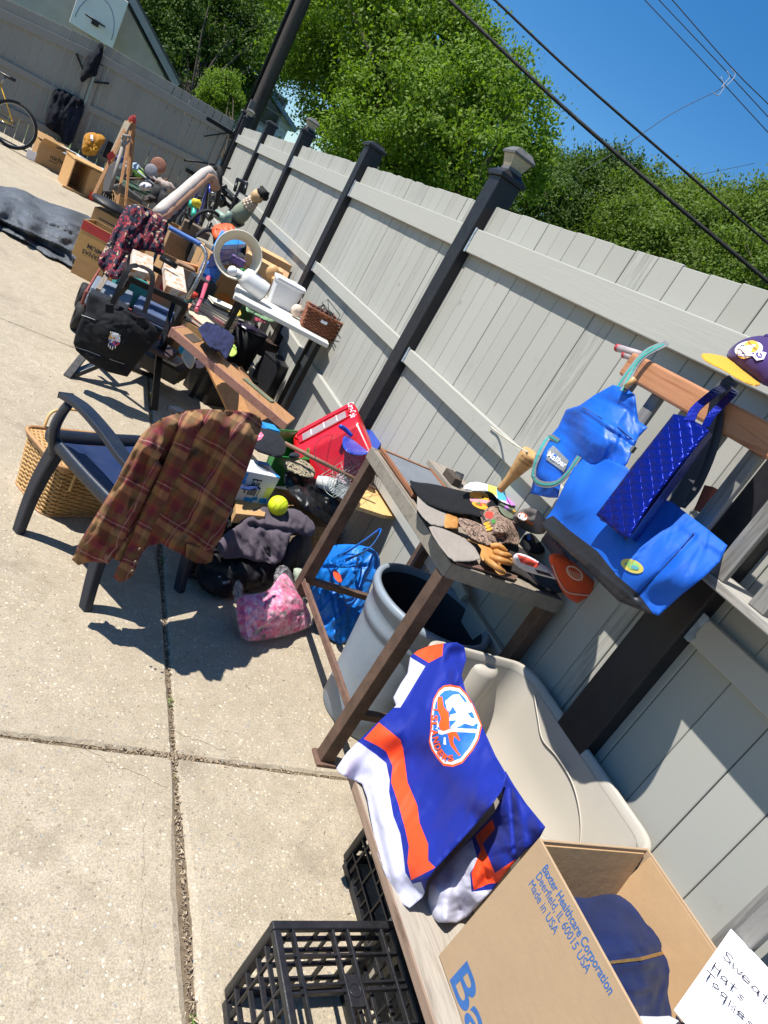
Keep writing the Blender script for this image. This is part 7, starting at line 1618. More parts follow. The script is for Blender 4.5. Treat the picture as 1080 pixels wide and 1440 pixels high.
def case_(nm, label, base, L, Wd, Hh, yaw, m, **k):
    t = thing(nm, label, k.get('cat', 'tool case'), base, k.get('group')); q = MB(); R = obox(q, base, L, Wd, Hh * .52, yaw); q.build('tray', m, t, bevel=.01, seg=3)
    q = MB(); obox(q, Vector(base) + Vector((0, 0, Hh * .53)), L * .98, Wd * .98, Hh * .47, yaw); q.build('lid', m, t, bevel=.012, seg=3)
    q = MB(); obox(q, Vector(base) + Vector((0, 0, Hh * 1.0)), L * .6, Wd * .12, .012, yaw); q.build('handle', m, t, bevel=.003); return t
case_('tool_case', 'grey tool case on the left edge of the red cart', (.33, 5.30, .272), .27, .42, .13, -4, TOOLG)
case_('tool_case', 'blue grey tool case on the right of the red cart, behind the workbench', (.64, 5.34, .272), .28, .40, .12, -8, mat('blue_grey_case', '#4a5876', .5, .1))
q = MB(); obox(q, (.45, 5.62, .272), .24, .14, .20, 8); q.build('teal_carton', TEALB, label='teal carton standing on the red cart behind the grey tool cases', cat='carton', bevel=.003)
q = MB(); q.beam(W(153, 382, z=.50), W(138, 408, z=.46), .03, .02); q.build('wood_batten', woodmat('grey_batten', '#8a7f70', '#655b4f', 1), label='short grey batten lying on the grey tool case', cat='batten')
# floral cloth
def floral():
    m, n = newmat('floral_print'); c = n.coord('Object'); f = n.noise(c, 16, 3, .6, 1.6); g = n.noise(c, 24, 3, .6, 1.2)
    cc = n.ramp(f, [(0, H('#15152a')), (.51, H('#191a30')), (.53, H('#7c1b2e')), (.60, H('#a8303c')), (.63, H('#2a1626'))]); cc = n.mix(n.ramp(g, [(.60, 0.), (.62, .9)]), cc, H('#b59f80')); n.link(cc, n.b.inputs['Base Color']); n.b.inputs['Roughness'].default_value = .85; n.bump(n.noise(c, 500, 2), .3, .002); return m
fl = [(178, 287), (184, 289), (193, 288), (204, 292), (215, 298), (226, 303), (237, 311), (232, 318), (231, 340), (230, 360), (222, 358), (215, 354), (200, 352), (188, 352), (180, 372), (172, 388), (162, 395), (152, 388), (145, 382), (136, 370), (142, 358), (152, 340), (158, 326), (163, 316), (168, 306), (172, 298)]
soft('floral_cloth', fl, ctl((178, 287, 'y', 5.45), (237, 311, 'y', 5.45), (230, 360, 'y', 5.30), (136, 370, 'y', 5.25), (165, 393, 'y', 5.1), (190, 330, 'y', 5.35)), [floral()], step=2.8, puff=.02, back=.03, th=.006, edge=8, fold=.022, fscale=12, fdir=110, creases=(24, .025, 30, 1.8, 110, 30), ridges=[(205, 295, 200, 350, 3, -.03), (190, 292, 165, 370, 4, .02), (220, 302, 218, 350, 4, .02)], label='dark floral cloth in red and cream draped over the cart handle', cat='cloth')
ht = thing('hand_truck', 'dark upright frame under the floral cloth behind the cart', 'hand truck', (.4, 5.8, 0)); q = MB()
for x in (.28, .58): q.tube([(x, 6.13, .0), (x, 6.13, .84)], .013, 8)
q.tube(bez([(.28, 6.13, .84), (.32, 6.13, .90), (.54, 6.13, .90), (.58, 6.13, .84)], 12), .013, 8); q.tube([(.28, 6.13, .4), (.58, 6.13, .4)], .012, 8); q.build('frame', WM, ht)
q = MB(); q.bx(.26, .60, 5.98, 6.14, .0, .012); q.build('toe_plate', WM, ht)
# banana cartons and black round lid
BAN = mat('printed_yellow_card', '#b38b52', .8, .1, 10, .2, 40); REDPR = mat('red_print', '#a8322c', .7)
def signed(par, R, b, Wd, Hh, lines, m, front=-1, L=0, size=.05, x0=-.1, z0=.1, flip=False):
    X = R @ Vector((1, 0, 0)); 
    for k, ln in enumerate(lines):
        o_ = Vector(b) + R @ Vector((x0, -Wd / 2 - .001, z0 - k * size * 1.1)); text(ln, o_, X * (-1 if flip else 1), (0, 0, -1 if flip else 1), size, m, par, 'lettering', .0002, .001)
t_, R_ = carton('fruit_carton', 'printed fruit carton with red band, upside down lettering, left of the floral cloth', (.20, 6.42, 0.29), .31, .26, .30, -18, BAN, open_top=True)
signed(t_, R_, (.20, 6.42, .29), .26, .30, ['PREMIUM', 'BANANAS'], KPR, size=.050, x0=.14, z0=.14, flip=True)
q = MB(); obox(q, Vector((.20, 6.42, .51)) + R_ @ Vector((0, -.1312, 0)), .31, .002, .075, -18); obox(q, Vector((.20, 6.42, .51)) + R_ @ Vector((-.1562, 0, 0)), .002, .26, .075, -18); q.build('red_band', REDPR, t_)
t_, R_ = carton('fruit_carton', 'plain face fruit carton stacked behind, with the black round lid on top', (.27, 7.10, 0.0), .36, .32, .62, -14, CARD2, open_top=False)
q = MB()
for k in range(2): obox(q, Vector((.27, 7.10, .55 - k * .03)) + R_ @ Vector((-.04, -.1612, 0)), .16, .001, .010, -14)
q.build('printed_line', KPR, t_)
q = MB()
for k in range(5): q.ball(Vector((.27, 7.10, .40)) + R_ @ Vector((-.14 + k * .07, -.160, -.02 * (k % 2))), .04, n=12, sq=(1, .05, 1), R=R_)
q.build('printed_fruit', REDPR, t_)
q = MB(); q.lathe(W(155, 292, y=7.05), [(.0001, 0), (.15, 0), (.17, .012), (.165, .035), (.0001, .055)], 32, (.05, -.05, 1)); q.build('round_lid', mat('black_matt', '#0d0d0f', .6, .2), label='black round lid on top of the stacked cartons', cat='lid')
# little carton with red fruit print between floral cloth and cart handle
t_, R_ = carton('fruit_carton', 'fruit carton with tomato print, right of the floral cloth', (.78, 6.3, 0.0), .30, .3, .62, 8, CARD2)
q = MB(); obox(q, Vector((.78, 6.3, .34)) + R_ @ Vector((0, -.1512, 0)), .20, .002, .09, 8); q.build('red_band', REDPR, t_)
q = MB(); q.beam(W(246, 372, z=.55), W(290, 384, z=.52), .05, .09); q.build('wood_block', woodmat('orange_pine', '#b8835a', '#98643f', 1, 'X'), label='short orange pine beam crossing behind the cart handle', cat='beam', bevel=.003)
q = MB(); q.beam(W(290, 384, z=.50), W(325, 390, z=.50), .05, .05); q.build('rough_log', woodmat('rough_branch', '#8a7a66', '#5e5040', 1, 'X', .9, .8), label='rough grey wood piece between the beam and the lamp shade', cat='wood')

# ---- white folding table with its load
WTM = mat('white_table_plastic', '#d5d2c8', .45, .05, 5, .1, 60, dirt=.06)
wtb = thing('white_table', 'narrow white topped table with black legs against the fence', 'table', (1.4, 5.1, 0))
TZ2 = .82; q = MB(); ta, tb_ = W(330, 414, z=TZ2), W(463, 484, z=TZ2); dv = (tb_ - ta).normalized(); pv2 = Vector((-dv.y, dv.x, 0)); 
if pv2.y < 0: pv2 = -pv2
tc0, td0 = ta + pv2 * .52, tb_ + pv2 * .52
q.slab([ta, tb_, td0, tc0], (0, 0, -.035)); q.build('top', WTM, wtb, bevel=.006)
for a, b_ in ((.06, .05), (.06, .46), ((tb_ - ta).length - .06, .05), ((tb_ - ta).length - .06, .46)):
    p = ta + dv * a + pv2 * b_; q = MB(); q.beam(p - Vector((0, 0, .036)), Vector((p.x, p.y, 0)) - dv * (.04 if a < .3 else -.0), .035, .035, up=dv); q.build('leg', WM, wtb)
def TT(px, py, h=0.0): return W(px, py, z=TZ2 + h)
SHD = mat('cream_lamp_shade', '#cfc8b4', .7, .05, 5, .1, 300); 
lm = thing('table_lamp', 'white table lamp lying on its side with large round cream shade facing the camera', 'lamp', W(360, 400, z=TZ2))
lb0, lb1 = W(372, 412, z=.895), W(343, 388, z=.935)
q = MB(); axl = (lb1 - lb0).normalized(); q.lathe(lb0, [(.0001, 0), (.070, .001), (.073, .01), (.073, .16), (.060, .19), (.02, .20), (.015, .25), (.0001, .25)], 28, axl); q.build('base', mat('white_glaze', '#d6d6d4', .25, .03), lm)
q = MB(); q.lathe(lb0 - axl * .001, [(.0001, -.003), (.068, -.003), (.068, .001)], 28, axl); q.build('felt_foot', BLK, lm)
sc2 = W(335, 359, y=5.05); axs = (CAM - sc2).normalized(); axs = (axs + Vector((.05, 0, .10))).normalized(); dsh = (sc2 - CAM).dot(Vector(MC[2])); rs2 = 33 / F * dsh * 1.0
q = MB(); q.lathe(sc2, [(rs2, 0), (rs2 * 1.005, .002), (rs2 * 1.0, .004), (rs2 * .72, -.16), (rs2 * .70, -.16), (rs2 * .985, 0), (rs2, 0)], 48, axs); q.build('shade', SHD, lm)
q = MB(); q.tube([sc2 + (Matrix.Rotation(a, 3, axs) @ axs.orthogonal().normalized()) * rs2 for a in np.linspace(0, 6.283, 48, endpoint=False)], .0035, 6, closed=True); q.build('shade_ring', mat('cream_trim', '#d9d3c2', .6), lm)
q = MB(); bl = W(327, 381, y=5.0); q.ball(bl, .035, sq=(1, 1, 1)); q.tube([bl, lb1], .012, 8); q.build('bulb', mat('frosted_bulb', '#dcdde0', .3, .03), lm)
q = MB()
for a in (0, 2.1, 4.2): q.tube([sc2 - axs * .15 + (Matrix.Rotation(a, 3, axs) @ axs.orthogonal().normalized()) * rs2 * .70, sc2 - axs * .10], .0018, 4)
q.build('spider', METAL, lm)
# white bucket, tipped bin
WPB = mat('white_bucket_plastic', '#cfd0d2', .35, .05, 5, .08)
wbk = thing('white_pail', 'white plastic pail with wire handle on the white table', 'pail', TT(388, 430))
bcn = TT(393, 432); q = MB()
loft(q, [[tuple(bcn + dv * x * k + pv2 * (y * k + .08) + Vector((0, 0, z))) for x, y in ((-1, -.6), (-.8, -.85), (.8, -.85), (1, -.6), (1, .6), (.8, .85), (-.8, .85), (-1, .6))] for k, z in ((.095, .0), (.10, .01), (.118, .17), (.128, .18), (.128, .20), (.121, .20), (.115, .18))], smooth=False)
q.add([tuple(bcn + dv * x * .121 + pv2 * (y * .121 + .08) + Vector((0, 0, .199))) for x, y in ((-1, -.6), (-.8, -.85), (.8, -.85), (1, -.6), (1, .6), (.8, .85), (-.8, .85), (-1, .6))], [tuple(range(8))]); q.build('body', WPB, wbk, bevel=.004)
q = MB(); q.tube(bez([bcn + dv * .115 + Vector((0, 0, .17)), bcn + dv * .12 - pv2 * .06 + Vector((0, 0, .10)), bcn + dv * .10 - pv2 * .09 + Vector((0, 0, .03))], 10), .005, 6); q.build('handle', GREYP, wbk)
q = MB(); q.ball(W(418, 437, z=.875), .048, wob=.15, n=24); q.build('yarn_ball', mat('cream_yarn', '#cbb9a8', .95, .1, 20, .9, 90, .01), label='ball of cream yarn beside the brown wicker basket', cat='yarn')
q = MB(); q.lathe(TT(408, 415, .0), [(.0001, 0), (.03, 0), (.032, .12), (.0001, .125)], 16); q.build('label_bottle', mat('pale_label', '#b9bccb', .5, .2, 60), label='small pale labelled bottle between the pail and the yarn', cat='bottle')
bw = thing('brown_wicker_basket', 'small brown rectangular wicker basket on the near end of the white table', 'basket', TT(440, 462)); WKB = mat('brown_cane', '#7a4528', .6, .25, 60, .4, 120)
bo = TT(424, 462); du, dv2 = dv, pv2; BL, BW, BH = .26, .16, .15; bo = W(424, 459, z=TZ2)
def bper(s, z, g=0.0):
    k = 1 + .12 * z / BH; hl, hw = BL / 2 * k + g, BW / 2 * k + g; P4 = 4 * (hl + hw); d = (s % 1) * P4; c = bo + du * BL / 2 + dv2 * BW / 2 + Vector((0, 0, z))
    for L, (x, y), (dx, dy) in ((2 * hl, (-hl, -hw), (1, 0)), (2 * hw, (hl, -hw), (0, 1)), (2 * hl, (hl, hw), (-1, 0)), (2 * hw, (-hl, hw), (0, -1))):
        if d <= L: return c + du * (x + dx * d) + dv2 * (y + dy * d)
        d -= L
    return c + du * -hl + dv2 * -hw
q = MB()
for rw in range(10):
    z = .006 + rw * .0155; q.tube([bper(k / 72, z + .002 * math.sin(k * 1.57 + rw * math.pi), .005 * math.sin(k * 1.57 + rw * math.pi)) for k in range(72)], .0075, 5, closed=True)
q.build('woven_side', WKB, bw)
q = MB(); q.tube([bper(k / 40, BH + .004, .004) for k in range(40)], .010, 6, closed=True); q.build('rim', WKB, bw)
q = MB(); q.box(bo + du * BL / 2 + dv2 * BW / 2 + Vector((0, 0, .08)), (BL * .9, BW * .8, .08), Matrix((du, dv2, Vector((0, 0, 1)))).transposed()); q.build('base', WKB, bw)
q = MB(); c0 = bo + du * .04 + dv2 * -.015 + Vector((0, 0, BH * .7)); q.box(c0 + du * .09, (.05, .004, .022), Matrix((du, dv2, Vector((0, 0, 1)))).transposed()); q.build('white_tag', JWP, bw)
q = MB(); rng = random.Random(4)
for k in range(16):
    c = bo + du * rng.uniform(.03, .22) + dv2 * rng.uniform(.02, .14) + Vector((0, 0, BH * .95)); q.tube(bez([c, c + Vector((rng.uniform(-.04, .04), rng.uniform(-.04, .04), rng.uniform(.02, .05))), c + Vector((rng.uniform(-.06, .06), rng.uniform(-.05, .05), 0))], 8), .004, 5)
q.build('tangled_trinkets', mat('dark_trinkets', '#3a2a2c', .4, .3, 60, metal=.3), label='tangle of dark trinkets heaped in the brown wicker basket', cat='trinkets')
wr = thing('wire_rack', 'small black wire rack behind the brown wicker basket', 'rack', W(468, 440, z=.93)); q = MB()
pr_ = [W(a, b, x=1.72) for a, b in ((453, 426), (461, 421), (478, 443), (476, 448), (470, 447), (456, 433))]
q.tube(pr_, .003, 5, closed=True)
for a, b in ((0, 3), (1, 4), (5, 2), (0, 2)): q.tube([pr_[a], pr_[b] + Vector((-.03, 0, -.02))], .0025, 5)
q.build('wires', WM, wr)
# things at the back of the table: cardboard, wooden spoon holder, boards
carton('cardboard_carton', 'flat cardboard carton behind the lamp shade on the white table', W(362, 392, z=.80), .34, .26, .16, -12, mat('fresh_card', '#c39a6c', .85, .06, 6, .15), open_top=False)
q = MB(); q.ball(W(383, 383, z=1.0), .05, sq=(1, .8, 1.2), n=20); q.tube([W(385, 392, z=.97), W(384, 405, z=.88)], .018, 10); q.build('wooden_bulb', mat('turned_beech', '#c79a66', .5, .08, 10), label='pale turned wooden bulb ornament behind the white pail', cat='ornament')
q = MB(); q.slab([W(a, b, z=.95) for a, b in ((393, 375), (407, 384), (402, 397), (386, 391))], (0, 0, -.08)); q.build('tan_block', mat('tan_card', '#a9855f', .85, .1), label='small tan block standing behind the white pail', cat='block', bevel=.002)
rng = random.Random(9); cols = ['#b03a3a', '#3a4d8c', '#c9c2b4', '#5b5048', '#8c2f4a', '#2f2f36', '#b8a06a', '#6d5a8c']
jl = ['red paperback', 'small blue box', 'cream tin', 'grey brown paperback', 'wine red box', 'near black tin', 'straw yellow paperback', 'violet box', 'second reddish tin', 'bluish paperback', 'off white box']
for k in range(11):
    a, b = rng.uniform(360, 425), rng.uniform(385, 415); b = 372 + (a - 360) * .55 + rng.uniform(8, 22); m_ = mat('jumble_%d' % (k % 8), cols[k % 8], .55, .2, 30)
    names = [('paperback_book', 'book'), ('small_box', 'box'), ('spice_tin', 'tin')][k % 3]
    q = MB(); obox(q, W(a, b, z=TZ2), rng.uniform(.05, .11), rng.uniform(.03, .07), rng.uniform(.04, .10), rng.uniform(0, 180)); q.build(names[0], m_, label=jl[k] + ' in the jumble behind the lamp and pail', cat=names[1], group='small jumble on the white table', bevel=.002)
q = MB(); rings = [W(a, b, z=.86) for a, b in ell(345, 375, 24, 12, 20, 24)]
for k in range(12):
    q.tube([rings[k], rings[23 - k]], .0022, 4); q.tube([rings[(k + 6) % 24], rings[(17 - k + 24) % 24]], .0022, 4)
q.tube(rings, .004, 5, closed=True); q.build('wire_tray', WM, label='black wire tray seen through the lamp shade ring', cat='tray')
q = MB(); q.ball(W(342, 380, z=.90), .022, sq=(1.3, 1, .5)); q.build('green_leaf_toy', GRN, label='small green toy seen through the lamp shade ring', cat='toy')

# ---- below and left of the white table
BOARDW = woodmat('tan_shelf_wood', '#a97d55', '#8f6440', .7, 'Y', .6, .12); PKED = woodmat('pinkish_board_edge', '#a97a6a', '#8a5c4e', .7, 'Y', .6, .12)
sh = thing('wooden_shelf', 'long shallow wooden shelf trough with pinkish edge lying slanted on the pile', 'shelf', (1.0, 4.2, .4))
s0, s1 = W(245, 462, z=.60), W(405, 596, z=.44); sx_ = (s1 - s0).normalized(); sy_ = Vector((0, 0, 1)).cross(sx_).normalized(); s2, s3 = W(262, 452, z=.60), W(415, 578, z=.47)
q = MB(); q.slab([s0, s1, s1 + sy_ * .19, s0 + sy_ * .19], (0, 0, -.02)); q.build('panel', BOARDW, sh, bevel=.002)
q = MB(); q.slab([s0 - sy_ * .014, s1 - sy_ * .014, s1 - sy_ * .001, s0 - sy_ * .001], (0, 0, -.05)); q.build('edge_board', PKED, sh, bevel=.002)
q = MB(); q.slab([s0 - sx_ * .014 - sy_ * .014, s0 - sx_ * .001 - sy_ * .014, s0 - sx_ * .001 + sy_ * .20, s0 - sx_ * .014 + sy_ * .20], (0, 0, -.06)); q.build('end_board', PKED, sh, bevel=.002)
q = MB(); q.slab([s0 + sx_ * .06 + sy_ * .02, s0 + sx_ * .13 + sy_ * .02, s0 + sx_ * .13 + sy_ * .17, s0 + sx_ * .06 + sy_ * .17], (0, 0, .003)); q.build('dark_patch', mat('brown_metal', '#50453c', .6, .2), sh)
LS = (s1 - s0).length
q = MB(); q.slab([s0 + sx_ * LS * .55 + sy_ * .10, s0 + sx_ * LS * .80 + sy_ * .10, s0 + sx_ * LS * .82 + sy_ * .15, s0 + sx_ * LS * .56 + sy_ * .15], (0, 0, .010)); q.build('spirit_level', mat('olive_metal', '#6d745e', .5, .2, 30), label='narrow olive strip lying on the long wooden shelf', cat='strip', bevel=.002)
q = MB(); q.beam(W(300, 505, z=.42), W(345, 600, z=.20), .16, .02, up=(0, -.5, 1)); q.build('plank', woodmat('orange_plank', '#b07f4f', '#93643a', .8, 'Y'), label='wide tan plank slanting down under the long wooden shelf', cat='plank', bevel=.002)
q = MB(); q.beam(W(325, 520, z=.34), W(372, 590, z=.16), .22, .02, up=(0, -.4, 1)); q.build('plank', woodmat('shaded_plank', '#9c7350', '#805a3c', .8, 'Y'), label='second wider plank right of the tan plank, above the plaid shirt', cat='plank', bevel=.002)
NV = fabric('navy_canvas', '#23284a', .8, .2, 300, .4, .02)
soft('navy_bag', [(278, 462), (290, 452), (304, 456), (322, 466), (330, 474), (328, 486), (322, 500), (318, 506), (308, 494), (296, 490), (286, 476)], ctl((280, 462, 'z', .66), (328, 474, 'z', .64), (320, 503, 'z', .58), (296, 488, 'z', .62)), [NV], step=2.2, puff=.02, back=.05, edge=6, fold=.012, fscale=11, smooth=0, creases=(14, .010, 24, 1.8), ridges=[(292, 458, 316, 496, 3, -.02), (286, 466, 322, 480, 3, -.012)], label='crumpled navy canvas bag with straps lying on the long wooden shelf', cat='bag')
# books
bk_ = [('#2d3036', .026), ('#c9c2b2', .022), ('#b03a5c', .018), ('#4a4a50', .026), ('#d0c6ac', .032), ('#8a7a5a', .028), ('#3b2f34', .026)]
z_ = .40; pbk2 = W(303, 440, z=.54); carton('cardboard_carton', 'open cardboard carton under the stack of books', (pbk2.x + .02, pbk2.y + .02, 0), .34, .30, .39, -30, CARD2, open_top=False)
for k, (cl_, h) in enumerate(reversed(bk_)):
    t = thing('book', ['dark hardback at the bottom of the stack of books', 'tan book second from the bottom of the stack of books', 'cream book third from the bottom of the stack of books', 'grey book in the middle of the stack of books', 'pink red book third from the top of the stack of books', 'pale book second from the top of the stack of books', 'dark glossy book on top of the stack of books'][k], 'book', (pbk2.x, pbk2.y, z_), 'stack of books')
    q = MB(); yw = -32 + rng.uniform(-6, 6); obox(q, (pbk2.x, pbk2.y, z_), .30, .23, .003, yw); obox(q, (pbk2.x, pbk2.y, z_ + h - .003), .30, .23, .003, yw); obox(q, Vector((pbk2.x, pbk2.y, z_ + .003)) + Matrix.Rotation(math.radians(yw), 3, 'Z') @ Vector((-.149, 0, 0)), .002, .23, h - .006, yw); q.build('cover', mat('book_%d' % k, cl_, .4, .15, 20), t)
    q = MB(); obox(q, (pbk2.x, pbk2.y, z_ + .003), .292, .222, h - .0065, yw); q.build('pages', mat('book_pages', '#c9c0ae', .85, .1, 60), t); z_ += h + .0006
q = MB(); 
soft('orange_packet', [(302, 412), (322, 412), (326, 430), (318, 432), (308, 424)], ctl((302, 412, 'z', .50), (326, 430, 'z', .50), (308, 424, 'z', .50)), [mat('orange_foil', '#d9741c', .35, .15, 20, .3, 60)], puff=.012, back=.02, step=2.5, edge=5, fold=.004, fscale=8, label='shiny orange packet above the stack of books', cat='packet')
carton('cardboard_carton', 'open cardboard carton with flaps behind the stack of books', tuple(W(306, 400, z=.30)), .26, .2, .24, -20, CARD2, flaps=True)
carton('cardboard_carton', 'cardboard carton behind the cart handle, left of the toys', tuple(W(270, 400, z=.25)), .3, .24, .2, 15, CARD2)
# toys: grey blue castle blocks, pink rod, yellow cap
ty = thing('toy_castle', 'grey blue plastic toy tower with red and yellow tops, left of the books', 'toy', W(268, 440, z=.30)); TB = mat('toy_grey_blue', '#7f93a8', .4, .1, 8, .05)
for (a, b, h, m_) in ((262, 446, .15, TB), (270, 434, .20, TB), (276, 420, .22, TB)):
    q = MB(); obox(q, W(a, b, z=.32), .09, .08, h, 20); q.build('tower', m_, ty, bevel=.006)
for (a, b, m_, nm) in ((271, 418, mat('toy_red', '#c2402c', .4), 'red_top'), (280, 407, mat('toy_yellow', '#d9a51c', .4), 'yellow_top')):
    q = MB(); q.lathe(W(a, b, z=.56), [(.0001, 0), (.035, 0), (.03, .04), (.0001, .045)], 18); q.build(nm, m_, ty)
q = MB(); q.tube([W(276, 436, z=.56), W(284, 418, z=.60), W(291, 396, z=.66), W(296, 388, z=.68)], [.016, .014, .02, .026], 12); q.build('toy_wand', mat('toy_pink', '#c4566a', .4, .2, 20), label='pink and clear toy wand rising above the toy tower', cat='toy')
q = MB(); obox(q, W(228, 495, z=.30), .16, .26, .03, -20, 0, 0); q.build('keyboard', mat('dark_circuit', '#3a2b2c', .6, .3, 60), label='dark slim electronic case below the black tote bag', cat='electronics', bevel=.004)
dkb = thing('dark_drawer', 'dark wooden drawer at the foot of the workbench', 'drawer', (.62, 4.55, 0)); q = MB(); obox(q, W(222, 520, z=.12), .34, .28, .10, -22); q.build('body', mat('dark_olive_wood', '#3a352c', .7, .2, 10), dkb, bevel=.004)
q = MB(); q.beam(W(268, 382 + 46, z=.6), W(243, 463, z=.42), .02, .02); q.build('copper_rod', mat('copper_trim', '#8a5a40', .5, .2, 20, metal=.3), label='thin brown rod leaning at the left end of the wooden shelf', cat='rod')
soft('cream_cloth', [(256, 492), (264, 488), (272, 494), (276, 504), (270, 520), (262, 516), (256, 504)], ctl((256, 492, 'z', .38), (276, 504, 'z', .38), (262, 516, 'z', .34)), [fabric('cream_cotton', '#b5ab98', .85)], puff=.03, back=.04, step=2.6, edge=6, fold=.006, fscale=8, label='cream cloth bundle under the left end of the wooden shelf', cat='cloth')
soft('teal_cloth', [(250, 488), (258, 484), (260, 494), (254, 500)], ctl((250, 488, 'z', .38), (260, 494, 'z', .38), (254, 500, 'z', .36)), [mat('teal_fabric', '#1f8a96', .7)], puff=.02, back=.03, step=2.6, edge=5, label='scrap of teal cloth beside the cream bundle', cat='cloth')
# dark things in shadow under the white table
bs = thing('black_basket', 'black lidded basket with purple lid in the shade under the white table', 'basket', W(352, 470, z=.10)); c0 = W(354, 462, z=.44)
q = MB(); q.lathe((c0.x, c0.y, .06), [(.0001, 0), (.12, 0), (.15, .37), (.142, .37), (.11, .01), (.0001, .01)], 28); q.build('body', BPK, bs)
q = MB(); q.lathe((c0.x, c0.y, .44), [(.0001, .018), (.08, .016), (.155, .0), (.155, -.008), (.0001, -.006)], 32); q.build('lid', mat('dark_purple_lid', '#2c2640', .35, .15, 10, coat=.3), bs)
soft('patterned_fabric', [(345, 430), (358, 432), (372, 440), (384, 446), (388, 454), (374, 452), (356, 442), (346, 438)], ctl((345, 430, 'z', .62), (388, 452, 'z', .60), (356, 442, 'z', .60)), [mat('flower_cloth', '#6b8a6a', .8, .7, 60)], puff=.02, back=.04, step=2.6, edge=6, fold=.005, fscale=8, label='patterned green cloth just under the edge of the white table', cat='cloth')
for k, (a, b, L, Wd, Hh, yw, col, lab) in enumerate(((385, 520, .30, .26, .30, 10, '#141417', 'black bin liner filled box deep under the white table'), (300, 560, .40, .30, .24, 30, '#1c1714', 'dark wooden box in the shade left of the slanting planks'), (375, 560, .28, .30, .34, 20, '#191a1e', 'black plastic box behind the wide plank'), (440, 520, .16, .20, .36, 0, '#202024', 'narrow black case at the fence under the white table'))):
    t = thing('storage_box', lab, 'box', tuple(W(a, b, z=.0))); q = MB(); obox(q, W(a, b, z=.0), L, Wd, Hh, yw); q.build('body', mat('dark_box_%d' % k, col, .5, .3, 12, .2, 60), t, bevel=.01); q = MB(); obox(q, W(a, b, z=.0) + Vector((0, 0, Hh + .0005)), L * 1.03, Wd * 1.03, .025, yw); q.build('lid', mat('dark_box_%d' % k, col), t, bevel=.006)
# ================================================================== FAR HALF OF THE YARD
# ---- grey tarpaulin
def tarpm():
    m, n = newmat('silver_grey_tarp'); c = n.coord('Object'); f = n.noise(c, 3.5, 6, .65, 1.2); g = n.noise(c, 11, 5, .7, 1.5)
    n.link(n.ramp(f, [(.3, H('#43474c')), (.7, H('#5f6469'))]), n.b.inputs['Base Color']); n.b.inputs['Roughness'].default_value = .5; n.b.inputs['Specular IOR Level'].default_value = .4
    n.bump(n.math('ADD', n.math('ABSOLUTE', n.math('SUBTRACT', f, .5)), n.math('MULTIPLY', n.math('ABSOLUTE', n.math('SUBTRACT', g, .5)), .5)), 1.0, .035); return m
tp = [(-60, 248), (0, 262), (28, 264), (60, 282), (100, 294), (132, 306), (134, 322), (122, 338), (116, 352), (117, 380), (102, 377), (86, 366), (68, 362), (50, 348), (28, 335), (0, 322), (-60, 300)]
soft('tarpaulin', tp, ctl((-60, 250, 'z', .10), (0, 262, 'z', .10), (60, 282, 'z', .16), (132, 306, 'z', .18), (116, 352, 'z', .12), (117, 380, 'z', .02), (50, 348, 'z', .015), (0, 322, 'z', .015), (-60, 300, 'z', .02), (40, 310, 'z', .17), (90, 325, 'z', .19), (0, 290, 'z', .15), (20, 327, 'z', .04), (80, 360, 'z', .03)), [tarpm()], step=2.6, puff=.03, th=.01, edge=6, fold=.012, fscale=14, fdir=32, creases=(30, .035, 60, 1.2, 28, 30),
     ridges=[(-20, 300, 100, 352, 2.5, .12), (0, 312, 90, 362, 2, -.10), (10, 268, 110, 318, 3, .10), (30, 300, 100, 330, 3, -.08), (95, 350, 116, 376, 2.5, .10)], label='big crumpled silver grey tarpaulin heaped on the concrete at the left', cat='tarpaulin')

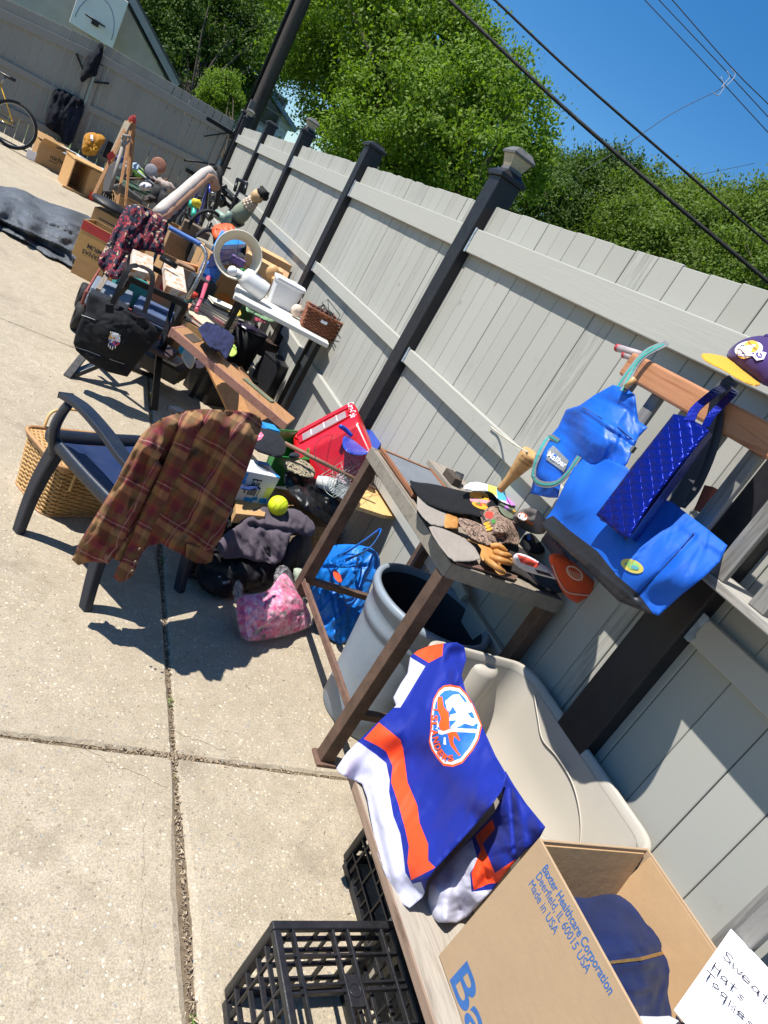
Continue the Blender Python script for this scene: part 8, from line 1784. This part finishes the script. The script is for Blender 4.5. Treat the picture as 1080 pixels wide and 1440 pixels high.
# ---- bicycles
TYRE = mat('bike_tyre', '#1a1a1b', .8, .2, 30, .3, 90); RIMS = mat('alloy_rim', '#9a9a98', .3, .1, 30, metal=.8)
def bike(name, label, rear, front, R_, fm, up_=(0, 0, 1), group=None, seat=True, bars=True, lean=0.0, tyre=.022):
    """rear and front are wheel centres in world space"""
    rear = Vector(rear); front = Vector(front); fw = (front - rear); wbse = fw.length; fw.normalize(); side = fw.cross(Vector((0, 0, 1))).normalized()
    u = (Vector((0, 0, 1)) + side * lean).normalized(); ax_ = fw.cross(u).normalized(); t = thing(name, label, 'bicycle', (rear.x, rear.y, max(0, rear.z - R_)), group)
    def P_(a, h, s=0.0): return rear + fw * (a * wbse) + u * h + ax_ * s
    for c in (rear, front):
        q = MB(); r1 = [c + (fw * math.cos(a) + u * math.sin(a)) * (R_ - tyre) for a in np.linspace(0, 2 * math.pi, 40, endpoint=False)]; q.tube(r1, tyre, 8, closed=True); wt_ = q.build('wheel', TYRE, t)
        q = MB(); q.tube([c + (fw * math.cos(a) + u * math.sin(a)) * (R_ - tyre * 2.1) for a in np.linspace(0, 2 * math.pi, 40, endpoint=False)], .009, 6, closed=True); q.build('rim', RIMS, wt_)
        q = MB()
        for k in range(16):
            a = k * math.pi / 8; q.tube([c + ax_ * (.02 * (-1) ** k), c + (fw * math.cos(a + .2) + u * math.sin(a + .2)) * (R_ - tyre * 2.1)], .0016, 3)
        q.tube([c - ax_ * .035, c + ax_ * .035], .018, 8); q.build('spokes', RIMS, wt_)
    sc = R_ / .33; bbk = P_(.42, -.03 * sc); st = P_(.30, .42 * sc); hd1 = P_(.80, .40 * sc); hd0 = P_(.84, .26 * sc)
    q = MB()
    for a, b, r in ((bbk, st, .016), (bbk, hd0, .019), (st, hd1, .016), (hd1 + (hd1 - hd0) * .2, hd0, .02), (rear, bbk, .010), (rear, st, .009)): q.tube([a, b], r * sc ** .5, 8)
    q.build('frame', fm, t)
    q = MB(); q.tube([hd0, front + ax_ * .05], .012, 6); q.tube([hd0, front - ax_ * .05], .012, 6); q.build('fork', fm, t)
    q = MB(); q.lathe(bbk + ax_ * .04, [(.0001, 0), (.085 * sc, 0), (.085 * sc, .004), (.0001, .004)], 24, ax_); q.tube([bbk + ax_ * .06, bbk + ax_ * .06 + (fw * .8 - u * .6) * .16 * sc], .009, 6); q.tube([bbk - ax_ * .06, bbk - ax_ * .06 - (fw * .8 - u * .6) * .16 * sc], .009, 6)
    q.tube([bbk + ax_ * .03 + u * .08 * sc, rear + ax_ * .03 + u * .035 * sc], .005, 4); q.tube([bbk + ax_ * .03 - u * .08 * sc, rear + ax_ * .03 - u * .035 * sc], .005, 4); q.build('crankset', METAL, t)
    if seat:
        q = MB(); q.tube([st, st + (st - bbk).normalized() * .14 * sc], .012, 6); q.build('seat_post', RIMS, t)
        sp_ = st + (st - bbk).normalized() * .15 * sc; q = MB(); q.tube([sp_ - fw * .12, sp_ - fw * .05, sp_ + fw * .06, sp_ + fw * .15], [.05, .065, .035, .018], 10, flat=.45); q.build('saddle', BLK, t)
    if bars:
        hb = hd1 + (hd1 - hd0).normalized() * .12 * sc; q = MB(); q.tube(bez([hb - ax_ * .30 - fw * .06 + u * .02, hb - ax_ * .15, hb, hb + ax_ * .15, hb + ax_ * .30 - fw * .06 + u * .02], 16), .012, 8); q.tube([hd1, hb], .014, 8); q.build('handlebar', METAL, t)
    return t
YEL = mat('yellow_bike_paint', '#e0b020', .35, .1, 6, .05, coat=.4); 
wc_ = W(20, 173, y=12.95); fr_ = wc_ + Vector((-1.02, .12, -.0)); wc_.z = .335; fr_.z = .335
bike('bicycle', 'yellow bicycle cut by the left edge, standing against the shaded gate', wc_, fr_, .335, YEL)
BKB = mat('blue_bike_paint', '#1f2f9a', .35, .1, 6, .05, coat=.4); TLB = mat('teal_bike_paint', '#28a98c', .4, .1); BLKB = mat('black_bike_paint', '#17181a', .4)
bg_ = 'bicycles by the fence'
bike('bicycle', 'blue framed bicycle lying among the clutter below the rolled rug', W(262, 338, z=.28), W(300, 272, y=9.6), .30, BKB, group=bg_, lean=.35, tyre=.03)
bike('bicycle', 'black bicycle leaning on the fence behind the blue one', (1.15, 10.3, .33), (1.45, 11.25, .36), .33, BLKB, group=bg_, lean=-.2)
bike('bicycle', 'small black wheeled child bicycle with teal and green trim next to the rolled rug', (.95, 9.3, .19), (1.10, 9.95, .20), .18, TLB, group=bg_, lean=.1, tyre=.022)
q = MB(); p = W(273, 283, y=9.4); q.tube(bez([W(268, 290, y=9.3), W(270, 283, y=9.35), W(273, 293, y=9.3), W(272, 303, y=9.2)], 10), .03, 8); q.build('teal_streamer', TLB, label='teal plastic streamer hanging beside the small bicycle', cat='streamer')
q = MB(); q.ball(W(276, 286, y=9.3), .055, sq=(1.1, .8, 1), wob=.3); q.build('yellow_toy', mat('toy_yellow2', '#d9be2a', .4), label='yellow plastic toy beside the teal streamer', cat='toy')
q = MB(); q.tube(bez([W(282, 259, y=9.6), W(276, 266, y=9.6), W(273, 270, y=9.6)], 8), .02, 6); q.build('green_grip', mat('lime_grip', '#7fbf3a', .5), label='lime green handlebar grip sticking up by the rolled rug', cat='grip')
tyr = 'loose tyres near the lamp shade'
for (a, b, yy, yw, lab) in ((290, 325, 8.3, .5, 'loose black tyre under the blue bicycle'), (283, 352, 7.6, .9, 'loose tyre behind the orange pine beam')):
    c = W(a, b, y=yy); q = MB(); q.tube([c + Vector((math.cos(t) * .22 * math.cos(yw), math.cos(t) * .22 * math.sin(yw), math.sin(t) * .22)) for t in np.linspace(0, 6.283, 36, endpoint=False)], .020, 8, closed=True); q.build('tyre', TYRE, label=lab, cat='tyre', group=tyr)
# ---- rolled rug wrapped in white and brown paper
RUGW = mat('crumpled_white_wrap', '#b8ada3', .6, .1, 12, .6, 25); RUGB = mat('brown_wrap', '#a87f62', .7, .15, 12, .5, 25)
r0, r1 = W(221, 300, y=6.9), W(287, 243, y=8.0); dr = r1 - r0
rg_ = thing('rolled_rug', 'long roll wrapped in white and brown paper sticking up from the clutter, its end drooping', 'rolled rug', r0)
q = MB(); pts = [r0 + dr * t for t in np.linspace(0, 1, 13)] + [W(294, 241, y=8.05), W(299, 247, y=8.1), W(302, 258, y=8.15)]; q.tube(pts, [.050 + .014 * noisy((k * .8, 0), 1, 3) for k in range(13)] + [.055, .05, .03], 14, mi=0)
q.build('wrapped_roll', RUGW, rg_)
q = MB(); off_ = Vector((.035, -.015, -.045)); q.tube([p + off_ * .8 for p in pts], [.050 + .012 * noisy((k * .8, 4), 1, 3) for k in range(16)], 12); q.build('brown_paper', RUGB, rg_)
soft('loose_end', [(274, 246), (284, 237), (296, 236), (302, 240), (304, 252), (303, 262), (296, 260), (288, 252), (280, 254)], ctl((276, 246, 'y', 7.9), (303, 262, 'y', 8.1), (302, 240, 'y', 8.2)), [RUGW, RUGB], regions=[([(288, 250), (294, 243), (302, 262), (294, 262)], 1)], step=2.5, puff=.04, back=.08, edge=4, fold=.04, fscale=6, parent=rg_)
soft('dark_jeans', [(244, 296), (258, 284), (266, 276), (266, 286), (258, 296), (246, 310), (236, 316), (232, 308)], ctl((244, 296, 'y', 8.0), (266, 278, 'y', 8.2), (234, 312, 'y', 7.9)), [fabric('dark_denim', '#1c2633', .85, .2)], step=2.6, puff=.05, back=.08, edge=5, fold=.03, fscale=8, label='dark blue jeans hanging beneath the rolled rug', cat='jeans')
# black hobby cart / frame of tubes near gate corner (grey bike frames, black seats)
bf = thing('black_exercise_frame', 'black tubular frame with padded seat standing by the gate corner', 'exercise frame', (1.45, 11.6, 0)); q = MB()
for a, b in (((305, 258), (318, 272)), ((318, 272), (340, 285)), ((300, 270), (330, 296)), ((296, 268), (318, 262)), ((330, 285), (326, 300)), ((310, 285), (286, 300)), ((286, 300), (300, 275)), ((306, 262), (336, 290))):
    q.tube([W(*a, y=11.3), W(*b, y=11.1)], .03, 8)
q.build('frame', WM, bf)
q = MB(); q.tube([W(302, 277, y=11.2), W(312, 283, y=11.2), W(318, 282, y=11.2)], [.06, .10, .07], 10); q.build('seat', BLK, bf)
q = MB()
for x in (1.2, 1.6): q.tube([(x, 11.3, 0), (x, 11.3, .6)], .03, 8)
q.build('leg', WM, bf)
q = MB()
for a, b in (((330, 268), (334, 252)), ((334, 252), (347, 258)), ((347, 258), (343, 272))): q.tube([W(*a, x=1.70), W(*b, x=1.70)], .025, 6)
q.build('wall_bracket', WM, label='square black bracket fixed to the fence near the gate corner', cat='bracket')
# mannequin like garden figure leaning on fence
fg = thing('garden_figure', 'garden figure with black hair, beaded collar and sage dress leaning on the fence', 'figure', (1.6, 8.0, .3))
g0_, g1_ = W(333, 306, x=1.52), W(366, 272, x=1.62); ga = g1_ - g0_; LL = ga.length
q = MB(); q.lathe(g0_, [(.0001, 0), (.10, .0), (.105, LL * .2), (.09, LL * .45), (.06, LL * .5), (.0001, LL * .5)], 20, ga); q.build('dress', fabric('sage_cloth', '#7d8470', .85, .12), fg)
q = MB()
for k in range(3):
    for j in range(12):
        a = j * .524 + k * .26; o_ = ga.orthogonal().normalized(); q.ball(g0_ + ga * (.50 + .09 * k) + (Matrix.Rotation(a, 3, ga.normalized()) @ o_) * (.068 - .008 * k), .024, n=8)
q.build('beaded_collar', mat('pale_beads', '#b8a590', .5, .15, 40), fg)
q = MB(); q.lathe(g0_, [(.0001, LL * .45), (.055, LL * .5), (.055, LL * .75), (.078, LL * .85), (.07, LL * .98), (.0001, LL * 1.02)], 18, ga); q.build('head', mat('pale_face', '#b8966a', .6), fg)
q = MB(); q.ball(g0_ + ga * .98 + Vector((.03, 0, .02)), .072, sq=(1.1, 1, .9), wob=.6, n=14); q.build('hair', mat('black_hair', '#121212', .8, .2, 60, .9, 90, .01), fg)
q = MB(); q.lathe(g0_ - ga * .15, [(.0001, 0), (.10, 0), (.12, LL * .15), (.0001, LL * .16)], 16, ga); q.build('base', BLK, fg)
q = MB(); q.tube([W(303, 300, y=8.4), W(322, 312, y=8.3)], .05, 14); q.tube([W(318, 310, y=8.3), W(324, 298, y=8.3)], .035, 10); q.build('green_pipe', mat('sage_pipe', '#7d9484', .5), label='pale green pipe piece left of the garden figure', cat='pipe')
# orange bag, blue tub
soft('orange_bag', [(298, 318), (314, 313), (330, 316), (330, 328), (318, 332), (305, 340), (298, 330)], ctl((298, 318, 'y', 7.0), (330, 318, 'y', 7.0), (305, 340, 'y', 6.8)), [mat('orange_sack', '#d9531e', .6, .1)], step=2.6, puff=.04, back=.10, edge=5, fold=.03, fscale=8, label='bright orange sack behind the blue tub', cat='sack')
bt2 = thing('blue_tub', 'bright blue plastic tub with its lid, behind the lamp shade', 'tub', (1.3, 6.4, .3)); BT = mat('sky_blue_plastic', '#0f86dc', .35, .08)
tq = [W(a, b, z=.98) for a, b in ((312, 322), (354, 330), (362, 342), (300, 345))]
q = MB(); q.slab(tq, (0, 0, -.05)); q.build('lid', BT, bt2, bevel=.012); q = MB(); cq = sum(tq, Vector()) / 4; q.slab([cq + (p - cq) * .9 - Vector((0, 0, .051)) for p in tq], (0, 0, -.16)); q.build('body', mat('deep_blue_plastic', '#1746b0', .35), bt2, bevel=.02)
carton('cardboard_carton', 'cardboard carton holding up the blue tub', (cq.x, cq.y, 0), .5, .42, .76, 10, CARD2, open_top=False)
carton('cardboard_carton', 'tan flat carton at the right of the lamp shade by the fence', tuple(W(370, 372, x=1.55)), .42, .30, .12, 6, mat('fresh_card', '#c39a6c'), open_top=False)
# assorted small stuff between: bits
bits = [(262, 372, 6.3, .16, .12, .14, '#8a6a4c', 'wooden_block', 'block', 'brown block below the cart handle'), (300, 372, 6.0, .14, .12, .10, '#2f6fc0', 'blue_box', 'box', 'blue plastic box left of the lamp shade'), (288, 392, 5.8, .2, .15, .12, '#26282c', 'black_case', 'case', 'black case under the blue plastic box'),
        (255, 330, 7.6, .3, .2, .3, '#9a7a55', 'wooden_crate', 'crate', 'tan wooden crate under the blue bicycle'), (300, 345, 7.4, .3, .2, .25, '#8d8472', 'canvas_bundle', 'bundle', 'drab canvas bundle between the bicycle and blue tub'), (278, 318, 8.3, .3, .25, .3, '#6b5a48', 'brown_carton', 'carton', 'brown carton under the rolled rug end'),
        (308, 352, 6.9, .2, .2, .2, '#5c5a50', 'olive_bundle', 'bundle', 'olive bundle left of the blue tub')]
for a, b, yy, L, Wd, Hh, col, nm, cat_, lab in bits:
    c = W(a, b, y=yy); q = MB(); obox(q, (c.x, c.y, max(0, c.z - Hh)), L, Wd, Hh, (a * 7) % 60 - 30)
    if c.z - Hh > .02: obox(q, (c.x, c.y, 0), L * .9, Wd * .9, c.z - Hh - .001, (a * 7) % 60 - 30)
    q.build(nm, mat('bit_' + nm, col, .7, .25, 14, .3, 50), label=lab, cat=cat_, bevel=.01)
rng = random.Random(21)
ORD = ['first', 'second', 'third', 'fourth', 'fifth', 'sixth', 'seventh', 'eighth', 'ninth', 'tenth', 'eleventh', 'twelfth', 'thirteenth', 'last']
# long row of low tables and clutter along the gate side
cab = thing('wooden_cabinet', 'light birch cabinet lying open on the concrete before the easel', 'cabinet', W(117, 275, z=0)); BIR = woodmat('birch_wood', '#c79b66', '#ab7f4c', .7, 'X', .55, .1); BIN_ = mat('birch_inside', '#8a6a4a', .8)
c0 = W(92, 264, z=0); c1 = W(138, 285, z=0); cx_ = (c1 - c0); CL = cx_.length; cx_.normalize(); cyv = Vector((-cx_.y, cx_.x, 0)); CHH = .42; CD = .42
def CB(a, b, z): return c0 + cx_ * a + cyv * b + Vector((0, 0, z))
def cbox(nm, a0, a1, b0, b1, z0_, z1_, m_): q = MB(); q.hexa([CB(a0, b0, z0_), CB(a1, b0, z0_), CB(a1, b1, z0_), CB(a0, b1, z0_), CB(a0, b0, z1_), CB(a1, b0, z1_), CB(a1, b1, z1_), CB(a0, b1, z1_)]); q.build(nm, m_, cab, bevel=.003)
cbox('side_panel', 0, .018, 0, CD, 0, CHH, BIR); cbox('side_panel', CL - .018, CL, 0, CD, 0, CHH, BIR); cbox('divider', CL * .5, CL * .5 + .018, 0, CD - .02, .02, CHH - .02, BIR)
cbox('top', -.01, CL + .01, -.01, CD, CHH, CHH + .02, BIR); cbox('bottom', .018, CL - .018, 0, CD, .0, .02, BIR); cbox('back', .018, CL - .018, CD - .02, CD, .02, CHH, BIN_); cbox('door', CL * .52, CL - .02, -.015, -.002, .02, CHH - .01, BIR)
cbox('plinth', -.06, CL * .6, -.06, -.02, 0, .03, BIR)
q = MB(); obox(q, CB(CL * .7, -.08, 0), .06, .03, .12, 20); q.build('red_toy', mat('red_orange_toy', '#d8402c', .5), label='small red orange toy in front of the birch cabinet', cat='toy')
nb, R_ = carton('moving_carton', 'open cardboard moving carton with short black word on its side', W(66, 236, z=0) + Vector((0, .18, 0)), .48, .36, .32, 17, CARD2, flaps=True)
bN = W(66, 236, z=0) + Vector((0, .18, 0)); text('niche', bN + R_ @ Vector((-.06, -.181, .15)), R_ @ Vector((1, 0, 0)), (0, 0, 1), .10, KPR, nb, 'lettering', .0003, .002); q = MB(); obox(q, bN + R_ @ Vector((.0, -.1815, .115)), .12, .001, .012, 17); q.build('printed_line', KPR, nb)
q = MB(); obox(q, W(42, 224, z=.02), .13, .006, .13, 17); q.build('white_sheet', PAPER, label='small white sheet leaning on the corner of the moving carton', cat='sheet')
mc_ = milk_crate('black lattice crate between the moving carton and the birch cabinet', W(96, 245, z=0).x - .1, W(96, 245, z=0).y, s=.32, h=.28)
rngc = ['#c7bfae', '#a9b2b8', '#8d7f6a', '#b5b0a4', '#9c8f7e', '#7f8b94']
npz = .30; base_ = W(107, 220, z=.34)
for k in range(14):
    q = MB(); a, b = 88 + k * 3.6 + rng.uniform(-2, 2), 209 + k * 1.9 + rng.uniform(-2, 3); obox(q, W(a, b, z=.34 + .010 * (k % 4)), .30, .22, .008, rng.uniform(-40, 40), rng.uniform(-6, 6), rng.uniform(-6, 6)); q.build('newspaper', mat('newsprint_%d' % (k % 6), rngc[k % 6], .85, .25, 40), label=ORD[k] + ' newspaper from the left in the spread before the mustard backpack', cat='newspaper', group='newspapers spread on the far low table')
q = MB(); cN = W(112, 222, z=.31); obox(q, cN - Vector((0, 0, .0)), .95, .5, .02, 12); q.build('low_table_top', mat('green_board', '#2c4a3a', .6), label='dark green board under the spread newspapers', cat='board')
for a in (-.4, .4): q = MB(); obox(q, (cN.x + a, cN.y + a * .2, 0), .25, .3, .308, 12); q.build('crate', CRATE, label='dark crate under the green board, ' + ('left' if a < 0 else 'right') + ' side', cat='crate')
YBP = fabric('mustard_nylon', '#a8721a', .7, .15, 300); 
yb = thing('yellow_backpack', 'mustard yellow backpack hanging in the shade on the gate', 'backpack', W(130, 200, y=13.3))
soft('body', [(118, 190), (124, 186), (136, 186), (146, 190), (150, 196), (142, 206), (136, 218), (126, 220), (114, 216), (116, 202)], ctl((118, 190, 'y', 13.4), (150, 196, 'y', 13.4), (126, 220, 'y', 13.3)), [YBP], step=2.4, puff=.06, back=.12, edge=5, fold=.03, fscale=7, parent=yb)
print_poly([([(127, 190), (130, 189), (131, 198), (128, 198)], 0), ([(131, 208), (136, 205), (138, 210), (132, 215)], 1)], SURF[0], [JWP, MATS['patch_yellow']], yb, 'tag', .01, 3)
q = MB(); q.slab([W(a, b, y=13.45) for a, b in ((152, 198), (160, 202), (152, 224), (144, 220))], (0, .08, 0)); q.build('black_bag', BPK, label='narrow black bag right of the mustard backpack', cat='bag')
DN = fabric('near_black_cloth', '#10131c', .9, .2, 300, .4, .03)
soft('dark_jacket', [(76, 126), (84, 124), (96, 130), (112, 138), (119, 142), (118, 156), (110, 178), (101, 205), (88, 202), (84, 190), (72, 184), (63, 176), (64, 160), (72, 140)], ctl((78, 125, 'y', 13.64), (119, 142, 'y', 13.64), (95, 203, 'y', 13.5), (64, 170, 'y', 13.5)), [DN, fabric('dark_jean', '#161d2c', .9)], regions=[([(96, 150), (118, 150), (101, 206), (88, 204)], 1)], step=3, puff=.04, back=.03, edge=5, fold=.04, fscale=9, fdir=110, label='dark navy jacket and jeans hung over the middle rail of the gate', cat='jacket')
soft('black_jacket', [(140, 58), (146, 62), (145, 78), (138, 96), (136, 108), (126, 108), (116, 117), (112, 112), (116, 98), (122, 84), (124, 76), (134, 70)], ctl((142, 60, 'y', 13.62), (136, 108, 'y', 13.55), (112, 112, 'y', 13.55)), [DN], step=2.6, puff=.04, back=.03, edge=5, fold=.04, fscale=8, fdir=110, label='black garment hung from the top rail of the gate below the backboard', cat='jacket')
# ---- wooden easel with spade
EAS = woodmat('easel_wood', '#a9794a', '#86582f', 1, 'Z', .6, .15)
es = thing('wooden_easel', 'tall folded wooden easel frame with red clamp at its apex', 'easel', W(150, 300, y=9.9)); ya = 9.8
def eb(a, b, y0, y1, w_, nm='leg', m_=EAS): q = MB(); q.beam(W(*a, y=y0), W(*b, y=y1), w_, w_ * .55); q.build(nm, m_, es, bevel=.002)
eb((181, 170), (131, 276), ya, ya - .5, .035); eb((185, 175), (164, 290), ya, ya - .7, .030); eb((187, 178), (176, 290), ya + .1, ya - .4, .030); eb((187, 172), (181, 246), ya + .05, ya + .1, .085, 'plank'); eb((180, 172), (160, 216), ya - .03, ya - .1, .07, 'ledge', mat('pale_ply', '#b8a68c', .7)); eb((178, 180), (150, 245), ya + .3, ya + .6, .03)
q = MB(); 
for k in range(4): obox(q, W(184, 170, y=ya) + Vector((random.uniform(-.04, .04), random.uniform(-.03, .03), random.uniform(-.03, .03))), .07, .03, .04, 40 * k, 25)
q.build('red_clamp', REDPR, es)
q = MB(); q.slab([W(a, b, y=9.5) for a, b in ((150, 218), (158, 212), (162, 219), (153, 229))], (0, .02, 0)); q.build('red_frame', mat('red_board', '#b3302a', .5), label='small red and black panel hanging on the easel leg', cat='panel')
q = MB(); q.slab([W(a, b, y=9.6) for a, b in ((152, 234), (163, 226), (160, 262), (143, 283), (146, 255))], (0, .02, 0)); q.build('white_panel', mat('pale_panel', '#b3b2ad', .6, .08), label='pale panel standing inside the easel legs', cat='panel')
spd = thing('garden_fork', 'garden fork with grey wooden D handle leaning against the easel', 'garden fork', W(155, 270, y=9.3)); q = MB()
q.tube([W(172, 190, y=9.35), W(184, 193, y=9.35)], .018, 8); q.tube([W(171, 196, y=9.35), W(172, 208, y=9.35)], .013, 6); q.tube([W(182, 198, y=9.35), W(173, 207, y=9.35)], .013, 6); q.tube([W(172, 191, y=9.35), W(171, 198, y=9.35)], .012, 6); q.tube([W(183, 193, y=9.35), W(182, 199, y=9.35)], .012, 6); q.tube([W(172, 207, y=9.35), W(155, 268, y=9.15)], .020, 8)
q.build('handle', woodmat('grey_handle', '#8a8278', '#6a6258', 1, 'Z'), spd)
q = MB()
for k in range(4): q.tube(bez([W(142 + k * 4, 278 + k, y=9.1), W(145 + k * 4, 270, y=9.1), W(150 + k * 3, 271, y=9.1), W(151 + k * 3, 282, y=9.1)], 8), .009, 5)
q.build('tines', METAL, spd)
# clutter table beyond the easel
q = MB(); obox(q, (.75, 11.6, .50), 1.1, .55, .03, 24); q.build('trestle_table', mat('green_top', '#3b5444', .6), label='low green topped table heaped with tools and helmets before the gate', cat='table')
for a in (-.4, .4): q = MB(); obox(q, (.75 + a, 11.6 + a * .42, 0), .06, .45, .499, 24); q.build('trestle', METAL, label=('left' if a < 0 else 'right') + ' trestle of the low green topped table', cat='trestle')
q = MB(); q.slab([W(a, b, y=10.8) for a, b in ((150, 262), (171, 258), (200, 280), (200, 296), (160, 290))], (0, .10, 0)); q.build('grey_sofa_cushion', mat('grey_upholstery', '#4f4d49', .9, .2, 12, .4), label='dark grey upholstered cushion right of the easel', cat='cushion', bevel=.02)
cl2 = [('clay_plate', (223, 233), 13.3, .13, '#8f5f4a', 'terracotta disc leaning on the gate rail', 'plate'), ('grey_plate', (213, 240), 12.9, .10, '#85828a', 'grey disc in front of the terracotta disc', 'plate')]
for nm, (a, b), yy, r, col, lab, ca in cl2:
    q = MB(); q.lathe(W(a, b, y=yy), [(.0001, 0), (r * .9, 0), (r, .02), (r * .9, .03), (.0001, .02)], 24, (-.25, -1, .15)); q.build(nm, mat(nm, col, .7, .15, 20), label=lab, cat=ca)
lab_b = [((188, 236), '#9fb2c4', 'pale blue crumpled cloth on the green topped table', 'cloth'), ((174, 232), '#b9bcc4', 'white crumpled cloth on the green topped table', 'cloth'), ((196, 244), '#93bf5a', 'lime green toy on the green topped table', 'toy'), ((216, 256), '#1d1e24', 'black helmet on the green topped table', 'helmet'), ((204, 262), '#b7b5bb', 'white folded cloth right of the lime toy', 'cloth'), ((236, 262), '#9a8c82', 'pale stone coloured lump by the gate post side', 'stone'), ((228, 258), '#8d7d74', 'brownish lump between helmet and pale lump', 'stone'), ((184, 248), '#26262c', 'black bag under the pale blue cloth', 'bag'), ((222, 272), '#15161a', 'black bucket right of the easel', 'bucket'), ((210, 280), '#3b3430', 'dark brown bundle left of the rolled rug', 'bundle'), ((232, 282), '#141416', 'black post end left of the rolled rug', 'post'), ((166, 225), '#31406e', 'navy cloth behind the easel', 'cloth')]
for k, ((a, b), col, lab, ca) in enumerate(lab_b):
    yy = 11.6 - max(0, b - 255) * .06; c = W(a, b, y=yy); r = .11; m_ = mat('clutter_%d' % k, col, .75, .25, 20, .4, 60)
    nm_ = {'cloth': 'folded_cloth', 'toy': 'toy_block', 'helmet': 'bike_helmet', 'stone': 'garden_stone', 'bag': 'small_bag', 'bucket': 'black_bucket', 'bundle': 'tool_bundle', 'post': 'short_post'}[ca]
    if ca in ('cloth', 'bag', 'bundle'):
        ol = [(a + 10 * (1 + .35 * noisy((t_i, k), .9, 2)) * math.cos(t_i), b + 6.5 * (1 + .4 * noisy((t_i, k), 1.1, 5)) * math.sin(t_i)) for t_i in np.linspace(0, 6.0, 12)]
        soft(nm_, ol, onplane([(a - 8, b), (a + 8, b + 2), (a, b + 6)], y=yy), [m_], step=2, puff=.05, back=.10, edge=4, fold=.03, fscale=5, creases=(8, .03, 9, 1.4), label=lab, cat=ca)
    elif ca in ('bucket', 'post'):
        q = MB(); q.lathe(c - Vector((0, 0, .12)), [(.0001, 0), (.07, 0), (.09, .22), (.082, .22), (.06, .02), (.0001, .02)], 18); q.build(nm_, m_, label=lab, cat=ca)
    else:
        q = MB(); q.ball(c, r * .8, sq=(1.2, .9, .7), wob=.5, n=16); q.build(nm_, m_, label=lab, cat=ca)
for k in range(9):
    a, b = rng.uniform(190, 236), rng.uniform(246, 270); c = W(a, b, y=11.4); q = MB(); d = Vector((rng.uniform(-.2, .2), rng.uniform(-.1, .1), rng.uniform(-.03, .08))); q.tube([c - d, c + d], rng.uniform(.008, .016), 6); q.build('tool_handle', mat('tool_%d' % (k % 3), ['#2a2c2e', '#8a8d90', '#6d4a34'][k % 3], .5), label=ORD[k] + ' of the thin tool handles strewn over the green topped table', cat='tool', group='tool handles on the green topped table')
q = MB(); q.tube([W(231, 268, y=10.3), W(222, 296, y=9.9)], .045, 10); q.build('black_pole', WM, label='thick black upright left of the rolled rug', cat='pole')
for k, (a, b, yy, L, Wd, Hh) in enumerate(((190, 285, 9.6, .5, .3, .38), (222, 302, 8.6, .35, .3, .35), (248, 318, 8.3, .3, .25, .3))):
    c = W(a, b, y=yy); carton('cardboard_carton', ['cardboard carton in shade right of the easel foot', 'cardboard carton behind the floral cloth', 'cardboard carton under the dark jeans'][k], (c.x, c.y, 0), L, Wd, max(.2, c.z), 10 + 14 * k, CARD2)

add_goods()
